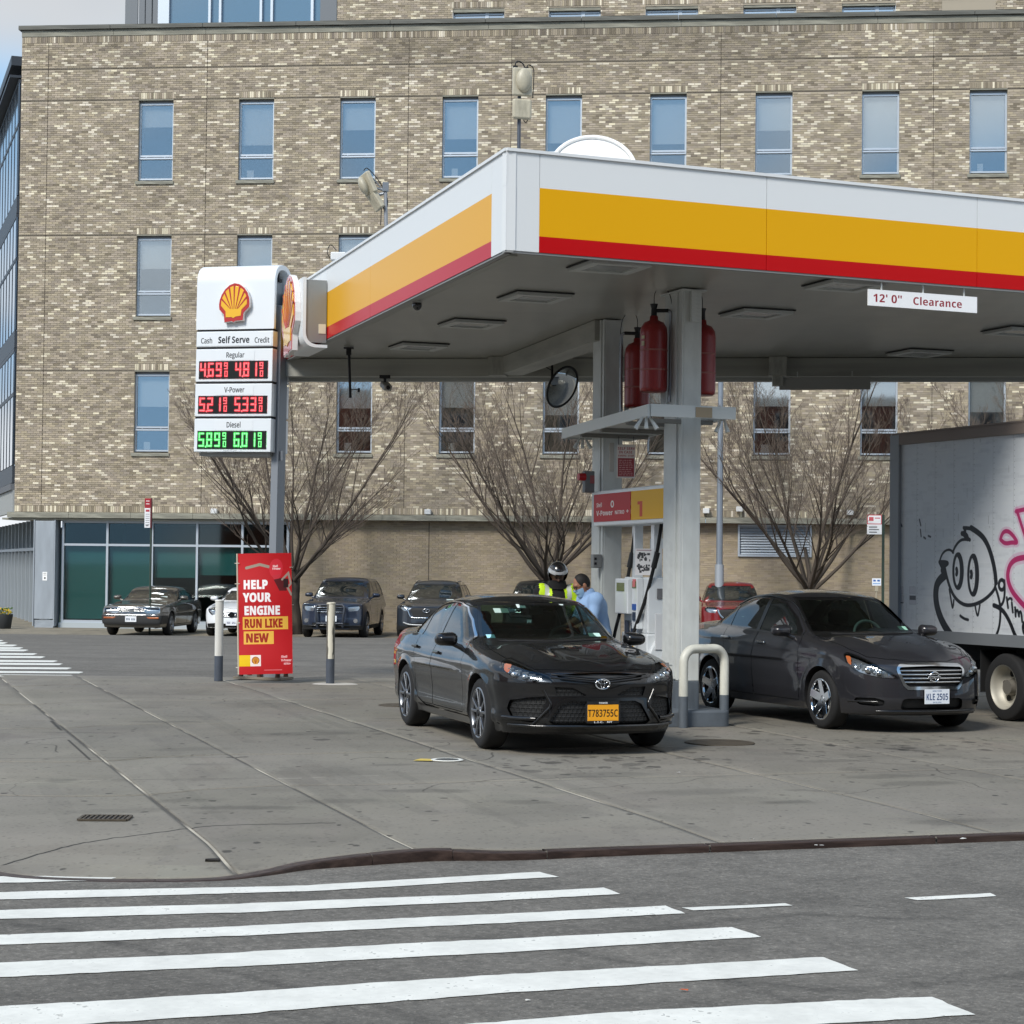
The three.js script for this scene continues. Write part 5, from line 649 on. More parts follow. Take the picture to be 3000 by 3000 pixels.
// ---------------------------------------------------------------- bare street trees
const barkTex = dataTex(256, (u, v) => { const k = 0.72 + 0.5 * (fbm(u * 16, v * 4, 3, 4, 16) - 0.5); return [k, k * 0.97, k * 0.93]; }, true);
const matBark = std(rgb(104, 95, 87), 0.9, 0, { map: barkTex }), matTwig = std(rgb(116, 103, 92), 0.85);
function taperTube(pts, radii, sides, out) {
  const base = out.pos.length / 3; let pn = null;
  for (let i = 0; i < pts.length; i++) {
    const t = pts[Math.min(i + 1, pts.length - 1)].clone().sub(pts[Math.max(i - 1, 0)]).normalize(); let n = pn ? pn.clone().sub(t.clone().multiplyScalar(pn.dot(t))) : V3(t.y, -t.x, 0.3).cross(t); if (n.lengthSq() < 1e-6) n = V3(1, 0, 0).cross(t); n.normalize(); pn = n; const b = t.clone().cross(n);
    for (let k = 0; k < sides; k++) { const a = k / sides * Math.PI * 2, c = Math.cos(a), s = Math.sin(a), nx = n.x * c + b.x * s, ny = n.y * c + b.y * s, nz = n.z * c + b.z * s; out.pos.push(pts[i].x + nx * radii[i], pts[i].y + ny * radii[i], pts[i].z + nz * radii[i]); out.nor.push(nx, ny, nz); out.uv.push(k / sides, i * 0.3); }
  }
  for (let i = 0; i + 1 < pts.length; i++) for (let k = 0; k < sides; k++) { const a = base + i * sides + k, b = base + i * sides + (k + 1) % sides; out.idx.push(a, b, a + sides, b, b + sides, a + sides); }
}
const toGeo = (o) => { const g = new THREE.BufferGeometry(); g.setAttribute('position', new THREE.Float32BufferAttribute(o.pos, 3)); g.setAttribute('normal', new THREE.Float32BufferAttribute(o.nor, 3)); g.setAttribute('uv', new THREE.Float32BufferAttribute(o.uv, 2)); g.setIndex(o.idx); return g; };
function bareTree(px, D, forkY, H, spread, seed, label, lean = 0) {
  const base = at(px, 1850, D), t = thing('street_tree', label, 'tree', [base.x, -0.34, base.z], 0, 'bare street trees before the brick building'), r = rng(seed);
  const wood = { pos: [], nor: [], uv: [], idx: [] }, twig = { pos: [], nor: [], uv: [], idx: [] };
  const trunk = []; for (let i = 0; i <= 6; i++) trunk.push(V3(lean * i / 6 + 0.03 * Math.sin(i * 1.7 + seed), forkY * i / 6, 0.02 * Math.sin(i))); taperTube(trunk, trunk.map((_, i) => 0.17 - 0.025 * i / 6 + (i === 0 ? 0.05 : 0)), 12, wood);
  function branch(p, dir, len, rad0, lev) {
    const n = lev === 0 ? 9 : lev === 1 ? 6 : lev === 2 ? 4 : 3, pts = [p.clone()], rr = [rad0]; let d = dir.clone(), q = p.clone();
    for (let i = 1; i <= n; i++) { d.x += (r() - 0.5) * 0.20; d.z += (r() - 0.5) * 0.20; d.y += (lev === 0 ? 0.028 : 0.045) + (r() - 0.5) * 0.12; d.normalize(); q = q.clone().addScaledVector(d, len / n); pts.push(q); rr.push(Math.max(0.004, rad0 * (1 - 0.85 * i / n))); }
    taperTube(pts, rr, lev === 0 ? 7 : lev === 1 ? 5 : 3, lev < 2 ? wood : twig);
    if (lev >= 4) return; const kids = [8, 6, 5, 2][lev];
    for (let k = 0; k < kids; k++) { const u = 0.22 + 0.78 * (k + r()) / kids, i = Math.min(n - 1, Math.floor(u * n)), pp = pts[i].clone().lerp(pts[i + 1], u * n - i), dd = pts[i + 1].clone().sub(pts[i]).normalize(); const a = r() * 6.28, out = V3(Math.cos(a), 0.05 + r() * 0.35, Math.sin(a)); const kd = dd.multiplyScalar(1.0).addScaledVector(out, lev === 0 ? 0.50 : 0.60).normalize(); branch(pp, kd, len * (lev === 0 ? 0.46 : 0.52) * (0.65 + 0.6 * r()) * (1.15 - 0.5 * u), rr[i] * 0.55, lev + 1); }
  }
  const N = 13; for (let k = 0; k < N; k++) { const a = k * 2.4 + r() * 0.6, tilt = [0.25, 0.75, 1.35, 2.0][k % 4], s = tilt * (0.8 + 0.35 * r()); const d = V3(Math.cos(a) * s * spread, 1, Math.sin(a) * s * spread).normalize(); const top = trunk[6].clone().add(V3(Math.cos(a) * 0.05, -0.35 * r(), Math.sin(a) * 0.05)); branch(top, d, (H - forkY) * (0.85 + 0.3 * r()) * (1 - 0.03 * (k % 4)), 0.062 * (0.8 + 0.4 * r()), 0); }
  mesh('trunk', toGeo(wood), matBark, t); mesh('crown', toGeo(twig), matTwig, t);
}
bareTree(868, 61.0, 1.9, 7.6, 1.35, 31, 'bare spreading tree behind the price sign pole', -0.1);
bareTree(1594, 61.0, 1.75, 7.4, 1.2, 47, 'bare tree behind the convex mirror', 0.05);
bareTree(2372, 61.0, 1.7, 7.5, 1.25, 58, 'bare tree in front of the louvred vent');
bareTree(3120, 61.0, 1.8, 7.2, 1.25, 71, 'bare tree standing behind the box truck');
// street poles and signs
{
  const matGalv = std(rgb(148, 156, 166), 0.4, 0.6), matGreen = std(rgb(44, 60, 50), 0.6);
  const p = at(2106, 1845, 60.0), o = thing('lamp_post', 'tall galvanised lamp post behind the dark sedan', 'lamp post', [p.x, -0.335, p.z]); mesh('pole', merge(cyl(0.075, 0.1, 7, 0, 5, 0)), matGalv, o); mesh('sleeve', cyl(0.13, 0.14, 2.2, 0, 1.1, 0), std(rgb(166, 172, 178), 0.5, 0.4), o); mesh('arm', tube([[0, 8.4, 0], [0, 9.2, 0], [0.2, 9.8, 0.5], [0.4, 10, 1.6]], 0.05, 20, 8), matGalv, o); mesh('head', rbox(0.3, 0.14, 0.7, 0.05, 0.42, 10, 1.9), matGalv, o); mesh('bracket', bar([0, 7.6, 0], [0.14, 7.9, 0.1], 0.02), matGalv, o);
  const q = at(428, 1845, 58.6), b = thing('bus_stop_sign', 'narrow red and white bus stop sign on a thin pole behind the grey sedan', 'sign', [q.x, -0.335, q.z]); const yy = (py) => at(428, py, 58.6).y + 0.335;
  const bt = canvasTex(100, 512, (g, w, h) => { g.fillStyle = '#a0202c'; g.fillRect(0, 0, w, 170); g.fillStyle = '#e8e8ea'; g.fillRect(0, 170, w, 342); g.fillStyle = '#e8d8d8'; g.fillRect(20, 40, 60, 14); g.fillRect(20, 90, 60, 14); g.fillStyle = '#b04048'; g.fillRect(18, 196, 64, 40); g.fillStyle = '#888'; for (let y = 270; y < 480; y += 36) g.fillRect(16, y, 66, 12); g.fillStyle = '#333'; g.fillRect(20, 470, 50, 16); });
  mesh('pole', bar([0.1, 0, 0], [0.1, yy(1470), 0], 0.03), matGreen, b); mesh('board', box(0.17, yy(1460) - yy(1546), 0.03, 0, (yy(1460) + yy(1546)) / 2, 0.03), [0, 1, 2, 3, 4, 5].map((k) => k === 4 ? std(new THREE.Color(1, 1, 1), 0.5, 0, { map: bt }) : matGreen), b); mesh('side_board', box(0.04, 0.85, 0.1, 0.1, yy(1503), 0.02), std(rgb(92, 26, 34), 0.5), b);
  const s = at(2586, 1845, 58.4), n = thing('parking_sign', 'white parking regulation sign on a dark green post beside the box truck', 'sign', [s.x, -0.335, s.z]); const y2 = (py) => at(2586, py, 58.4).y + 0.335; mesh('post', box(0.07, y2(1508), 0.05, 0, y2(1508) / 2, 0), matGreen, n);
  const nt = canvasTex(160, 200, (g, w, h) => { g.fillStyle = '#ecebea'; g.fillRect(0, 0, w, h); g.strokeStyle = '#c03040'; g.lineWidth = 8; g.strokeRect(4, 4, w - 8, 90); g.fillStyle = '#c85860'; g.fillRect(20, 24, 50, 40); g.fillRect(84, 30, 56, 10); g.fillStyle = '#666'; g.fillRect(20, 120, 90, 12); g.fillRect(20, 146, 110, 10); g.fillStyle = '#333'; g.fillRect(24, 174, 84, 9); });
  mesh('plate', box(0.42, 0.56, 0.01, -0.26, y2(1537), 0.04), [0, 1, 2, 3, 4, 5].map((k) => k === 4 ? std(new THREE.Color(1, 1, 1), 0.5, 0, { map: nt }) : std(rgb(200, 200, 198), 0.5)), n);
  const w = at(2568, 1705, 61.5), a = thing('wall_plate', 'small blue and white plate on a short post before the tan wall', 'sign', [w.x, w.y, w.z]); const at2 = canvasTex(120, 100, (g, W, H) => { g.fillStyle = '#e8ecf2'; g.fillRect(0, 0, W, H); g.fillStyle = '#2f62b0'; g.fillRect(16, 20, 34, 24); g.fillRect(70, 20, 34, 24); g.fillStyle = '#8fb0da'; g.fillRect(10, 64, 100, 16); });
  mesh('plate', box(0.27, 0.22, 0.012), [0, 1, 2, 3, 4, 5].map((k) => k === 4 ? std(new THREE.Color(1, 1, 1), 0.5, 0, { map: at2 }) : std(rgb(210, 212, 214), 0.5)), a); mesh('post', merge(box(0.1, 0.16, 0.05, 0, -0.2, -0.02), bar([0, -0.1, -0.04], [0, -1.95, -0.04], 0.03)), std(rgb(170, 160, 140), 0.6), a);
  const pl = at(12, 1835, 63.2), fl = thing('planter', 'dark planter with yellow flowers by the entrance posts', 'planter', [pl.x, -0.335, pl.z]); mesh('tub', lathe([[0, 0], [0.2, 0], [0.27, 0.45], [0.24, 0.45], [0.2, 0.38], [0, 0.38]], 20), std(rgb(50, 52, 54), 0.7), fl); const leaf = []; const rr = rng(4); for (let i = 0; i < 60; i++) { const x = (rr() - 0.5) * 0.4, z = (rr() - 0.5) * 0.4; leaf.push(box(0.05, 0.05, 0.02).rotateZ(rr() * 3).rotateX(rr() * 3).translate(x, 0.44 + rr() * 0.2, z)); } mesh('flowers', merge(leaf.slice(0, 30)), std(rgb(206, 176, 50), 0.7), fl); mesh('leaves', merge(leaf.slice(30)), std(rgb(70, 96, 48), 0.8), fl);
}

// ---------------------------------------------------------------- cars: a smooth body solid meshed once, then cut along its shut lines, lamps, grilles and panes
function curve(pts) { // monotone cubic through points, flat outside
  const n = pts.length, X = pts.map((p) => p[0]), Y = pts.map((p) => p[1]), d = [], m = []; for (let i = 0; i + 1 < n; i++) d.push((Y[i + 1] - Y[i]) / (X[i + 1] - X[i]));
  m.push(d[0]); for (let i = 1; i + 1 < n; i++) m.push(d[i - 1] * d[i] <= 0 ? 0 : 2 * d[i - 1] * d[i] / (d[i - 1] + d[i])); m.push(d[n - 2]);
  return (x) => { if (x <= X[0]) return Y[0] + m[0] * (x - X[0]); if (x >= X[n - 1]) return Y[n - 1] + m[n - 1] * (x - X[n - 1]); let i = 0; while (x > X[i + 1]) i++; const h = X[i + 1] - X[i], t = (x - X[i]) / h, t2 = t * t, t3 = t2 * t; return Y[i] * (2 * t3 - 3 * t2 + 1) + h * m[i] * (t3 - 2 * t2 + t) + Y[i + 1] * (-2 * t3 + 3 * t2) + h * m[i + 1] * (t3 - t2); };
}
const smax = (a, b, k) => { const h = clamp(0.5 + 0.5 * (a - b) / k, 0, 1); return lerp(b, a, h) + k * h * (1 - h); };
const smin = (a, b, k) => -smax(-a, -b, k);
function bodyField(c) {
  const W = curve(c.width), prof = curve(c.tuck), Yt = curve(c.top), Xf = curve(c.front), Xr = curve(c.rear), Yc = curve(c.cabin), Wc = curve(c.cabinW || [[-2, 1], [2, 1]]);
  return (x, y, z) => {
    const az = Math.abs(z), z2 = z * z; let side = W(x) - prof(y);
    for (const wx of c.wheelX) { const q = Math.hypot(x - wx, y - c.wheelR); if (q < c.arch + 0.16) side += (c.flare || 0.014) * Math.exp(-(((q - c.arch) / 0.055) ** 2)); }
    for (const k of c.creases || []) { const dy = (y - (k.y + k.slope * x)) / k.w; side += k.d * (dy > 0 ? Math.exp(-dy * dy * 0.35) : Math.exp(-dy * dy * 3)); }
    let f = smax(az - side, y - (Yt(x) - c.crown * z2 + (c.ridge ? c.ridge * Math.exp(-(((az - 0.5 - (x - 1) * -0.12) / 0.1) ** 2)) * clamp((x - 0.9) * 3, 0, 1) : 0)), c.kTop);
    f = smax(f, x - (Xf(y) - c.f2 * z2 - c.f4 * z2 * z2), c.kF); f = smax(f, Xr(y) + c.r2 * z2 + c.r4 * z2 * z2 - x, c.kR || 0.06); f = Math.max(f, c.sill - y);
    const S = clamp((x - c.mid) * 2, -1, 1), xx = x + c.wrap * z2 * S;
    const A = az - (c.zb - c.tumble * (y - c.yb) - c.bulge * (y - c.yb) ** 2) * Wc(x), B = y - (Yc(xx) - c.crownC * z2 - c.crownC * 0.9 * z2 * z2);
    const g = Math.max(smax(A, B * 0.8, c.kC), c.yb - 0.25 - y);
    return smin(f, g, c.kJoin || 0.035);
  };
}
function meshField(f, x0, x1, y0, y1, z1, h, z0 = null) {
  const full = z0 !== null, nx = Math.ceil((x1 - x0) / h), ny = Math.ceil((y1 - y0) / h), nz = full ? Math.ceil((z1 - z0) / h) : Math.ceil((z1 + 1.5 * h) / h), zo = full ? z0 : -1.5 * h, NY = ny + 1, NZ = nz + 1, v = new Float32Array((nx + 1) * NY * NZ);
  const id = (i, j, k) => (i * NY + j) * NZ + k;
  for (let i = 0; i <= nx; i++) for (let j = 0; j <= ny; j++) for (let k = 0; k <= nz; k++) v[id(i, j, k)] = f(x0 + i * h, y0 + j * h, full ? zo + k * h : Math.abs(zo + k * h));
  const vid = new Int32Array(nx * ny * nz).fill(-1), P = [], cid = (i, j, k) => (i * ny + j) * nz + k;
  const E = [[0, 1], [2, 3], [4, 5], [6, 7], [0, 2], [1, 3], [4, 6], [5, 7], [0, 4], [1, 5], [2, 6], [3, 7]];
  for (let i = 0; i < nx; i++) for (let j = 0; j < ny; j++) for (let k = 0; k < nz; k++) {
    const c = []; let s = 0; for (let q = 0; q < 8; q++) { const w = v[id(i + (q & 1), j + (q >> 1 & 1), k + (q >> 2))]; c.push(w); if (w < 0) s++; } if (s === 0 || s === 8) continue;
    let n = 0, X = 0, Y = 0, Z = 0; for (const [a, b] of E) if ((c[a] < 0) !== (c[b] < 0)) { const t = c[a] / (c[a] - c[b]); X += lerp(a & 1, b & 1, t); Y += lerp(a >> 1 & 1, b >> 1 & 1, t); Z += lerp(a >> 2, b >> 2, t); n++; }
    vid[cid(i, j, k)] = P.length / 3; P.push(x0 + (i + X / n) * h, y0 + (j + Y / n) * h, zo + (k + Z / n) * h);
  }
  const N = new Float32Array(P.length), e = 0.006;
  for (let q = 0; q < P.length; q += 3) { for (let it = 0; it < 3; it++) { const x = P[q], y = P[q + 1], z = P[q + 2], gx = (f(x + e, y, z) - f(x - e, y, z)) / (2 * e), gy = (f(x, y + e, z) - f(x, y - e, z)) / (2 * e), gz = (f(x, y, z + e) - f(x, y, z - e)) / (2 * e), g2 = gx * gx + gy * gy + gz * gz + 1e-9, l = Math.sqrt(g2); N[q] = gx / l; N[q + 1] = gy / l; N[q + 2] = gz / l; if (it < 2) { const d = clamp(f(x, y, z) / g2, -h, h); P[q] -= d * gx; P[q + 1] -= d * gy; P[q + 2] -= d * gz; } } }
  const T = { p: [], n: [] }, tri = (a, b, c) => { for (const q of [a, b, c]) { T.p.push(P[q * 3], P[q * 3 + 1], P[q * 3 + 2]); T.n.push(N[q * 3], N[q * 3 + 1], N[q * 3 + 2]); } };
  const quad = (a, b, c, d, flip) => { if (a < 0 || b < 0 || c < 0 || d < 0) return; if (flip) { tri(a, c, b); tri(a, d, c); } else { tri(a, b, c); tri(a, c, d); } };
  for (let i = 0; i < nx; i++) for (let j = 0; j < ny; j++) for (let k = 0; k < nz; k++) {
    const w = v[id(i, j, k)] < 0;
    if (j && k) { const u = v[id(i + 1, j, k)] < 0; if (w !== u) quad(vid[cid(i, j - 1, k - 1)], vid[cid(i, j, k - 1)], vid[cid(i, j, k)], vid[cid(i, j - 1, k)], !w); }
    if (i && k) { const u = v[id(i, j + 1, k)] < 0; if (w !== u) quad(vid[cid(i - 1, j, k - 1)], vid[cid(i - 1, j, k)], vid[cid(i, j, k)], vid[cid(i, j, k - 1)], !w); }
    if (i && j) { const u = v[id(i, j, k + 1)] < 0; if (w !== u) quad(vid[cid(i - 1, j - 1, k)], vid[cid(i, j - 1, k)], vid[cid(i, j, k)], vid[cid(i - 1, j, k)], !w); }
  }
  return T;
}
function split(T, fn) { // [where fn < 0, the rest], cut along fn = 0
  const I = { p: [], n: [] }, O = { p: [], n: [] }, put = (D, vs) => { for (let i = 1; i + 1 < vs.length; i++) for (const q of [vs[0], vs[i], vs[i + 1]]) { D.p.push(q[0], q[1], q[2]); D.n.push(q[3], q[4], q[5]); } };
  for (let t = 0; t < T.p.length; t += 9) {
    const v = [], s = []; for (let k = 0; k < 3; k++) { const o = t + k * 3, q = [T.p[o], T.p[o + 1], T.p[o + 2], T.n[o], T.n[o + 1], T.n[o + 2]]; v.push(q); s.push(fn(...q)); }
    if (s[0] < 0 && s[1] < 0 && s[2] < 0) { put(I, v); continue; } if (s[0] >= 0 && s[1] >= 0 && s[2] >= 0) { put(O, v); continue; }
    const a = [], b = []; for (let k = 0; k < 3; k++) { const l = (k + 1) % 3; (s[k] < 0 ? a : b).push(v[k]); if ((s[k] < 0) !== (s[l] < 0)) { const u = s[k] / (s[k] - s[l]), m = v[k].map((w, i) => lerp(w, v[l][i], u)); a.push(m); b.push(m); } }
    put(I, a); put(O, b);
  }
  return [I, O];
}
const polySdf = (pts) => (u, v) => { let d = 1e9, s = 1; for (let i = 0, j = pts.length - 1; i < pts.length; j = i++) { const ax = pts[i][0], ay = pts[i][1], bx = pts[j][0], by = pts[j][1], ex = bx - ax, ey = by - ay, wx = u - ax, wy = v - ay, t = clamp((wx * ex + wy * ey) / (ex * ex + ey * ey), 0, 1), dx = wx - ex * t, dy = wy - ey * t; d = Math.min(d, dx * dx + dy * dy); const c1 = v >= ay, c2 = v < by, c3 = ex * wy > ey * wx; if ((c1 && c2 && c3) || (!c1 && !c2 && !c3)) s = -s; } return s * Math.sqrt(d); };
function soupGeo(T, off = 0, mirror = 0) { // mirror: 0 as it is, 1 other side, 2 both
  const p = [], n = []; const one = (m) => { for (let i = 0; i < T.p.length; i += 9) for (const k of m ? [0, 2, 1] : [0, 1, 2]) { const o = i + k * 3; p.push(T.p[o] + T.n[o] * off, T.p[o + 1] + T.n[o + 1] * off, (T.p[o + 2] + T.n[o + 2] * off) * (m ? -1 : 1)); n.push(T.n[o], T.n[o + 1], T.n[o + 2] * (m ? -1 : 1)); } };
  if (mirror !== 1) one(0); if (mirror) one(1); const g = new THREE.BufferGeometry(); g.setAttribute('position', new THREE.Float32BufferAttribute(p, 3)); g.setAttribute('normal', new THREE.Float32BufferAttribute(n, 3)); const uv = []; for (let i = 0; i < p.length; i += 3) uv.push(p[i + 2] * 3.2, p[i + 1] * 3.2); g.setAttribute('uv', new THREE.Float32BufferAttribute(uv, 2)); return g;
}
const carMat = {
  glass: phys(rgb(150, 172, 166), 0.02, { transmission: 1, thickness: 0, ior: 1.7 }), darkGlass: phys(rgb(60, 70, 70), 0.02, { transmission: 0.85, thickness: 0, ior: 1.75 }), farGlass: phys(rgb(46, 54, 54), 0.04, { transmission: 0.6, thickness: 0, ior: 1.8 }),
  trim: phys(rgb(14, 14, 15), 0.3, { clearcoat: 0.6 }), matte: std(rgb(20, 20, 21), 0.7), seam: std(rgb(5, 5, 6), 0.9), chrome: std(rgb(208, 210, 212), 0.12, 1), lens: phys(rgb(236, 240, 242), 0.02, { transmission: 1, thickness: 0, ior: 1.55 }), reflector: std(rgb(206, 208, 210), 0.18, 0.9), amber: phys(rgb(168, 92, 50), 0.2, { clearcoat: 1 }), red: phys(rgb(150, 16, 18), 0.15, { clearcoat: 1 }),
  cabin: std(rgb(26, 27, 28), 0.85), seat: std(rgb(34, 34, 35), 0.9), tyre: std(rgb(24, 24, 25), 0.85), alloy: std(rgb(140, 142, 146), 0.3, 0.9), darkAlloy: std(rgb(38, 39, 42), 0.35, 0.7), disc: std(rgb(92, 92, 92), 0.4, 0.8), plateW: std(rgb(226, 230, 234), 0.5), sticker: std(rgb(214, 226, 222), 0.6),
};
carMat.bowl = std(rgb(190, 192, 196), 0.22, 0.85); carMat.darkBowl = std(rgb(84, 86, 90), 0.25, 0.8);
carMat.mirrorGlass = std(rgb(160, 168, 174), 0.05, 1);
const honeyTex = dataTex(128, (u, v) => { const y = v * 8, x = u * 8 + (Math.floor(y) % 2) * 0.5, a = Math.abs((x % 1) - 0.5), b = Math.abs((y % 1) - 0.5), k = Math.max(a, b) > 0.36 ? 0.9 : 0.1; return [k, k, k]; }, false);
function wheel(parent, x, z, R, rimR, width, style) {
  const s = Math.sign(z), w = mesh('wheel', lathe([[rimR, -width / 2], [R - 0.035, -width / 2], [R - 0.012, -width / 2 + 0.018], [R, -width / 2 + 0.045], [R, width / 2 - 0.045], [R - 0.012, width / 2 - 0.018], [R - 0.035, width / 2], [rimR + 0.012, width / 2], [rimR, width / 2 - 0.012], [rimR, -width / 2]], 56).rotateX(Math.PI / 2), carMat.tyre, parent);
  w.position.set(x, R, z - s * width / 2); w.rotation.y = s > 0 ? 0 : Math.PI; // outside is local +z
  const o = width / 2, lip = style.lip || carMat.alloy;
  mesh('rim', merge(lathe([[rimR + 0.006, o - 0.004], [rimR - 0.004, o + 0.006], [rimR - 0.016, o - 0.002], [rimR - 0.022, o - 0.035], [rimR - 0.03, -o]], 56).rotateX(Math.PI / 2)), lip, w);
  mesh('brake', cyl(rimR - 0.07, rimR - 0.07, 0.02).rotateX(Math.PI / 2).translate(0, 0, -0.02), carMat.disc, w); mesh('barrel', cyl(rimR - 0.025, rimR - 0.025, 0.02).rotateX(Math.PI / 2).translate(0, 0, -0.05), carMat.matte, w);
  const face = [], dark = [], n = style.n || 5, ri = 0.06, ro = rimR - 0.012, dish = style.dish || 0.02;
  for (let k = 0; k < n; k++) { const a = k / n * Math.PI * 2 + Math.PI / 2; const sp = (w0, w1, off, list, z0, z1, th) => { const q = new THREE.Shape([[0, -w0], [1, -w1], [1, w1], [0, w0]].map(([t, d]) => new THREE.Vector2(lerp(ri * 0.6, ro, t), d + off * (t * 1.0)))); const g = extrude(q, th, 0.004), p = g.attributes.position; for (let i = 0; i < p.count; i++) { const r = Math.hypot(p.getX(i), p.getY(i)); p.setZ(i, p.getZ(i) + lerp(z0, z1, clamp(r / ro, 0, 1))); } list.push(g.rotateZ(a)); };
    if (style.kind === 'y') { for (const off of [-0.058, 0.058]) sp(0.014, 0.012, off, face, o - dish - 0.018, o - 0.014, 0.016); sp(0.03, 0.07, 0, dark, o - dish - 0.045, o - 0.04, 0.02); } else sp(style.w0 || 0.034, style.w1 || 0.03, 0, face, o - dish - 0.02, o - 0.016, 0.022); }
  face.push(cyl(ri, ri + 0.01, 0.03, 0, 0, 0, 24).rotateX(Math.PI / 2).translate(0, 0, o - dish - 0.004)); mesh('spokes', merge(face), style.face || carMat.alloy, w); if (dark.length) mesh('spoke_backs', merge(dark), carMat.darkAlloy, w);
  mesh('hub_cap', cyl(0.03, 0.034, 0.016, 0, 0, 0, 20).rotateX(Math.PI / 2).translate(0, 0, o - dish + 0.014), style.cap || carMat.darkAlloy, w);
  return w;
}
function plate(parent, x, y, z, w, h, text, bg, fg, top, bottom, tilt = 0) {
  const t = canvasTex(512, 256, (g, W, H) => { g.fillStyle = bg; g.fillRect(0, 0, W, H); g.fillStyle = fg; g.textAlign = 'center'; if (!text) { const r = rng(Math.round(x * 997)); for (let k = 0; k < 7; k++) if (k !== 3) { g.fillRect(50 + k * 60, 90, 38, 96); g.save(); g.fillStyle = bg; g.fillRect(58 + k * 60 + r() * 8, 104 + r() * 40, 18, 22); g.restore(); } } g.save(); g.translate(W / 2, 0); g.scale(0.70, 1); g.font = 'bold 158px sans-serif'; g.fillText(text, 0, 190); g.restore(); if (top) { g.font = 'bold 38px sans-serif'; g.fillStyle = top[1]; g.fillText(top[0], W / 2, 46); } if (bottom) { g.font = 'bold 34px sans-serif'; g.fillStyle = bottom[1]; g.fillText(bottom[0], W / 2, 244); } });
  const o = mesh('number_plate', box(w, h, 0.008), [0, 1, 2, 3, 4, 5].map((k) => k === 4 ? std(new THREE.Color(1, 1, 1), 0.45, 0, { map: t }) : carMat.plateW), parent); o.position.set(x, y, z); o.rotation.set(0, Math.PI / 2, 0); return o;
}
function mirrorShell(x, y, z, s) { const g = rbox(0.15, 0.14, 0.23, 0.055, 0, 0, 0, 4), p = g.attributes.position; for (let i = 0; i < p.count; i++) { const f = p.getX(i) / 0.075, o = s * p.getZ(i) / 0.115; if (f > 0) { p.setY(i, p.getY(i) * (1 - 0.35 * f)); p.setZ(i, p.getZ(i) * (1 - 0.2 * f)); } if (o > 0) p.setY(i, p.getY(i) * (1 - 0.22 * o)); } g.computeVertexNormals(); return toCreasedNormals(g, 0.9).translate(x, y, z); }
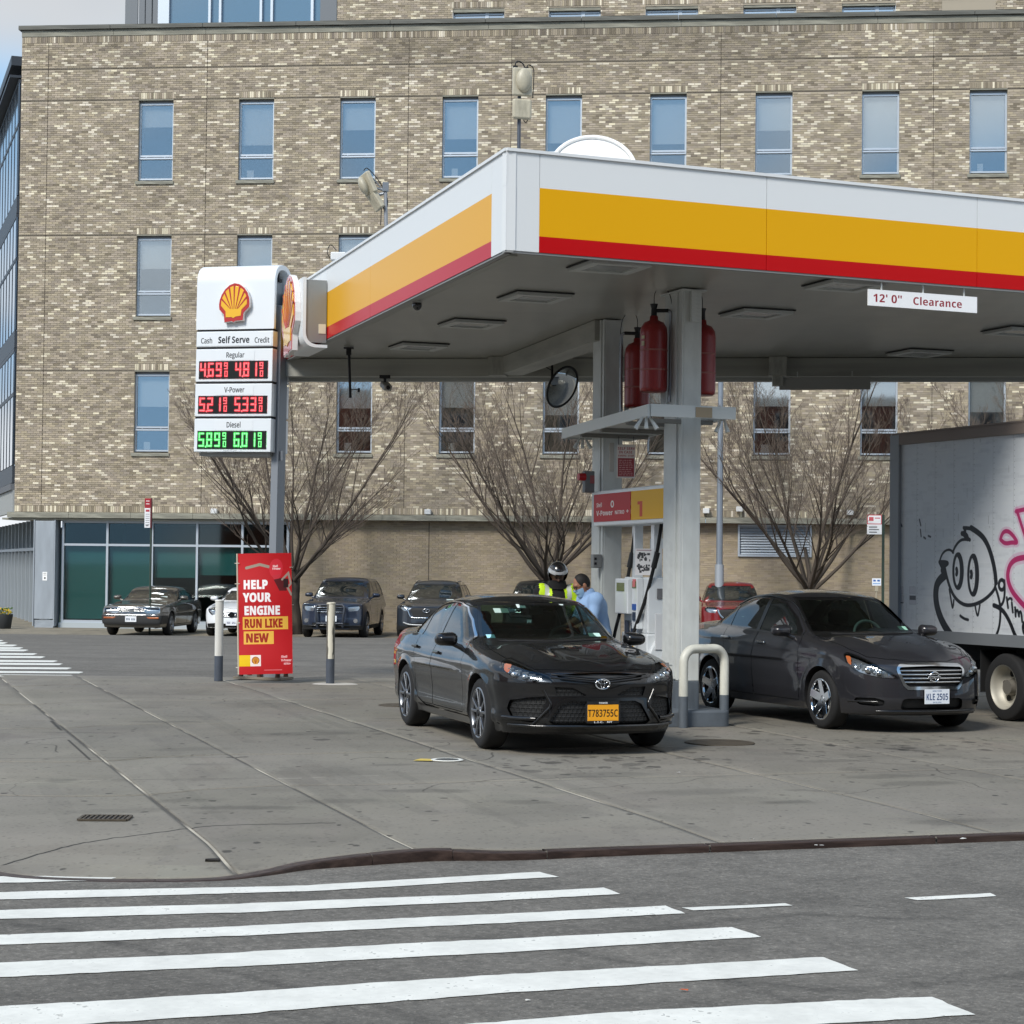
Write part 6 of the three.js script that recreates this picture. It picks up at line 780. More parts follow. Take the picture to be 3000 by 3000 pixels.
function buildCar(c, root) {
  const f = bodyField(c), hw = c.maxW; let S = meshField(f, c.x0 - 0.06, c.x1 + 0.06, c.sill - 0.06, c.h + 0.06, hw + 0.06, c.cell);
  S = split(S, (x, y, z) => -z)[0]; // one half; the other is its mirror image
  const paint = c.paint, xr = c.x1, sF = (x, z) => z + 0.9 * (xr - x), sR = (x, z) => z + 0.9 * (x - c.x0);
  const take = (fn) => { const [a, b] = split(S, fn); S = b; return a; };
  const both = (name, T, m, off = 0, parent = root) => T.p.length ? mesh(name, soupGeo(T, off, 2), m, parent) : null, pair = (name, T, m, off = 0, parent = root) => T.p.length ? [mesh(name, soupGeo(T, off), m, parent), mesh(name, soupGeo(T, off, 1), m, parent)] : [];
  take((x, y, z) => z < 0.45 ? 1 : Math.min(...c.wheelX.map((w) => Math.hypot(x - w, Math.min(0, y - c.wheelR) * 0.9 + Math.max(0, y - c.wheelR)) - c.arch)));
  const under = take((x, y, z, nx, ny) => ny + 0.7); both('underbody', under, carMat.matte);
  // glass
  const sideGlass = c.sideGlass.map((p) => polySdf(p)), glass = c.glass || carMat.glass;
  if (c.dlo) { const d = polySdf(c.dlo); const band = take((x, y, z, nx, ny, nz) => z < c.glassZ ? 1 : d(x, y)); let B = band; const panes = []; for (const g of sideGlass) { const [a, b] = split(B, (x, y) => g(x, y)); panes.push(a); B = b; } panes.forEach((p) => pair('side_window', p, c.sideMat || glass, -0.008)); if (c.dloChrome) { const [e, r] = split(B, (x, y) => Math.max(-d(x, y) - 0.011, 1.0 - y)); B = r; both('window_moulding', e, carMat.chrome, 0.003); } both('window_trim', B, carMat.trim, -0.004); }
  const wz = curve(c.screenW), screen = take((x, y, z) => Math.max(c.screenX - x, z - wz(y), c.screenY[0] - y + (c.cowlCurve || 0) * z * z, y - c.screenY[1])); 
  { const [inner, band] = split(screen, (x, y, z) => Math.max(z - wz(y) + 0.03, c.screenY[0] + 0.035 - y, y - c.screenY[1] + 0.03)); both('windscreen', inner, c.screenMat || glass, -0.004); both('screen_border', band, carMat.trim, -0.003); }
  const rz = curve(c.rearW), rear = take((x, y, z) => Math.max(x - c.rearX, z - rz(y), c.rearY[0] - y, y - c.rearY[1])); both('rear_window', rear, c.sideMat || glass, -0.004);
  // lamps and grilles by outline
  for (const q of c.cuts || []) {
    const d = polySdf(q.poly), fn = (x, y, z) => { if (q.where === 'rear') return x > c.x0 + 1.0 ? 1 : d(sR(x, z), y); if (q.where === 'side') return z < 0.5 ? 1 : d(x, y); if (q.where === 'top') return y < q.minY ? 1 : d(x, z); return x < xr - 1.0 ? 1 : d(sF(x, z), y); };
    const piece = take(fn); const made = (q.pair ? pair : both)(q.name, piece, q.mat, q.off || 0); if (q.bowl && q.pair) made.forEach((m, i) => mesh('lamp_bowl', soupGeo(piece, -0.045, i), q.bowl, m));
    if (q.rim) { const band = take((x, y, z) => fn(x, y, z) - q.rim[0]); both(q.name + '_surround', band, q.rim[1], q.rim[2] || 0.004); }
  }
  // shut lines
  const w = c.seamW || 0.004, line = (fn) => { const inside = take((...q) => fn(...q) - w), [core, band] = split(inside, (...q) => fn(...q) + w); both('shut_line', band, carMat.seam, -0.006); return core; };
  const hood = c.hood ? polySdf(c.hood) : null;
  if (hood) both('bonnet', line((x, y, z, nx, ny) => x < c.hoodX - 0.1 ? 1 : Math.max(hood(x, z), 0.15 - ny)), paint);
  for (const p of c.doors || []) { const d = polySdf(p), g = (x, y, z) => z < 0.45 ? 1 : d(x, y); pair('door', line(g), paint); }
  if (c.roofX) both('roof', take((x, y, z, nx, ny) => Math.max(x - c.roofX[1], c.roofX[0] - x, 0.75 - ny, c.h - 0.2 - y)), paint);
  both('body', S, paint);
  // wheel wells, wheels
  for (const wx of c.wheelX) { for (const s of [-1, 1]) { const p = []; const R = c.arch + 0.003, z0 = s * (hw - 0.42), n = 28; let zo = []; for (let i = 0; i <= n; i++) { const a = -0.35 + (Math.PI + 0.7) * i / n, x = wx + Math.cos(a) * R, y = c.wheelR + Math.sin(a) * R; let z = hw; while (z > 0.5 && f(x, y, z) > 0.002) z -= 0.004; zo.push([x, y, s * (z - 0.002)]); } for (let i = 0; i < n; i++) { const [a, b] = [zo[i], zo[i + 1]]; p.push(...a, ...b, a[0], a[1], z0, ...b, b[0], b[1], z0, a[0], a[1], z0, a[0], a[1], z0, b[0], b[1], z0, wx, c.wheelR - 0.05, z0); } const g = new THREE.BufferGeometry(); g.setAttribute('position', new THREE.Float32BufferAttribute(p, 3)); g.computeVertexNormals(); mesh('wheel_housing', g, carMat.matte, root); } for (const s of [-1, 1]) wheel(root, wx, s * c.track, c.wheelR, c.rimR, c.tyreW, c.wheelStyle); }
  mesh('floor', box(c.wheelX[0] - c.wheelX[1] - 0.75, 0.04, 1.3, (c.wheelX[0] + c.wheelX[1]) / 2, c.sill + 0.05, 0), carMat.matte, root); mesh('engine_bay', box(0.9, 0.5, 1.0, c.wheelX[0] + 0.1, 0.48, 0), carMat.matte, root);
  // cabin
  if (c.seats) { const sy = c.seatY || 0.62; for (const z of [-0.36, 0.36]) { const s = mesh('seat', merge(rbox(0.5, 0.16, 0.5, 0.06, c.seats[0] + 0.12, sy - 0.12, z), rbox(0.16, 0.56, 0.5, 0.07).rotateZ(rad(-16)).translate(c.seats[0] - 0.22, sy + 0.18, z)), carMat.seat, root); mesh('headrest', merge(rbox(0.11, 0.17, 0.27, 0.05, c.seats[0] - 0.32, sy + 0.55, z), box(0.02, 0.12, 0.12, c.seats[0] - 0.31, sy + 0.43, z)), carMat.seat, s); } mesh('rear_seat', rbox(0.2, 0.55, 1.2, 0.08).rotateZ(rad(-18)).translate(c.seats[1] - 0.2, sy + 0.16, 0), carMat.seat, root);
    mesh('dashboard', merge(rbox(0.62, 0.2, 1.36, 0.06, c.dash[0], c.dash[1] - 0.08, 0), rbox(0.3, 0.14, 0.42, 0.05, c.dash[0] - 0.2, c.dash[1] + 0.02, -0.36)), carMat.cabin, root); const st = mesh('steering_wheel', merge(new THREE.TorusGeometry(0.185, 0.016, 10, 40), box(0.34, 0.04, 0.03), cyl(0.05, 0.06, 0.04).rotateX(Math.PI / 2)), c.steerMat || carMat.matte, root); st.position.set(c.dash[0] - 0.42, c.dash[1] + 0.0, -0.36); st.rotation.set(0, Math.PI / 2, 0); st.rotateX(rad(-24));
    mesh('rear_view_mirror', merge(rbox(0.03, 0.07, 0.24, 0.012, c.mirror[0], c.mirror[1], 0), box(0.05, 0.06, 0.03, c.mirror[0] + 0.03, c.mirror[1] + 0.05, 0)), carMat.matte, root); mesh('parcel_shelf', box(0.5, 0.03, 1.1, c.seats[1] - 0.55, c.yb + 0.02, 0), carMat.cabin, root); mesh('cabin_tub', merge(box(1.9, 0.03, 1.4, c.mid - 0.1, 0.3, 0), box(0.03, 0.6, 1.4, c.seats[1] - 0.5, 0.6, 0), box(1.9, 0.5, 0.03, c.mid - 0.1, 0.62, 0.71), box(1.9, 0.5, 0.03, c.mid - 0.1, 0.62, -0.71)), carMat.cabin, root); }
  // door mirrors, handles
  if (c.doorMirror) for (const s of [-1, 1]) { const [mx, my, mz] = c.doorMirror, m = mesh('door_mirror', merge(mirrorShell(mx, my, s * (mz + 0.13), s), bar([mx + 0.03, my - 0.09, s * (mz - 0.04)], [mx, my - 0.03, s * (mz + 0.1)], 0.03, 0.022)), c.mirrorMat || paint, root); mesh('mirror_glass', new THREE.CircleGeometry(1, 24).scale(0.09, 0.06, 1).rotateY(-Math.PI / 2).translate(mx - 0.062, my, s * (mz + 0.13)), carMat.mirrorGlass, m); }
  for (const [hx, hy] of c.handles || []) for (const s of [-1, 1]) { let z = 0.95; while (f(hx, hy, z) > 0) z -= 0.004; mesh('door_handle', rbox(0.2, 0.03, 0.03, 0.012, hx, hy, s * (z + 0.018)), c.handleMat || paint, root); }
  return f;
}

// ---------------------------------------------------------------- the black sedan at the pump
const paintOf = (c, metal = 0.3, rough = 0.45) => phys(c, rough, { metalness: metal, clearcoat: 1, clearcoatRoughness: 0.0, specularIntensity: 0.4 });
function placeCar(name, label, category, frontPx, rearPx, spec, group) { // wheel contact points on the ground: near front and near rear
  const o = thing(name, label, category, [0, 0, 0], 0, group); return o;
}
function poseCar(o, c, F, R, side, y) { // F, R: [X, D] of the front and rear wheel contact on one side (side = +1: car's right, local z > 0)
  const dx = F[0] - R[0], dz = -(F[1] - R[1]), a = Math.atan2(-dz, dx); o.rotation.y = a; const mid = V3((F[0] + R[0]) / 2, y, -(F[1] + R[1]) / 2), off = V3((c.wheelX[0] + c.wheelX[1]) / 2, 0, side * c.track).applyAxisAngle(V3(0, 1, 0), a); o.position.copy(mid.sub(off));
}
const sedanBlack = {
  x0: -2.44, x1: 2.44, h: 1.445, sill: 0.19, maxW: 0.93, cell: 0.022, wheelX: [1.48, -1.345], wheelR: 0.335, arch: 0.378, rimR: 0.238, tyreW: 0.225, track: 0.905,
  width: [[-2.5, 0.78], [-2.1, 0.865], [-1.4, 0.915], [-0.5, 0.905], [0.5, 0.905], [1.4, 0.918], [1.95, 0.89], [2.3, 0.82], [2.5, 0.74]],
  tuck: [[0.15, 0.085], [0.3, 0.045], [0.36, 0.03], [0.5, 0.018], [0.66, 0.0], [0.76, 0.004], [0.86, 0.028], [0.95, 0.075], [1.1, 0.17]],
  creases: [{ y: 0.79, slope: -0.018, w: 0.05, d: 0.012 }, { y: 0.30, slope: 0.0, w: 0.05, d: 0.02 }],
  top: [[-2.5, 1.02], [-2.3, 1.06], [-1.9, 1.085], [-1.5, 1.09], [0.7, 1.06], [1.0, 1.02], [1.4, 0.975], [1.8, 0.915], [2.1, 0.855], [2.3, 0.79], [2.42, 0.72]], crown: 0.10, ridge: 0.02, kTop: 0.07,
  front: [[0.15, 2.30], [0.24, 2.40], [0.32, 2.435], [0.45, 2.43], [0.55, 2.425], [0.66, 2.43], [0.74, 2.40], [0.8, 2.30], [0.95, 1.9]], f2: 0.16, f4: 0.52, kF: 0.07,
  rear: [[0.2, -2.3], [0.4, -2.40], [0.7, -2.42], [0.95, -2.40], [1.07, -2.42], [1.15, -2.38]], r2: 0.14, r4: 0.4,
  cabin: [[-2.0, 0.9], [-1.78, 1.06], [-1.5, 1.19], [-1.1, 1.345], [-0.75, 1.415], [-0.35, 1.445], [0.0, 1.43], [0.2, 1.395], [0.5, 1.26], [0.85, 1.08], [1.1, 0.945], [1.4, 0.78]], mid: -0.3, wrap: 0.16, zb: 0.835, yb: 0.95, tumble: 0.40, bulge: 0.12, crownC: 0.13, kC: 0.075, cabinW: [[-2, 0.86], [-1.3, 0.955], [-0.4, 1], [0.4, 0.99], [1, 0.95]],
  dlo: [[0.72, 0.955], [0.78, 0.985], [0.42, 1.19], [0.16, 1.315], [-0.1, 1.355], [-0.45, 1.362], [-0.8, 1.33], [-1.08, 1.25], [-1.36, 1.10], [-1.42, 1.035], [-1.3, 0.995], [-0.6, 0.968]],
  sideGlass: [[[0.715, 0.972], [0.42, 1.172], [0.15, 1.299], [-0.1, 1.340], [-0.22, 1.345], [-0.26, 0.972]], [[-0.35, 0.975], [-0.31, 1.347], [-0.5, 1.343], [-0.8, 1.31], [-0.93, 1.27], [-1.05, 0.995]], [[-1.09, 1.0], [-0.98, 1.25], [-1.07, 1.225], [-1.33, 1.095], [-1.37, 1.04], [-1.3, 1.012]]], glassZ: 0.5, dloChrome: true,
  screenX: 0.0, screenY: [0.985, 1.365], screenW: [[0.95, 0.70], [1.1, 0.655], [1.36, 0.545]], cowlCurve: -0.06, rearX: -1.0, rearY: [1.1, 1.34], rearW: [[1.1, 0.6], [1.34, 0.5]],
  hood: [[1.0, -0.02], [0.98, 0.5], [0.93, 0.70], [1.3, 0.745], [1.75, 0.735], [2.08, 0.68], [2.22, 0.56], [2.30, 0.35], [2.345, -0.02]], hoodX: 0.9,
  doors: [[[0.86, 0.30], [0.90, 0.6], [0.86, 0.93], [0.78, 0.985], [0.3, 1.3], [-0.2, 1.37], [-0.28, 0.6], [-0.28, 0.30]], [[-0.29, 0.30], [-0.29, 0.6], [-0.22, 1.37], [-0.85, 1.34], [-1.1, 1.1], [-1.06, 0.95], [-0.92, 0.66], [-0.96, 0.45], [-0.82, 0.30]]], roofX: [-1.05, 0.12],
  handles: [[-0.08, 0.845], [-0.98, 0.875]], doorMirror: [0.62, 1.0, 0.86], seats: [-0.1, -0.95], dash: [0.75, 0.95], mirror: [0.28, 1.27], wheelStyle: { n: 5, kind: 'y', dish: 0.012, face: carMat.alloy, cap: carMat.matte },
};
{
  const c = sedanBlack, P = paintOf(rgb(9, 9, 11), 0, 0.5); c.paint = P;
  const blk = phys(rgb(10, 11, 12), 0.3, { clearcoat: 0.7, clearcoatRoughness: 0.15 }), honey = std(rgb(15, 16, 17), 0.55, 0, { bumpMap: honeyTex, bumpScale: 0.01 });
  c.cuts = [
    { name: 'turn_lamp', pair: true, mat: carMat.amber, off: 0.003, poly: [[1.10, 0.735], [1.19, 0.765], [1.25, 0.825], [1.13, 0.815]] },
    { name: 'headlight', pair: true, bowl: carMat.darkBowl, mat: carMat.lens, off: 0.002, poly: [[0.50, 0.668], [0.58, 0.722], [0.76, 0.765], [1.05, 0.825], [1.28, 0.86], [1.30, 0.84], [1.22, 0.77], [1.05, 0.705], [0.85, 0.672], [0.66, 0.655]], rim: [0.012, carMat.trim, -0.004] },
    { name: 'upper_grille', mat: blk, off: -0.018, poly: [[-0.1, 0.612], [0.10, 0.612], [0.24, 0.650], [0.44, 0.690], [0.50, 0.735], [0.30, 0.752], [-0.1, 0.758]] },
    { name: 'grille_mesh', mat: honey, off: -0.02, poly: [[0.14, 0.545], [0.47, 0.545], [0.50, 0.63], [0.30, 0.622]] },
    { name: 'lower_grille', mat: honey, off: -0.03, poly: [[-0.1, 0.285], [0.50, 0.285], [0.56, 0.31], [0.44, 0.47], [0.36, 0.50], [-0.1, 0.50]], rim: [0.03, blk, 0.006] },
    { name: 'side_intake', pair: true, mat: honey, off: -0.035, poly: [[0.70, 0.30], [1.02, 0.315], [1.12, 0.42], [1.08, 0.50], [0.84, 0.525], [0.58, 0.545], [0.62, 0.44]] },
    { name: 'tail_light', pair: true, where: 'rear', mat: carMat.red, poly: [[0.5, 0.86], [0.9, 0.88], [1.35, 0.98], [1.1, 1.04], [0.6, 1.0], [0.45, 0.93]] },
    { name: 'sill_skirt', where: 'side', mat: blk, off: 0.006, poly: [[1.06, 0.10], [1.06, 0.27], [-0.6, 0.27], [-0.84, 0.34], [-0.93, 0.34], [-0.93, 0.1]] },
  ];
  const o = thing('black_sedan', 'glossy black sedan with amber number plate parked beside the pump', 'car');
  const f = buildCar(c, o);
  const onFront = (y, z) => { let x = 2.6; while (x > 1.5 && f(x, y, z) > 0) x -= 0.003; return x; };
  // lamp internals, grille bars, badge, plate
  for (const s of [-1, 1]) { const hl = o.children.filter((q) => q.name === 'headlight')[s > 0 ? 0 : 1]; for (const [z, y, r] of [[0.60, 0.695, 0.03], [0.67, 0.712, 0.034], [0.745, 0.73, 0.036]]) mesh('lamp_projector', new THREE.SphereGeometry(r, 18, 12).scale(0.7, 0.8, 1).translate(onFront(y, z) - 0.035, y, s * z), carMat.reflector, hl); const bk = []; for (let i = 0; i < 7; i++) { const z = 0.56 + i * 0.05, y = 0.70 + i * 0.016; bk.push(box(0.02, 0.05, 0.055, onFront(y, z) - 0.055, y, s * z)); } mesh('lamp_back', merge(bk), carMat.reflector, hl);  }
  const bars = []; for (const [y0, y1, z1] of [[0.735, 0.742, 0.46], [0.70, 0.715, 0.47]]) { const pts = []; for (let k = -12; k <= 12; k++) { const z = k / 12 * z1, y = lerp(y0 - 0.035, y1, Math.abs(k / 12)); pts.push([onFront(y, Math.abs(z)) + 0.004, y, z]); } bars.push(tube(pts, 0.008, 60, 6)); } mesh('grille_bar', bars[0], carMat.trim, o); mesh('grille_bar', bars[1], carMat.trim, o);
  const lipPts = []; for (let k = -14; k <= 14; k++) { const z = k / 14 * 0.80; lipPts.push([onFront(0.275, Math.abs(z)) + 0.012, 0.268 + (Math.abs(k) > 11 ? 0.004 : 0), z]); } mesh('bumper_lip', tube(lipPts, 0.016, 70, 8), blk, o);
  for (const s of [-1, 1]) { const x = []; for (let k = 0; k <= 10; k++) { const t = k / 10, y = lerp(0.29, 0.60, t), z = t < 0.55 ? lerp(0.62, 0.47, t / 0.55) : lerp(0.47, 0.54, (t - 0.55) / 0.45); x.push([onFront(y, z) + 0.006, y, s * z]); } mesh('bumper_blade', tube(x, 0.014, 30, 8), P, o); const b2 = []; for (let k = 0; k <= 6; k++) { const z = lerp(0.60, 0.84, k / 6); b2.push([onFront(0.33, z) + 0.004, 0.335, s * z]); } mesh('intake_fin', tube(b2, 0.022, 20, 8), P, o); }
  const bx = onFront(0.655, 0) + 0.006; const bd = mesh('front_badge', merge(new THREE.TorusGeometry(0.05, 0.006, 8, 40).scale(1.35, 0.92, 1), new THREE.TorusGeometry(0.03, 0.005, 8, 32).scale(0.62, 1.35, 1), new THREE.TorusGeometry(0.036, 0.005, 8, 32).scale(1.25, 0.48, 1).translate(0, 0.02, 0)), carMat.chrome, o); bd.position.set(bx + 0.006, 0.655, 0); bd.rotation.y = Math.PI / 2; mesh('badge_back', cyl(0.066, 0.066, 0.012, 0, 0, 0, 32).rotateX(Math.PI / 2).scale(1, 0.72, 1).translate(0, 0, -0.008), carMat.trim, bd);
  const px = onFront(0.40, 0) + 0.022; plate(o, px, 0.395, -0.0, 0.30, 0.15, 'T783755C', '#e8a01c', '#20180c', null, null); mesh('plate_frame', merge(box(0.012, 0.03, 0.31, px - 0.002, 0.484, 0), box(0.012, 0.022, 0.31, px - 0.002, 0.311, 0), box(0.012, 0.16, 0.02, px - 0.003, 0.395, 0.158), box(0.012, 0.16, 0.02, px - 0.003, 0.395, -0.158)), carMat.matte, o);
  const ft = (t, y, w) => mesh('plate_lettering', box(w, 0.024, 0.002), [0, 1, 2, 3, 4, 5].map((k) => k === 4 ? std(new THREE.Color(1, 1, 1), 0.5, 0, { map: canvasTex(256, 40, (g, W, H) => { g.fillStyle = '#141416'; g.fillRect(0, 0, W, H); g.fillStyle = '#e8e8e8'; g.font = 'bold 36px sans-serif'; g.textAlign = 'center'; g.fillText(t, W / 2, 33); }) }) : carMat.matte), o); let q = ft('TOWER', 0, 0.18); q.position.set(px + 0.006, 0.485, 0); q.rotation.y = Math.PI / 2; q = ft('L.I.C.   NY', 0, 0.28); q.position.set(px + 0.006, 0.311, 0); q.rotation.y = Math.PI / 2;
  // windscreen stickers, wipers, visor paper
  const onScreen = (y, z) => { let x = 1.4; while (x > -0.3 && f(x, y, z) > 0) x -= 0.003; return x; };
  const stick = (y, z, w, h, m, name = 'sticker') => { const g = mesh(name, box(w, h, 0.003), m, o); g.position.set(onScreen(y, Math.abs(z)) - 0.012, y, z); g.rotation.set(0, Math.PI / 2, 0); g.rotateX(rad(-62)); };
  stick(1.035, 0.58, 0.085, 0.07, std(rgb(170, 220, 232), 0.5)); stick(1.325, 0.14, 0.09, 0.075, carMat.sticker); stick(1.28, 0.36, 0.15, 0.09, std(rgb(176, 196, 184), 0.6), 'sun_visor_paper'); stick(1.05, -0.5, 0.12, 0.07, std(rgb(190, 222, 210), 0.5)); stick(1.34, -0.28, 0.1, 0.02, carMat.sticker);
  const wp = (z0, z1, y0, y1) => { const pts = []; for (let k = 0; k <= 8; k++) { const z = lerp(z0, z1, k / 8), y = lerp(y0, y1, k / 8); pts.push([onScreen(y, Math.abs(z)) + 0.018, y, z]); } return tube(pts, 0.008, 20, 6); }; mesh('wiper', wp(0.55, -0.05, 1.0, 1.0), carMat.matte, o); mesh('wiper', wp(0.02, -0.6, 1.0, 1.01), carMat.matte, o);
  poseCar(o, c, [-0.30, 19.45], [-1.13, 22.15], 1, 0.003);
}
// ---------------------------------------------------------------- the charcoal sedan on the other side of the island
const sedanGrey = {
  x0: -2.31, x1: 2.31, h: 1.495, sill: 0.19, maxW: 0.89, cell: 0.022, wheelX: [1.40, -1.30], wheelR: 0.32, arch: 0.362, rimR: 0.222, tyreW: 0.215, track: 0.868,
  width: [[-2.4, 0.74], [-2.0, 0.82], [-1.3, 0.87], [-0.4, 0.872], [0.5, 0.87], [1.3, 0.876], [1.85, 0.845], [2.2, 0.76], [2.4, 0.68]],
  tuck: [[0.15, 0.075], [0.3, 0.035], [0.45, 0.016], [0.62, 0.0], [0.78, 0.006], [0.9, 0.032], [1.0, 0.075], [1.15, 0.16]], creases: [{ y: 0.86, slope: -0.035, w: 0.045, d: 0.010 }],
  top: [[-2.4, 1.05], [-2.2, 1.085], [-1.8, 1.11], [-1.4, 1.11], [0.7, 1.08], [1.0, 1.04], [1.35, 1.0], [1.7, 0.935], [1.95, 0.87], [2.15, 0.79], [2.3, 0.70]], crown: 0.11, ridge: 0.018, kTop: 0.08,
  front: [[0.15, 2.18], [0.24, 2.27], [0.36, 2.305], [0.48, 2.30], [0.6, 2.29], [0.7, 2.26], [0.78, 2.17], [0.95, 1.85]], f2: 0.2, f4: 0.62, kF: 0.09,
  rear: [[0.2, -2.2], [0.4, -2.28], [0.7, -2.30], [0.95, -2.28], [1.1, -2.26], [1.2, -2.2]], r2: 0.16, r4: 0.45,
  cabin: [[-1.95, 0.92], [-1.7, 1.10], [-1.4, 1.235], [-1.05, 1.38], [-0.7, 1.46], [-0.3, 1.495], [0.02, 1.48], [0.22, 1.44], [0.5, 1.305], [0.85, 1.11], [1.12, 0.96], [1.4, 0.80]], mid: -0.3, wrap: 0.16, zb: 0.80, yb: 0.97, tumble: 0.36, bulge: 0.12, crownC: 0.13, kC: 0.08, cabinW: [[-2, 0.86], [-1.3, 0.955], [-0.4, 1], [0.4, 0.99], [1, 0.95]],
  dlo: [[0.80, 0.985], [0.5, 1.19], [0.2, 1.34], [-0.05, 1.395], [-0.4, 1.41], [-0.78, 1.375], [-1.08, 1.28], [-1.38, 1.12], [-1.42, 1.06], [-1.2, 1.035], [-0.4, 1.01]],
  sideGlass: [[[0.68, 1.005], [0.48, 1.18], [0.19, 1.322], [-0.06, 1.372], [-0.16, 1.38], [-0.2, 1.025]], [[-0.28, 1.03], [-0.24, 1.385], [-0.42, 1.388], [-0.76, 1.352], [-0.95, 1.30], [-1.0, 1.05]], [[-1.04, 1.055], [-1.0, 1.28], [-1.08, 1.25], [-1.34, 1.115], [-1.36, 1.075]]], glassZ: 0.48, dloChrome: false,
  screenX: 0.0, screenY: [1.005, 1.41], screenW: [[0.95, 0.68], [1.1, 0.64], [1.41, 0.53]], cowlCurve: -0.06, rearX: -1.0, rearY: [1.13, 1.37], rearW: [[1.1, 0.58], [1.37, 0.48]],
  hood: [[1.0, -0.02], [0.98, 0.5], [0.93, 0.67], [1.3, 0.71], [1.7, 0.695], [1.95, 0.62], [2.08, 0.46], [2.16, 0.25], [2.18, -0.02]], hoodX: 0.9,
  doors: [[[0.86, 0.28], [0.90, 0.6], [0.88, 0.95], [0.78, 1.02], [0.3, 1.34], [-0.14, 1.41], [-0.22, 0.6], [-0.22, 0.28]], [[-0.23, 0.28], [-0.23, 0.6], [-0.16, 1.41], [-0.8, 1.38], [-1.06, 1.15], [-1.02, 0.95], [-0.9, 0.66], [-0.93, 0.45], [-0.8, 0.28]]], roofX: [-1.0, 0.1],
  handles: [[0.0, 0.885], [-0.93, 0.915]], doorMirror: [0.66, 1.04, 0.82], seats: [-0.05, -0.9], dash: [0.75, 0.97], mirror: [0.3, 1.31], wheelStyle: { n: 5, kind: 's', w0: 0.05, w1: 0.042, dish: 0.05, face: carMat.chrome, lip: carMat.chrome, cap: carMat.chrome },
};
{
  const c = sedanGrey, P = paintOf(rgb(44, 44, 48), 0.3, 0.42); c.paint = P; c.sideMat = carMat.darkGlass; c.steerMat = std(rgb(150, 156, 154), 0.6); c.handleMat = carMat.chrome;
  c.cuts = [
    { name: 'turn_lamp', pair: true, mat: carMat.amber, off: 0.003, poly: [[1.13, 0.70], [1.20, 0.74], [1.25, 0.81], [1.17, 0.80]] },
    { name: 'headlight', pair: true, bowl: carMat.bowl, mat: carMat.lens, off: 0.002, poly: [[0.46, 0.585], [0.52, 0.62], [0.66, 0.68], [0.86, 0.745], [1.06, 0.80], [1.24, 0.835], [1.28, 0.82], [1.22, 0.74], [1.06, 0.655], [0.90, 0.62], [0.7, 0.595]], rim: [0.010, carMat.trim, -0.004] },
    { name: 'grille', mat: carMat.matte, off: -0.025, poly: [[-0.1, 0.50], [0.33, 0.50], [0.37, 0.53], [0.46, 0.68], [0.45, 0.70], [-0.1, 0.715]], rim: [0.035, carMat.chrome, 0.008] },
    { name: 'lower_intake', mat: carMat.matte, off: -0.04, poly: [[-0.1, 0.255], [0.44, 0.255], [0.40, 0.36], [0.34, 0.375], [-0.1, 0.375]] },
    { name: 'fog_recess', pair: true, mat: carMat.matte, off: -0.03, poly: [[0.66, 0.30], [0.80, 0.29], [1.0, 0.30], [1.10, 0.345], [1.06, 0.375], [0.78, 0.378], [0.64, 0.35]] },
    { name: 'tail_light', pair: true, where: 'rear', mat: carMat.red, poly: [[0.5, 0.88], [0.9, 0.9], [1.35, 1.0], [1.1, 1.06], [0.6, 1.02], [0.45, 0.95]] },
  ];
  const o = thing('charcoal_sedan', 'dark grey sedan with chrome grille and chrome wheels stopped beyond the pump island', 'car');
  const f = buildCar(c, o);
  const onFront = (y, z) => { let x = 2.5; while (x > 1.2 && f(x, y, z) > 0) x -= 0.003; return x; };
  for (const y of [0.665, 0.625, 0.585, 0.545]) { const pts = [], z1 = lerp(0.34, 0.42, (y - 0.5) / 0.2); for (let k = -10; k <= 10; k++) { const z = k / 10 * z1; pts.push([onFront(y, Math.abs(z)) - 0.004, y, z]); } mesh('grille_slat', tube(pts, 0.010, 40, 6), carMat.chrome, o); }
  const b = mesh('front_badge', merge(new THREE.TorusGeometry(0.052, 0.011, 10, 40), rbox(0.15, 0.022, 0.02, 0.006)), carMat.chrome, o); b.position.set(onFront(0.6, 0) + 0.012, 0.6, 0); b.rotation.y = Math.PI / 2;
  plate(o, onFront(0.40, 0) + 0.02, 0.395, -0.02, 0.30, 0.155, 'KLE 2505', '#dfe5ec', '#24406e', ['NEW YORK', '#3c5c8c'], ['EXCELSIOR', '#3c5c8c']);
  const lp = []; for (let k = -10; k <= 10; k++) { const z = k / 10 * 0.6; lp.push([onFront(0.235, Math.abs(z)) + 0.006, 0.235, z]); } mesh('bumper_lip', tube(lp, 0.014, 40, 8), carMat.trim, o);
  for (const s of [-1, 1]) { const hl = o.children.filter((q) => q.name === 'headlight')[s > 0 ? 0 : 1]; for (const [z, y, r] of [[0.56, 0.635, 0.032], [0.65, 0.665, 0.042]]) mesh('lamp_reflector', new THREE.SphereGeometry(r, 18, 12).scale(0.6, 0.9, 1.1).translate(onFront(y, z) - 0.03, y, s * z), carMat.chrome, hl); const bk = []; for (let i = 0; i < 8; i++) { const z = 0.5 + i * 0.035, y = 0.62 + i * 0.014; bk.push(box(0.02, 0.06, 0.05).rotateY(i * 0.5).translate(onFront(y, z) - 0.05, y, s * z)); } mesh('lamp_back', merge(bk), carMat.reflector, hl);  const fin = []; for (let k = 0; k <= 6; k++) { const z = lerp(0.60, 0.80, k / 6); fin.push([onFront(0.335, z) + 0.0, 0.335, s * z]); } mesh('fog_bar', tube(fin, 0.01, 16, 6), carMat.trim, o); }
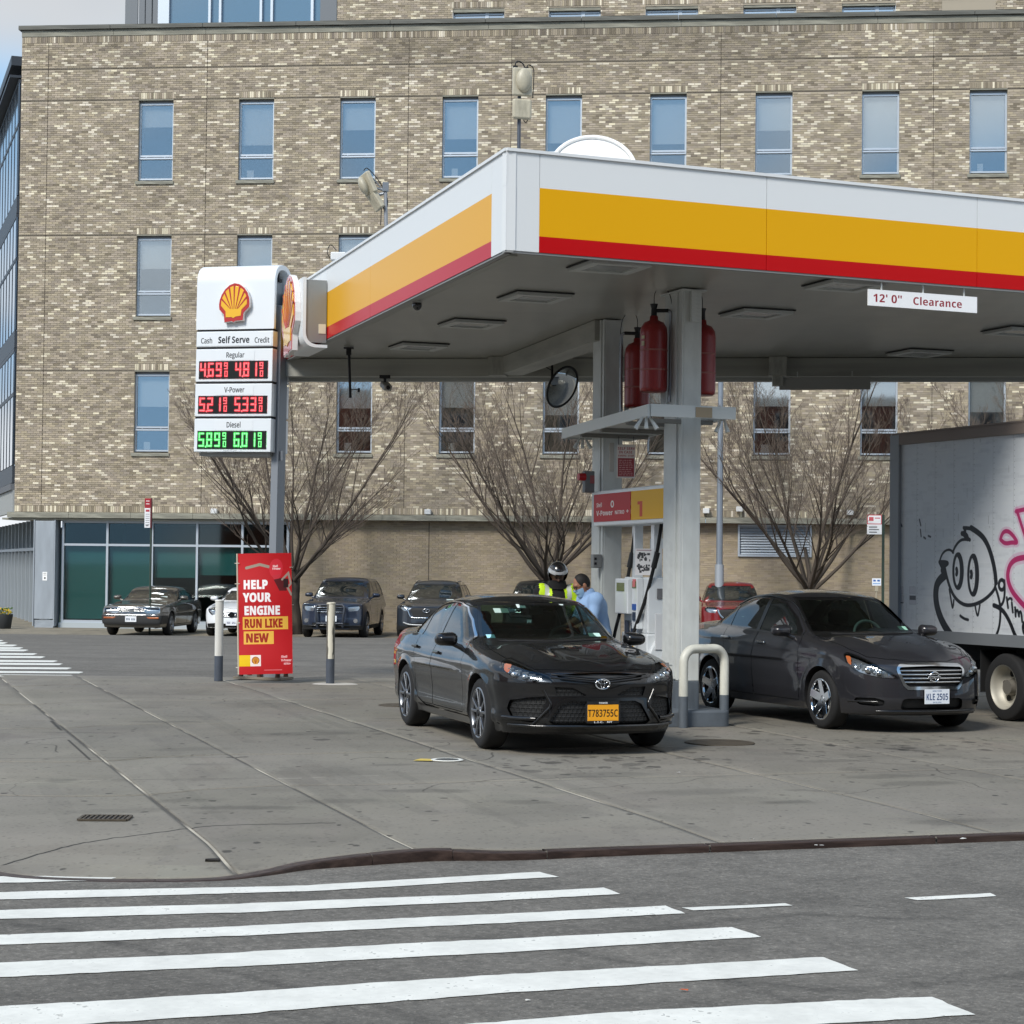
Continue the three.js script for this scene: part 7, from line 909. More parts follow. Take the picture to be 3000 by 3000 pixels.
  const onScreen = (y, z) => { let x = 1.4; while (x > -0.3 && f(x, y, z) > 0) x -= 0.003; return x; }; const st = mesh('sticker', box(0.1, 0.08, 0.003), std(rgb(150, 196, 176), 0.5), o); st.position.set(onScreen(1.07, 0.54) - 0.012, 1.07, -0.54); st.rotation.set(0, Math.PI / 2, 0); st.rotateX(rad(-60));
  const wp = (z0, z1) => { const pts = []; for (let k = 0; k <= 8; k++) { const z = lerp(z0, z1, k / 8); pts.push([onScreen(1.02, Math.abs(z)) + 0.018, 1.02, z]); } return tube(pts, 0.008, 20, 6); }; mesh('wiper', wp(0.5, -0.05), carMat.matte, o); mesh('wiper', wp(0.02, -0.58), carMat.matte, o);
  const vis = tube([[0.62, 1.17, 0], [0.3, 1.36, 0], [0, 1.43, 0], [-0.4, 1.45, 0], [-0.8, 1.41, 0], [-1.05, 1.33, 0]].map(([x, y]) => { let z = 0.9; while (f(x, y - 0.03, z) > 0) z -= 0.004; return [x, y - 0.03, z + 0.006]; }), 0.014, 40, 6); mesh('rain_visor', vis, carMat.trim, o); mesh('rain_visor', vis.clone().scale(1, 1, -1), carMat.trim, o);
  poseCar(o, c, [3.37, 22.3], [2.42, 24.83], 1, 0.003);
}

// ---------------------------------------------------------------- cars parked nose out in front of the brick building
function farSpec(o) {
  const L = o.L, w = o.w / 2, h = o.h, hood = o.hood, fx = L / 2, suv = o.suv, wb = o.wb, fo = o.fo;
  const c = { x0: -fx, x1: fx, h, sill: o.sill || 0.24, maxW: w + 0.01, cell: 0.04, wheelX: [fx - fo, fx - fo - wb], wheelR: o.R || 0.33, arch: (o.R || 0.33) + 0.05, rimR: (o.R || 0.33) * 0.66, tyreW: 0.21, track: w - 0.01,
    width: [[-fx, w - 0.09], [-fx + 0.5, w - 0.03], [-0.5, w - 0.01], [0.6, w - 0.01], [fx - 0.6, w - 0.03 - (o.round || 0)], [fx, w - 0.08 - (o.round || 0) * 2]],
    tuck: [[0.15, 0.08], [0.35, 0.03], [0.6, 0], [hood - 0.12, 0.01], [hood, 0.05], [hood + 0.2, 0.14]], top: [[-fx, suv ? 1.0 : o.deck], [-fx + 0.3, suv ? 1.05 : o.deck + 0.02], [o.cowl, hood + 0.05], [o.cowl + 0.5, hood + 0.01], [fx - 0.3, hood - 0.06 - (o.drop || 0)], [fx, hood - 0.16 - (o.drop || 0)]], crown: 0.06, kTop: o.k || 0.06,
    front: [[0.2, fx - 0.06], [0.4, fx], [0.62, fx - 0.02], [hood - 0.1, fx - 0.06], [hood + 0.1, fx - 0.3]], f2: o.f2 || 0.12, f4: o.f4 || 0.3, kF: o.k || 0.07, rear: [[0.2, -fx + 0.08], [0.5, -fx], [1.0, -fx + 0.03], [1.2, -fx + 0.1]], r2: 0.1, r4: 0.2,
    cabin: suv ? [[-fx - 0.1, hood - 0.2], [-fx + 0.12, hood + 0.1], [-fx + 0.3, h - 0.12], [-fx + 0.7, h - 0.01], [-0.4, h], [o.cowl - 0.9, h - 0.04], [o.cowl - 0.55, h - 0.26], [o.cowl, hood + 0.08], [o.cowl + 0.3, hood - 0.15]] : [[o.back - 0.3, o.deck - 0.15], [o.back, o.deck], [o.back + 0.55, h - 0.10], [o.back + 0.9, h - 0.01], [-0.35, h], [o.cowl - 0.85, h - 0.05], [o.cowl - 0.55, h - 0.2], [o.cowl, hood + 0.06], [o.cowl + 0.3, hood - 0.12]],
    mid: -0.3, wrap: 0.12, zb: w - 0.07, yb: hood, tumble: o.tumble || 0.3, bulge: 0.1, crownC: 0.09, kC: 0.08, glassZ: 0.45, seamW: 0.006,
    dlo: suv ? [[o.cowl - 0.2, hood + 0.04], [o.cowl - 0.62, h - 0.22], [o.cowl - 0.95, h - 0.13], [-fx + 0.7, h - 0.13], [-fx + 0.38, hood + 0.25], [-fx + 0.4, hood + 0.09]] : [[o.cowl - 0.2, hood + 0.03], [o.cowl - 0.6, h - 0.2], [o.cowl - 0.9, h - 0.12], [o.back + 0.85, h - 0.12], [o.back + 0.3, o.deck + 0.05], [o.back + 0.3, hood + 0.04]],
    screenX: o.cowl - 0.95, screenY: [hood + 0.075, h - 0.12], screenW: [[hood, w - 0.22], [h - 0.1, w - 0.36]], rearX: -fx + 0.8, rearY: [hood + 0.12, h - 0.12], rearW: [[hood, w - 0.24], [h, w - 0.36]], glass: carMat.farGlass, hood: [[o.cowl + 0.02, -0.02], [o.cowl, w - 0.2], [fx - 0.5, w - 0.2], [fx - 0.26 - (o.f2 || 0.12), w - 0.34], [fx - 0.17, -0.02]], hoodX: o.cowl - 0.1,
    doors: [[[o.cowl - 0.15, 0.32], [o.cowl - 0.15, hood - 0.02], [o.cowl - 1.2, hood - 0.02], [o.cowl - 1.2, 0.32]], [[o.cowl - 1.21, 0.32], [o.cowl - 1.21, hood - 0.02], [o.cowl - 2.0, hood - 0.02], [o.cowl - 1.95, 0.6], [o.cowl - 1.8, 0.32]]], roofX: [-fx + 0.5, o.cowl - 0.9], doorMirror: [o.cowl - 0.42, hood + 0.12, w - 0.06], seats: [-0.1, -1.0], seatY: hood - 0.3, dash: [o.cowl - 0.3, hood + 0.0], mirror: [o.cowl - 0.75, h - 0.22], wheelStyle: { n: 5, w0: 0.05, w1: 0.05 }, paint: o.paint, cuts: o.cuts };
  const d = c.dlo, ys = [d[0][1] + 0.02, h - 0.15], xm = o.cowl - 1.2; c.sideGlass = suv ? [[[o.cowl - 0.3, ys[0]], [o.cowl - 0.66, h - 0.24], [o.cowl - 0.97, ys[1]], [xm + 0.03, ys[1]], [xm, ys[0]]], [[xm - 0.08, ys[0]], [xm - 0.05, ys[1]], [xm - 0.75, ys[1]], [xm - 0.8, ys[0]]], [[xm - 0.88, ys[0] + 0.03], [xm - 0.83, ys[1]], [-fx + 0.72, ys[1]], [-fx + 0.45, hood + 0.25], [-fx + 0.46, hood + 0.12]]] : [[[o.cowl - 0.3, ys[0]], [o.cowl - 0.63, h - 0.22], [o.cowl - 0.92, ys[1]], [xm + 0.03, ys[1]], [xm, ys[0]]], [[xm - 0.08, ys[0]], [xm - 0.05, ys[1]], [o.back + 0.86, ys[1]], [o.back + 0.4, o.deck + 0.07], [o.back + 0.4, hood + 0.07]]];
  return c;
}
const FAR_Y = -0.332;
function parkFar(name, label, px, Dfront, spec, deco, tilt = 5) {
  const o = thing(name, label, 'car', [0, 0, 0], 0, 'cars parked in front of the brick building'), f = buildCar(spec, o), p = at(px, 1820, Dfront), a = rad(-90 - tilt); o.rotation.y = a; const off = V3(spec.x1, 0, 0).applyAxisAngle(V3(0, 1, 0), a); o.position.set(p.x - off.x, FAR_Y, p.z - off.z);
  const onF = (y, z) => { let x = spec.x1 + 0.1; while (x > 0.8 && f(x, y, z) > 0) x -= 0.004; return x; }; deco(o, onF, f); return o;
}
const barF = (o, name, onF, y, z0, z1, r, m, push = 0.006) => { const pts = []; for (let k = 0; k <= 12; k++) { const z = lerp(z0, z1, k / 12); pts.push([onF(y, Math.abs(z)) + push, y, z]); } return mesh(name, tube(pts, r, 36, 6), m, o); };
{ // grey saloon of the eighties
  const P = paintOf(rgb(84, 80, 74), 0.4, 0.4), sp = farSpec({ L: 5.0, w: 1.84, h: 1.40, hood: 0.94, deck: 0.98, cowl: 0.85, back: -1.75, wb: 2.82, fo: 1.0, k: 0.05, f2: 0.03, f4: 0.06, tumble: 0.4, R: 0.335, paint: P, cuts: [
    { name: 'headlight', pair: true, bowl: carMat.bowl, mat: carMat.lens, poly: [[0.44, 0.66], [0.86, 0.66], [0.86, 0.79], [0.44, 0.79]], rim: [0.015, carMat.chrome] }, { name: 'grille', mat: carMat.matte, off: -0.015, poly: [[0.05, 0.66], [0.40, 0.66], [0.40, 0.80], [0.05, 0.80]], rim: [0.012, carMat.chrome] },
    { name: 'front_bumper', mat: std(rgb(34, 34, 34), 0.6), off: 0.03, poly: [[-0.1, 0.34], [1.4, 0.36], [1.4, 0.58], [-0.1, 0.60]] }] });
  parkFar('grey_old_saloon', 'old boxy grey saloon with square headlights parked before the shop windows', 384, 57.7, sp, (o, F) => {
    barF(o, 'bumper_strip', F, 0.60, -0.9, 0.9, 0.014, carMat.chrome, 0.035); barF(o, 'bonnet_strip', F, 0.815, -0.84, 0.84, 0.012, carMat.chrome); for (const s of [-1, 1]) { for (const y of [0.70, 0.735, 0.77]) barF(o, 'grille_bar', F, y, s * 0.06, s * 0.4, 0.006, carMat.chrome, -0.008); mesh('turn_lamp', rbox(0.02, 0.05, 0.34, 0.006, F(0.52, 0.62) + 0.035, 0.52, s * 0.62), carMat.amber, o); }
    mesh('front_badge', rbox(0.02, 0.13, 0.13, 0.01, F(0.73, 0) + 0.01, 0.73, 0), carMat.chrome, o); plate(o, F(0.48, 0) + 0.045, 0.485, 0, 0.32, 0.16, '', '#e6e8ea', '#3a4a68', null, null);
    mesh('screen_sticker', box(0.01, 0.09, 0.2, 0.52, 1.06, -0.42), carMat.sticker, o);
  });
}
{ // white coupe
  const P = paintOf(rgb(226, 228, 230), 0, 0.4), sp = farSpec({ L: 4.64, w: 1.76, h: 1.40, hood: 0.93, deck: 1.0, cowl: 0.85, back: -1.6, wb: 2.7, fo: 0.84, f2: 0.2, f4: 0.4, k: 0.09, drop: 0.05, tumble: 0.42, R: 0.32, paint: P, cuts: [
    { name: 'headlight', pair: true, bowl: carMat.bowl, mat: carMat.lens, poly: [[0.58, 0.62], [0.72, 0.60], [0.86, 0.66], [1.02, 0.76], [0.96, 0.84], [0.76, 0.80], [0.6, 0.74]] }, { name: 'grille', mat: carMat.matte, off: -0.012, poly: [[-0.1, 0.54], [0.30, 0.54], [0.40, 0.60], [0.40, 0.68], [-0.1, 0.70]] }, { name: 'lower_intake', mat: carMat.matte, off: -0.02, poly: [[-0.1, 0.25], [0.98, 0.26], [0.98, 0.36], [0.6, 0.38], [-0.1, 0.36]] }] });
  parkFar('white_coupe', 'white coupe half hidden behind the red banner', 678, 58.1, sp, (o, F) => { for (const y of [0.58, 0.62, 0.66]) barF(o, 'grille_bar', F, y, -0.36, 0.36, 0.009, carMat.chrome, -0.002); const b = mesh('front_badge', merge(new THREE.TorusGeometry(0.075, 0.01, 8, 32), bar([0, 0, 0], [0, 0.075, 0], 0.008), bar([0, 0, 0], [0.065, -0.04, 0], 0.008), bar([0, 0, 0], [-0.065, -0.04, 0], 0.008), cyl(0.07, 0.07, 0.01).rotateX(Math.PI / 2).translate(0, 0, -0.012)), carMat.darkAlloy, o); b.position.set(F(0.62, 0) + 0.02, 0.62, 0); b.rotation.y = Math.PI / 2; plate(o, F(0.42, 0) + 0.02, 0.40, 0.0, 0.31, 0.16, '', '#e4e6ea', '#5a5a7c', null, null); });
}
function suvDeco(kind) {
  return (o, F, f) => {
    if (kind === 'blue') { // push bar, bars in the grille
      const g = std(rgb(58, 62, 70), 0.4, 0.3); for (const s of [-1, 1]) mesh('push_bar', tube([[F(0.35, 0.4) + 0.1, 0.32, s * 0.36], [F(0.6, 0.4) + 0.16, 0.6, s * 0.38], [F(0.8, 0.4) + 0.14, 0.88, s * 0.40], [F(0.85, 0.4) + 0.12, 0.94, s * 0.34]], 0.032, 24, 8), g, o); mesh('push_bar', merge(bar([F(0.85, 0.3) + 0.12, 0.94, -0.36], [F(0.85, 0.3) + 0.12, 0.94, 0.36], 0.03), bar([F(0.4, 0.3) + 0.12, 0.42, -0.38], [F(0.4, 0.3) + 0.12, 0.42, 0.38], 0.03)), g, o);
      for (const y of [0.74, 0.80, 0.86]) barF(o, 'grille_bar', F, y, -0.42, 0.42, 0.014, std(rgb(120, 128, 140), 0.25, 0.7), -0.004); for (const s of [-1, 1]) { mesh('fog_light', cyl(0.06, 0.06, 0.05).rotateZ(Math.PI / 2).translate(F(0.5, 0.7) + 0.01, 0.5, s * 0.70), carMat.reflector, o); } plate(o, F(0.5, 0) + 0.13, 0.56, -0.04, 0.31, 0.16, '', '#e2e6ea', '#30405e', null, null); barF(o, 'bumper_strip', F, 0.36, -0.82, 0.82, 0.02, carMat.trim);
    } else if (kind === 'grey') { for (const s of [-1, 1]) { mesh('grille_surround', tube([[F(0.88, 0.5) + 0.01, 0.87, s * 0.62], [F(0.84, 0.5) + 0.012, 0.84, s * 0.56], [F(0.62, 0.4) + 0.012, 0.62, s * 0.44], [F(0.6, 0.3) + 0.012, 0.60, s * 0.36], [F(0.6, 0) + 0.012, 0.595, 0]], 0.022, 30, 8), carMat.chrome, o); mesh('skid_strip', tube([[F(0.4, 0.2) + 0.01, 0.39, s * 0.1], [F(0.41, 0.5) + 0.01, 0.41, s * 0.5], [F(0.44, 0.66) + 0.01, 0.46, s * 0.66]], 0.025, 16, 8), std(rgb(150, 152, 154), 0.4, 0.5), o); } const b = mesh('front_badge', merge(new THREE.TorusGeometry(0.06, 0.008, 8, 36).scale(1.5, 0.85, 1), bar([-0.03, -0.035, 0], [0.0, 0.035, 0], 0.008), bar([0.03, 0.035, 0], [0.0, -0.035, 0], 0.008), bar([-0.02, 0, 0], [0.02, 0, 0], 0.008)), carMat.chrome, o); b.position.set(F(0.8, 0) + 0.02, 0.80, 0); b.rotation.y = Math.PI / 2; for (const s of [-1, 1]) mesh('roof_rail', tube([[-0.15, 1.575, s * 0.60], [-0.5, 1.615, s * 0.60], [-1.3, 1.60, s * 0.58]], 0.022, 20, 6), matSteel, o); }
    else if (kind === 'red') { for (const s of [-1, 1]) mesh('grille_chevron', tube([[F(0.92, 0.3) + 0.012, 0.92, s * 0.42], [F(0.75, 0.3) + 0.014, 0.76, s * 0.34], [F(0.66, 0.2) + 0.014, 0.66, s * 0.22]], 0.03, 16, 8), carMat.chrome, o); plate(o, F(0.5, 0) + 0.02, 0.50, 0, 0.31, 0.16, '', '#e2e6ea', '#30405e', null, null); }
    else { barF(o, 'grille_bar', F, 0.78, -0.5, 0.5, 0.02, carMat.chrome); plate(o, F(0.5, 0) + 0.02, 0.50, 0, 0.31, 0.16, '', '#e2e6ea', '#30405e', null, null); }
    mesh('dash_papers', merge(box(0.12, 0.02, 0.2, spec0(o), 1.10, -0.5)), carMat.sticker, o);
  };
}
const spec0 = () => 0.72;
const suvCuts = (headY, gr) => [{ name: 'headlight', pair: true, bowl: carMat.bowl, mat: carMat.lens, poly: [[0.56, headY - 0.08], [0.9, headY - 0.06], [1.05, headY + 0.02], [1.0, headY + 0.1], [0.7, headY + 0.09], [0.54, headY + 0.06]] }, { name: 'grille', mat: carMat.matte, off: -0.012, poly: gr }, { name: 'lower_intake', mat: carMat.matte, off: -0.015, poly: [[-0.1, 0.30], [0.6, 0.30], [0.56, 0.44], [-0.1, 0.46]] }, { name: 'lower_cladding', where: 'side', mat: std(rgb(30, 30, 31), 0.7), poly: [[-3, 0.1], [3, 0.1], [3, 0.36], [-3, 0.36]] }];
parkFar('blue_suv', 'dark blue SUV with a grille push bar and square headlights', 968, 57.6, farSpec({ suv: true, L: 4.7, w: 1.84, h: 1.72, hood: 1.08, cowl: 0.8, wb: 2.72, fo: 0.9, f2: 0.10, f4: 0.2, R: 0.36, tumble: 0.24, paint: paintOf(rgb(46, 54, 70), 0.4, 0.35), cuts: suvCuts(0.84, [[-0.1, 0.70], [0.46, 0.70], [0.50, 0.90], [-0.1, 0.92]]) }), suvDeco('blue'));
parkFar('slate_suv', 'slate grey SUV with a large chrome edged grille', 1248, 57.8, farSpec({ suv: true, L: 4.5, w: 1.86, h: 1.65, hood: 1.04, cowl: 0.75, wb: 2.67, fo: 0.92, f2: 0.14, f4: 0.3, R: 0.355, tumble: 0.3, paint: paintOf(rgb(52, 58, 66), 0.4, 0.35), cuts: suvCuts(0.86, [[-0.1, 0.60], [0.38, 0.60], [0.56, 0.84], [0.5, 0.88], [-0.1, 0.9]]) }), suvDeco('grey'));
parkFar('dark_suv', 'dark SUV partly hidden behind the helmeted person', 1560, 57.8, farSpec({ suv: true, L: 4.6, w: 1.85, h: 1.68, hood: 1.04, cowl: 0.75, wb: 2.67, fo: 0.92, R: 0.355, tumble: 0.3, paint: paintOf(rgb(40, 42, 42), 0.4, 0.35), cuts: suvCuts(0.86, [[-0.1, 0.66], [0.5, 0.66], [0.56, 0.86], [-0.1, 0.88]]) }), suvDeco('dark'));
parkFar('red_suv', 'dark red SUV with chrome grille chevron behind the charcoal sedan', 2146, 57.6, farSpec({ suv: true, L: 4.65, w: 1.84, h: 1.70, hood: 1.08, cowl: 0.8, wb: 2.7, fo: 0.92, f2: 0.16, f4: 0.36, R: 0.36, tumble: 0.3, paint: paintOf(rgb(122, 26, 30), 0.3, 0.35), cuts: suvCuts(0.90, [[-0.1, 0.64], [0.40, 0.66], [0.46, 0.92], [-0.1, 0.96]]) }), suvDeco('red'));

// ---------------------------------------------------------------- the box truck
{
  const a = rad(22), t = thing('box_truck', 'white box truck with black and magenta graffiti on its side', 'truck', [0, 0, 0], 0); // local x forward, z to its right, origin under the near rear wheel
  t.position.set(5.72, 0.0, -23.8); t.rotation.y = -Math.PI / 2 + a; t.updateMatrixWorld(true);
  const inv = t.matrixWorld.clone().invert(); const XR = -2.33, XF = 4.2, Y0 = 1.0, Y1 = 3.42, ZS = 0.0;
  const onSide = (px, py) => { const o = camera.position.clone().applyMatrix4(inv), d = ray(px, py).transformDirection(inv), k = (ZS - o.z) / d.z; return [o.x + d.x * k, o.y + d.y * k]; };
  const W = 1600, H = 600, cx = (x) => (x - XR) / (XF - XR) * W, cy = (y) => (Y1 - y) / (Y1 - Y0) * H, U = (u, v) => { const [x, y] = onSide(2550 + u / 2.033, 1200 + v / 2.033); return [cx(x), cy(y)]; };
  const k1 = Math.abs(U(600, 1000)[0] - U(500, 1000)[0]) / 100;
  const side = canvasTex(W, H, (g) => {
    g.fillStyle = '#c3c7cb'; g.fillRect(0, 0, W, H); const r = rng(8);
    for (let i = 0; i < 1400; i++) { const x = r() * W, y = r() * H, q = r(); g.fillStyle = q < 0.5 ? 'rgba(90,92,96,0.05)' : 'rgba(240,242,244,0.05)'; g.fillRect(x, y, 4 + r() * 60, 2 + r() * 14); }
    for (let i = 0; i < 120; i++) { const x = r() * W, y = r() * H; g.fillStyle = 'rgba(60,58,56,' + (0.05 + 0.2 * r()) + ')'; g.fillRect(x, y, 1 + r() * 3, 4 + r() * 26); }
    for (let x = 26; x < W; x += 98) { g.fillStyle = 'rgba(70,72,76,0.22)'; g.fillRect(x, 0, 1.6, H); g.fillStyle = 'rgba(60,60,64,0.5)'; for (let y = 8; y < H; y += 16) { g.beginPath(); g.arc(x + 6, y, 1.5, 0, 7); g.fill(); } }
    const path = (pts, w, col, close) => { g.strokeStyle = col; g.lineJoin = g.lineCap = 'round'; const P = pts.map((p) => U(p[0], p[1])); g.lineWidth = w * k1 * 1.45; g.beginPath(); g.moveTo(...P[0]); for (let i = 1; i + 1 < P.length; i++) g.quadraticCurveTo(P[i][0], P[i][1], (P[i][0] + P[i + 1][0]) / 2, (P[i][1] + P[i + 1][1]) / 2); g.lineTo(...P.at(-1)); if (close) { g.closePath(); g.fillStyle = col; g.fill(); } g.stroke(); };
    const spray = (pts, w, col, soft) => { g.globalAlpha = 0.22; path(pts, w * 2.2, soft); g.globalAlpha = 1; path(pts, w, col); };
    const K = '#0c0c11', M = '#9c1f58', MS = '#b84a80';
    path([[560, 705], [600, 705], [650, 735], [690, 790], [720, 870], [740, 960], [748, 1040], [735, 1080], [690, 1125], [640, 1155], [590, 1168], [550, 1160], [510, 1130], [480, 1080], [455, 1000], [445, 950]], 9, K); path([[600, 705], [655, 738], [695, 795], [722, 870], [742, 960], [748, 1030]], 14, K);
    path([[556, 704], [572, 722], [546, 738], [574, 764], [592, 776]], 9, K); path([[546, 738], [570, 740], [580, 770]], 12, K); path([[592, 776], [556, 770], [528, 784], [505, 815], [490, 850]], 7, K); path([[494, 852], [480, 834], [450, 836], [425, 862], [412, 905]], 6, K); path([[412, 908], [470, 908], [445, 930], [418, 958], [450, 988]], 10, K, true);
    path([[440, 990], [402, 1020], [388, 1080], [392, 1160], [420, 1250], [466, 1328], [502, 1370]], 22, K);
    for (const [x, y, rx, ry, px2, py2] of [[522, 962, 28, 102, 513, 965], [612, 986, 29, 118, 600, 982]]) { const e = []; for (let i = 0; i <= 26; i++) { const q = i / 26 * 6.2832; e.push([x + rx * Math.cos(q), y + ry * Math.sin(q)]); } path(e, 9, K); const e2 = []; for (let i = -7; i <= 7; i++) { const q = i / 7 * 1.35; e2.push([x + (rx - 6) * Math.cos(q), y + (ry - 6) * Math.sin(q)]); } path(e2, 15, K); path([[px2, py2 - 16], [px2 + 4, py2], [px2, py2 + 16]], 11, K); }
    path([[470, 1070], [480, 1130], [490, 1195], [497, 1135]], 6, K); path([[624, 1168], [637, 1256], [652, 1164]], 6, K); path([[535, 1228], [556, 1246], [582, 1252]], 7, K);
    path([[745, 1060], [766, 1120], [776, 1200], [770, 1290], [746, 1356], [718, 1396]], 8, K); path([[735, 1166], [780, 1180], [830, 1260], [862, 1350], [905, 1416]], 11, K);
    const gl = []; for (let i = 0; i <= 20; i++) { const q = i / 20 * 6.28; gl.push([782 + 17 * Math.cos(q), 1044 + 30 * Math.sin(q)]); } path(gl, 9, K); path([[798, 1020], [802, 1090], [792, 1150], [770, 1174], [752, 1172]], 8, K);
    path([[812, 1120], [820, 1180]], 7, K); path([[814, 1140], [828, 1122], [838, 1126]], 6, K); path([[842, 1150], [848, 1206]], 7, K); path([[840, 1128], [842, 1132]], 7, K); path([[862, 1180], [866, 1246], [864, 1206], [878, 1190], [886, 1240], [884, 1210], [898, 1200], [904, 1262]], 7, K); path([[908, 1300], [930, 1290], [930, 1270], [912, 1268], [906, 1300], [916, 1340], [940, 1336]], 8, K); path([[948, 1320], [956, 1360], [974, 1320], [960, 1400], [940, 1420]], 7, K);
    spray([[775, 772], [784, 732], [818, 720], [850, 750], [880, 796], [846, 790], [802, 800], [777, 776]], 10, M, MS); spray([[868, 606], [915, 594], [990, 580]], 10, M, MS); spray([[874, 606], [900, 690], [930, 780]], 9, M, MS); spray([[1100, 900], [1000, 870], [915, 880], [860, 892], [826, 930], [814, 1000], [838, 1076], [880, 1130], [925, 1180], [1000, 1240]], 13, M, MS);
    for (const [u0, v0, u1, v1] of [[165, 1055, 196, 1098], [168, 1108, 198, 1150], [232, 1055, 268, 1095], [232, 1108, 270, 1160]]) { const A = U(u0, v0), B = U(u1, v1); g.fillStyle = 'rgba(180,180,186,0.8)'; g.fillRect(A[0], A[1], B[0] - A[0], B[1] - A[1]); g.strokeStyle = 'rgba(120,120,126,.7)'; g.lineWidth = 1; g.strokeRect(A[0], A[1], B[0] - A[0], B[1] - A[1]); } { const A = U(234, 1108), B = U(270, 1134); g.fillStyle = '#444448'; g.fillRect(A[0], A[1], B[0] - A[0], B[1] - A[1]); const C = U(168, 1146), D = U(198, 1154); g.fillStyle = '#66666c'; g.fillRect(C[0], C[1], D[0] - C[0], D[1] - C[1]); }
    for (const s of [[[175, 665], [188, 695]], [[292, 655], [300, 690]], [[298, 715], [302, 755]], [[318, 760], [328, 768]], [[345, 752], [358, 758]]]) path(s, 5, '#3a3a3e');
  });
  const panelM = std(new THREE.Color(1, 1, 1), 0.5, 0.1, { map: side }), boxM = std(rgb(186, 190, 194), 0.5, 0.1), railM = std(rgb(128, 116, 108), 0.6, 0.3), chassis = std(rgb(22, 22, 23), 0.8);
  const sg = new THREE.PlaneGeometry(XF - XR, Y1 - Y0, 1, 1).translate((XF + XR) / 2, (Y0 + Y1) / 2, ZS); mesh('side_panel', sg, panelM, t);
  mesh('body_box', box(XF - XR - 0.01, Y1 - Y0 - 0.01, 2.38, (XF + XR) / 2, (Y0 + Y1) / 2, ZS - 1.195), boxM, t);
  mesh('top_rail', merge(box(XF - XR, 0.13, 0.05, (XF + XR) / 2, Y1 - 0.04, ZS + 0.015), box(XF - XR, 0.03, 0.08, (XF + XR) / 2, Y1 + 0.03, ZS)), railM, t); mesh('bottom_rail', box(XF - XR, 0.14, 0.05, (XF + XR) / 2, Y0 - 0.07, ZS - 0.01), std(rgb(116, 120, 124), 0.6, 0.2), t); mesh('rear_post', box(0.2, Y1 - Y0 + 0.14, 0.06, XR + 0.06, (Y0 + Y1) / 2 - 0.05, ZS + 0.012), std(rgb(140, 143, 146), 0.55, 0.2), t); mesh('rear_frame', box(0.06, Y1 - Y0 + 0.16, 2.42, XR - 0.03, (Y0 + Y1) / 2 - 0.04, ZS - 1.19), std(rgb(150, 152, 155), 0.55, 0.2), t); mesh('rear_bumper', box(0.12, 0.16, 2.2, XR + 0.02, 0.55, -1.19), chassis, t);
  mesh('chassis', merge(box(8.4, 0.26, 0.2, 1.9, 0.76, -0.75), box(8.4, 0.26, 0.2, 1.9, 0.76, -1.63), box(XF - XR, 0.06, 2.2, (XF + XR) / 2, 0.9, -1.2), bar([0, 0.39, -0.3], [0, 0.39, -2.1], 0.1)), chassis, t); mesh('mudflap', box(0.02, 0.5, 0.5, -0.55, 0.55, -0.32), chassis, t);
  const dual = (x, z, flip) => { const R = 0.39, rim = 0.26; const w = mesh('wheel', lathe([[rim, -0.11], [R - 0.03, -0.11], [R, -0.07], [R, 0.07], [R - 0.03, 0.11], [rim, 0.11]], 44).rotateX(Math.PI / 2), carMat.tyre, t); w.position.set(x, R, z); w.rotation.y = flip ? Math.PI : 0; mesh('rim', lathe([[rim + 0.005, 0.105], [rim - 0.012, 0.11], [rim - 0.03, 0.06], [rim - 0.045, -0.01], [0.16, -0.03], [0.1, -0.03]], 44).rotateX(Math.PI / 2), std(rgb(176, 172, 160), 0.55, 0.3), w); mesh('hub', merge(cyl(0.085, 0.1, 0.12, 0, 0, 0).rotateX(Math.PI / 2)), std(rgb(120, 116, 108), 0.6, 0.4), w); const h = []; for (let k = 0; k < 5; k++) { const q = k / 5 * 6.28 + 0.4; h.push(cyl(0.034, 0.034, 0.012, 0, 0, 0, 14).rotateX(Math.PI / 2).translate(Math.cos(q) * 0.155, Math.sin(q) * 0.155, -0.022)); } mesh('hand_holes', merge(h), chassis, w); return w; };
  dual(0, -0.11); dual(0, -0.36); dual(0, -2.29, true); dual(0, -2.04, true); dual(5.3, -0.2); dual(5.3, -2.18, true);
  const cab = new THREE.Shape(); cab.moveTo(4.4, 0.5); cab.lineTo(4.4, 2.35); cab.lineTo(5.6, 2.4); cab.lineTo(6.2, 1.55); cab.lineTo(6.9, 1.35); cab.lineTo(7.0, 0.5); const cb = mesh('cab', extrude(cab, 2.1, 0.04).translate(0, 0, -2.25), boxM, t); mesh('cab_window', merge(box(0.7, 0.55, 0.02, 5.35, 1.9, -0.1)), carMat.darkGlass, cb); mesh('cab_bumper', box(0.15, 0.3, 2.1, 7.08, 0.6, -1.2), chassis, cb);
}

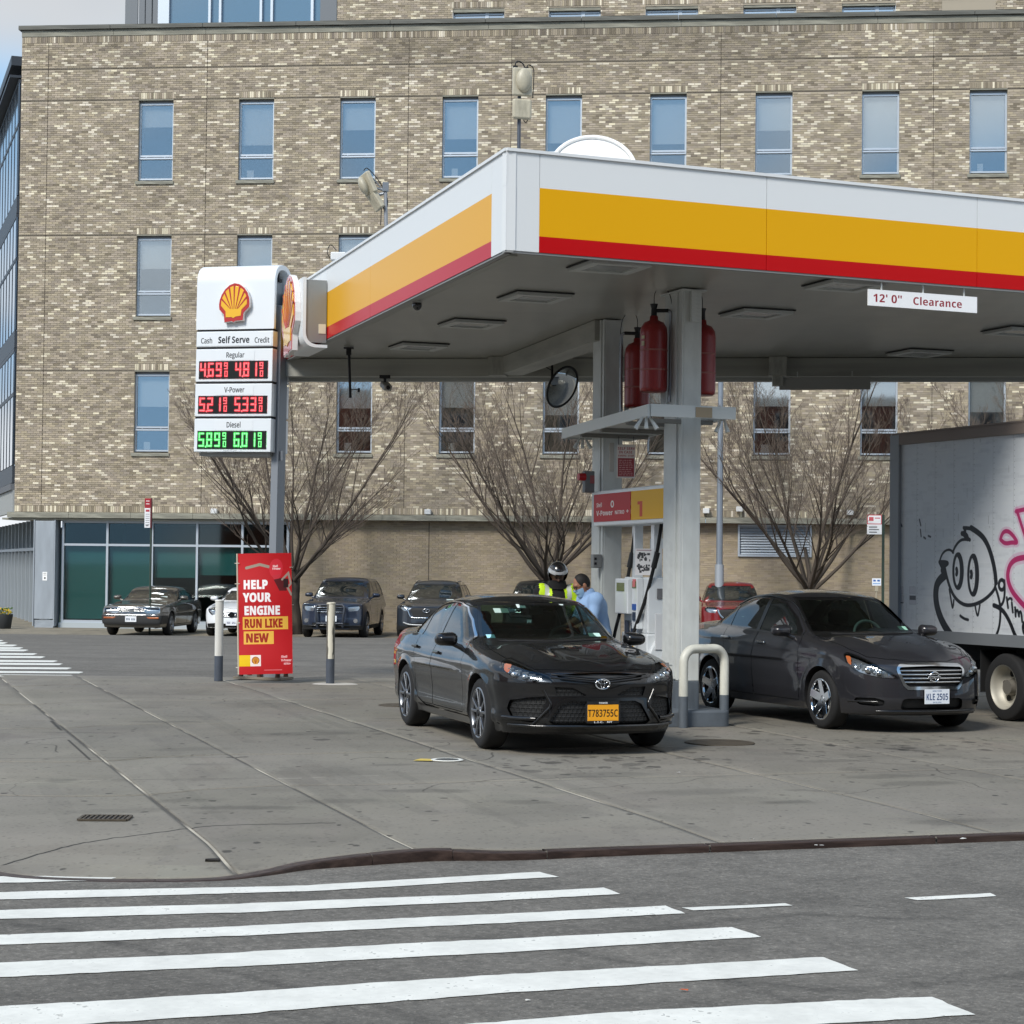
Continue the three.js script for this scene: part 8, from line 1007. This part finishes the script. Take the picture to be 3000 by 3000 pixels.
// ---------------------------------------------------------------- the two people between the sedan and the pump
const capsule = (a, b, ra, rb) => { const ax = a[0], ay = a[1], az = a[2], dx = b[0] - ax, dy = b[1] - ay, dz = b[2] - az, L2 = dx * dx + dy * dy + dz * dz; return (x, y, z) => { const t = clamp(((x - ax) * dx + (y - ay) * dy + (z - az) * dz) / L2, 0, 1); return Math.hypot(x - ax - dx * t, y - ay - dy * t, z - az - dz * t) - lerp(ra, rb, t); }; };
const ellips = (c, r) => (x, y, z) => { const X = (x - c[0]) / r[0], Y = (y - c[1]) / r[1], Z = (z - c[2]) / r[2], k = Math.hypot(X, Y, Z); return (k - 1) * Math.min(r[0], r[1], r[2]) * (k > 0.2 ? 1 : 1); };
function headField(H) { // H: centre of the head, facing +x before the turn
  const skull = ellips([0, 0.02, 0], [0.098, 0.118, 0.078]), jaw = ellips([0.018, -0.06, 0], [0.074, 0.068, 0.058]), nose = capsule([0.092, 0.015, 0], [0.112, -0.022, 0], 0.008, 0.014), brow = capsule([0.085, 0.035, -0.035], [0.085, 0.035, 0.035], 0.014, 0.014), chin = ellips([0.06, -0.108, 0], [0.03, 0.022, 0.03]), lips = ellips([0.09, -0.06, 0], [0.014, 0.012, 0.026]), earL = ellips([-0.005, 0, 0.08], [0.02, 0.033, 0.012]), earR = ellips([-0.005, 0, -0.08], [0.02, 0.033, 0.012]), eyeL = ellips([0.093, 0.008, 0.033], [0.013, 0.012, 0.018]), eyeR = ellips([0.093, 0.008, -0.033], [0.013, 0.012, 0.018]);
  return (x, y, z) => { let f = smin(skull(x, y, z), jaw(x, y, z), 0.04); f = smin(f, brow(x, y, z), 0.02); f = smin(f, nose(x, y, z), 0.012); f = smin(f, chin(x, y, z), 0.025); f = smin(f, lips(x, y, z), 0.008); f = smin(f, Math.min(earL(x, y, z), earR(x, y, z)), 0.01); return smax(f, -Math.min(eyeL(x, y, z), eyeR(x, y, z)), 0.012); };
}
function turned(f, c, yaw, pitch) { const q = new THREE.Quaternion().setFromEuler(new THREE.Euler(0, yaw, pitch, 'YZX')).invert(), v = V3(0, 0, 0); return (x, y, z) => { v.set(x - c[0], y - c[1], z - c[2]).applyQuaternion(q); return f(v.x, v.y, v.z); }; }
function handField(w, dir, side, curl) { // wrist point, direction of the fingers (unit), palm towards side
  const d = V3(...dir).normalize(), s = V3(...side).normalize(), n = d.clone().cross(s), P = (a, b, c2) => [w[0] + d.x * a + s.x * b + n.x * c2, w[1] + d.y * a + s.y * b + n.y * c2, w[2] + d.z * a + s.z * b + n.z * c2], parts = [];
  parts.push(capsule(P(0, 0, 0), P(0.03, 0, 0), 0.028, 0.03)); for (const [o, L] of [[-0.03, 0.066], [-0.01, 0.078], [0.011, 0.072], [0.03, 0.056]]) { parts.push(capsule(P(0.03, o * 0.8, 0), P(0.085, o, 0), 0.016, 0.0125)); parts.push(capsule(P(0.085, o, 0), P(0.085 + L * 0.55, o, curl * 0.02), 0.0105, 0.0095)); parts.push(capsule(P(0.085 + L * 0.55, o, curl * 0.02), P(0.085 + L * 0.9, o, curl * 0.055), 0.0095, 0.008)); }
  parts.push(capsule(P(0.03, -0.03, 0.005), P(0.065, -0.055, 0.02), 0.015, 0.012)); parts.push(capsule(P(0.065, -0.055, 0.02), P(0.095, -0.06, 0.035), 0.011, 0.009));
  return (x, y, z) => { let f = 1e9; for (const p of parts) f = smin(f, p(x, y, z), 0.006); return f; };
}
function person(o, j, mats) { // j: joints in the person's own frame, facing +x
  const T = [ // [from, to, r0, r1, tag]
    ['pelvis', 'waist', 0.155, 0.135, 'trunk'], ['waist', 'chest', 0.135, 0.16, 'trunk'], ['chest', 'neck', 0.15, 0.075, 'trunk'], ['neck', 'head', 0.058, 0.055, 'neck'], ['shoulderL', 'chest', 0.075, 0.12, 'trunk'], ['shoulderR', 'chest', 0.075, 0.12, 'trunk'],
    ['shoulderL', 'elbowL', 0.06, 0.046, 'arm'], ['elbowL', 'wristL', 0.045, 0.03, 'fore'], ['shoulderR', 'elbowR', 0.06, 0.046, 'arm'], ['elbowR', 'wristR', 0.045, 0.03, 'fore'],
    ['hipL', 'kneeL', 0.095, 0.062, 'leg'], ['kneeL', 'ankleL', 0.06, 0.042, 'leg'], ['hipR', 'kneeR', 0.095, 0.062, 'leg'], ['kneeR', 'ankleR', 0.06, 0.042, 'leg'], ['hipL', 'pelvis', 0.1, 0.13, 'leg'], ['hipR', 'pelvis', 0.1, 0.13, 'leg'], ['ankleL', 'toeL', 0.045, 0.036, 'shoe'], ['ankleR', 'toeR', 0.045, 0.036, 'shoe']].map(([a, b, r0, r1, tagName]) => ({ f: capsule(j[a], j[b], r0, r1), tagName }));
  const all = (x, y, z) => { let f = 1e9; for (const t of T) f = smin(f, t.f(x, y, z), 0.04); return f; }, near = (x, y, z) => { let d = 1e9, n = ''; for (const t of T) { const q = t.f(x, y, z); if (q < d) { d = q; n = t.tagName; } } return n; };
  const hf = turned(headField(), j.head, j.headYaw || 0, j.headPitch || 0);
  const body = meshField(all, -0.3, 0.55, -0.02, 1.72, 0.36, 0.02, -0.36); const head = meshField(hf, j.head[0] - 0.16, j.head[0] + 0.16, j.head[1] - 0.16, j.head[1] + 0.17, j.head[2] + 0.14, 0.0065, j.head[2] - 0.14);
  const hands = ['L', 'R'].map((s) => { const w = j['wrist' + s], e = j['elbow' + s], d = [w[0] - e[0], w[1] - e[1], w[2] - e[2]], f = handField(w, d, j['palm' + s] || [1, 0, 0], s === 'L' ? 1 : -1); return meshField(f, w[0] - 0.2, w[0] + 0.2, w[1] - 0.2, w[1] + 0.2, w[2] + 0.2, 0.0055, w[2] - 0.2); });
  const geo = merge([body, head, ...hands].map((q) => soupGeo(q))); const skin = mesh('body', geo, mats.skin, o);
  const cloth = (name, tags, m, grow, test) => { const T2 = { p: body.p.map((v, i) => v + body.n[i] * grow), n: body.n }; const keep = { p: [], n: [] }; for (let i = 0; i < T2.p.length; i += 9) { const x = (T2.p[i] + T2.p[i + 3] + T2.p[i + 6]) / 3, y = (T2.p[i + 1] + T2.p[i + 4] + T2.p[i + 7]) / 3, z = (T2.p[i + 2] + T2.p[i + 5] + T2.p[i + 8]) / 3; if (tags.includes(near(x, y, z)) && (!test || test(x, y, z))) for (let k = 0; k < 9; k++) { keep.p.push(T2.p[i + k]); keep.n.push(T2.n[i + k]); } } return mesh(name, soupGeo(keep), m, o); };
  return { cloth, hf, skin };
}
const stand = { pelvis: [0, 0.93, 0], waist: [0.01, 1.08, 0], chest: [0.02, 1.28, 0], neck: [0.02, 1.46, 0], head: [0.05, 1.60, 0], shoulderL: [0.01, 1.40, -0.19], shoulderR: [0.01, 1.40, 0.19], elbowL: [0.02, 1.12, -0.25], elbowR: [0.02, 1.12, 0.25], wristL: [0.16, 0.92, -0.2], wristR: [0.16, 0.92, 0.2], hipL: [0, 0.88, -0.1], hipR: [0, 0.88, 0.1], kneeL: [0.04, 0.49, -0.11], kneeR: [0.02, 0.49, 0.11], ankleL: [0, 0.08, -0.12], ankleR: [-0.02, 0.08, 0.12], toeL: [0.16, 0.04, -0.14], toeR: [0.14, 0.04, 0.14] };
{ // man in the light blue T-shirt, stooping towards the pump's left side
  const p = at(1752, 1700, 24.55), o = thing('person', 'person in light blue T-shirt and face mask stooping beside the fuel pump', 'person', [p.x, 0.0, p.z], rad(200));
  const j = { ...stand, chest: [0.07, 1.25, 0], neck: [0.13, 1.405, 0], head: [0.205, 1.51, 0], headPitch: rad(-24), shoulderL: [0.10, 1.345, -0.19], shoulderR: [0.10, 1.345, 0.19], elbowL: [0.17, 1.09, -0.24], elbowR: [0.18, 1.09, 0.23], wristL: [0.36, 1.0, -0.12], wristR: [0.36, 1.02, 0.12], waist: [0.02, 1.07, 0] };
  const skin = phys(rgb(150, 106, 82), 0.55), b = person(o, j, { skin });
  b.cloth('t_shirt', ['trunk', 'arm'], std(rgb(138, 168, 206), 0.85), 0.016, (x, y, z) => y > 0.86 && !(y > 1.42 && Math.hypot(x - 0.15, z) < 0.075)); b.cloth('trousers', ['leg'], std(rgb(52, 56, 66), 0.9), 0.016, (x, y) => y > 0.08); b.cloth('shoes', ['shoe'], std(rgb(36, 36, 38), 0.7), 0.014, (x, y) => y < 0.13);
  const H = V3(...j.head), Q = new THREE.Euler(0, 0, j.headPitch, 'YZX'); const part = (name, T, m) => { const g = soupGeo(T); mesh(name, g, m, o); };
  const hairF = turned(ellips([-0.012, 0.032, 0], [0.101, 0.114, 0.084]), j.head, 0, j.headPitch), hair = meshField(hairF, j.head[0] - 0.17, j.head[0] + 0.17, j.head[1] - 0.16, j.head[1] + 0.18, 0.14, 0.008, -0.14), q0 = new THREE.Quaternion().setFromEuler(Q).invert(), loc = (x, y, z) => V3(x, y, z).sub(H).applyQuaternion(q0); part('hair', split(hair, (x, y, z) => { const v = loc(x, y, z); return Math.max(v.x - 0.062 - Math.max(0, v.y - 0.05) * 0.4, -0.03 - v.y - Math.max(0, -v.x) * 0.9); })[0], std(rgb(16, 13, 12), 0.7));
  const mk = turned((x, y, z) => b0(x, y, z) - 0.006, j.head, 0, j.headPitch), b0 = headField(); const maskT = meshField(mk, j.head[0] - 0.05, j.head[0] + 0.16, j.head[1] - 0.17, j.head[1] + 0.1, 0.12, 0.008, -0.12); part('face_mask', split(maskT, (x, y, z) => { const v = loc(x, y, z); return Math.max(0.03 - v.x, v.y + 0.012, -0.125 - v.y); })[0], std(rgb(142, 176, 206), 0.8));
  const eye = []; for (const s of [-1, 1]) { const v = V3(0.09, 0.008, s * 0.033).applyEuler(Q).add(H); eye.push(new THREE.SphereGeometry(0.009, 12, 8).translate(v.x, v.y, v.z)); } mesh('eyes', merge(eye), std(rgb(30, 24, 22), 0.3), o);
  const gl = []; for (const s of [-1, 1]) gl.push(new THREE.TorusGeometry(0.024, 0.0025, 6, 24).rotateY(Math.PI / 2).translate(0.108, 0.008, s * 0.033), bar([0.104, 0.012, s * 0.058], [0.0, 0.012, s * 0.084], 0.0025)); const gm = mesh('glasses', merge(gl, bar([0.112, 0.012, -0.01], [0.112, 0.012, 0.01], 0.0025)), carMat.matte, o); gm.position.copy(H); gm.rotation.copy(Q);
}
{ // helmeted rider in a yellow vest over black
  const p = at(1632, 1680, 25.9), o = thing('person', 'person in black helmet and yellow reflective vest behind the black sedan', 'person', [p.x, 0.0, p.z], rad(-84));
  const j = { ...stand, head: [0.07, 1.625, 0], neck: [0.03, 1.47, 0], headPitch: rad(-26), shoulderL: [0.03, 1.41, -0.2], shoulderR: [0.03, 1.41, 0.2], elbowL: [0.10, 1.14, -0.27], elbowR: [0.10, 1.14, 0.27], wristL: [0.34, 1.08, -0.16], wristR: [0.34, 1.06, 0.16] };
  const b = person(o, j, { skin: phys(rgb(82, 56, 44), 0.5) }), black = std(rgb(16, 16, 18), 0.9);
  b.cloth('jacket', ['trunk', 'arm', 'fore'], black, 0.022, (x, y, z) => y > 0.88); b.cloth('trousers', ['leg'], std(rgb(28, 28, 32), 0.9), 0.018, (x, y) => y > 0.08); b.cloth('boots', ['shoe'], matBlack, 0.016, (x, y) => y < 0.16); b.cloth('scarf', ['neck', 'trunk'], black, 0.045, (x, y, z) => y > 1.405 && y < 1.56 && Math.hypot(x - 0.03, z) < 0.13);
  const vest = (x, y, z) => y > 0.98 && !(x > 0 && Math.abs(z) < 0.075 + Math.max(0, 1.42 - y) * 0.1) && Math.abs(z) < 0.235 && !(y > 1.44 && Math.hypot(x, z) < 0.1), stripe = (x, y, z) => (Math.abs(Math.abs(z) - 0.14) < 0.028) || (y > 1.06 && y < 1.11);
  b.cloth('vest', ['trunk', 'arm'], std(rgb(190, 226, 22), 0.7, 0, { emissive: new THREE.Color(0, 0, 0) }), 0.036, (x, y, z) => vest(x, y, z) && !stripe(x, y, z)); b.cloth('reflective_strips', ['trunk', 'arm'], std(rgb(190, 196, 190), 0.35), 0.038, (x, y, z) => vest(x, y, z) && stripe(x, y, z));
  const H = V3(...j.head), Q = new THREE.Euler(0, 0, j.headPitch, 'YZX'), q0 = new THREE.Quaternion().setFromEuler(Q).invert(), loc = (x, y, z) => V3(x, y, z).sub(H).applyQuaternion(q0);
  const hf = turned(ellips([-0.005, 0.035, 0], [0.142, 0.145, 0.125]), j.head, 0, j.headPitch), ht = meshField(hf, j.head[0] - 0.2, j.head[0] + 0.2, j.head[1] - 0.2, j.head[1] + 0.22, 0.18, 0.01, -0.18); const shell = split(ht, (x, y, z) => { const v = loc(x, y, z); return Math.max(v.x > 0.02 ? 0.062 - v.y - 0 * v.x : -0.09 - v.y, -1); })[0];
  const hm = mesh('helmet', soupGeo(shell), phys(rgb(22, 22, 24), 0.25, { clearcoat: 1 }), o); const band = split(shell, (x, y, z) => { const v = loc(x, y, z); return Math.max(Math.abs(v.y - 0.075 - v.x * 0.1) - 0.016, -v.z * 0 - 1); })[0]; mesh('helmet_stripe', soupGeo(band, 0.003), std(rgb(196, 198, 200), 0.3, 0.3), hm); const patch = split(shell, (x, y, z) => { const v = loc(x, y, z); return Math.max(0.045 - Math.abs(v.z), 0.02 - v.y, v.y - 0.11, -0.02 - v.x); })[0]; mesh('helmet_patch', soupGeo(patch, 0.002), std(rgb(170, 172, 176), 0.35, 0.2), hm);
  const rim = new THREE.TorusGeometry(0.122, 0.008, 8, 40, Math.PI).rotateX(-Math.PI / 2).rotateY(Math.PI / 2).translate(0.02, 0.062, 0); const rm = mesh('helmet_rim', rim, matBlack, o); rm.position.copy(H); rm.rotation.copy(Q);
  const eye = []; for (const s of [-1, 1]) { const v = V3(0.09, 0.008, s * 0.033).applyEuler(Q).add(H); eye.push(new THREE.SphereGeometry(0.009, 12, 8).translate(v.x, v.y, v.z)); } mesh('eyes', merge(eye), std(rgb(20, 16, 15), 0.3), o);
}
// ---------------------------------------------------------------- the street behind the photographer, mirrored in glass and paint
{
  const houses = [[-30, -16, 14, 13.5, [132, 82, 62], 'red brick apartment house beyond the crossing'], [-13, -18, 16, 15, [150, 128, 104], 'tan brick apartment house behind the photographer'], [5, -18, 17, 13, [124, 78, 60], 'brown brick apartment house behind the photographer'], [24, -17, 18, 14.5, [160, 150, 136], 'grey rendered apartment house behind the photographer'], [-44, 16, 14, 14, [126, 72, 54], 'dark red brick house across the side street']];
  for (const [x, D, w, h, c, label] of houses) {
    const o = thing('apartment_house', label, 'building', [x, -0.06, -D], x < -40 ? rad(80) : x < -25 ? rad(40) : 0); mesh('wall', box(w, h, 9, 0, h / 2, 0), std(rgb(...c), 0.9), o); mesh('cornice', box(w + 0.3, 0.5, 9.4, 0, h + 0.2, 0), std(rgb(90, 84, 78), 0.8), o);
    const s = x < -40 ? 1 : -1; for (let fl = 0; fl < 4; fl++) for (let k = 0; k < Math.floor(w / 2.6); k++) { const wx = -w / 2 + 1.4 + k * 2.6, wy = 1.9 + fl * 3.2; if (wy + 1 > h) continue; const f = mesh('window', box(1.25, 1.85, 0.1, wx, wy, -4.54), std(rgb(186, 184, 178), 0.6), o); mesh('pane', box(1.05, 1.65, 0.04, wx, wy, -4.59), std(rgb(36, 42, 48), 0.1), f); }
  }
}

renderer.render(scene, camera);
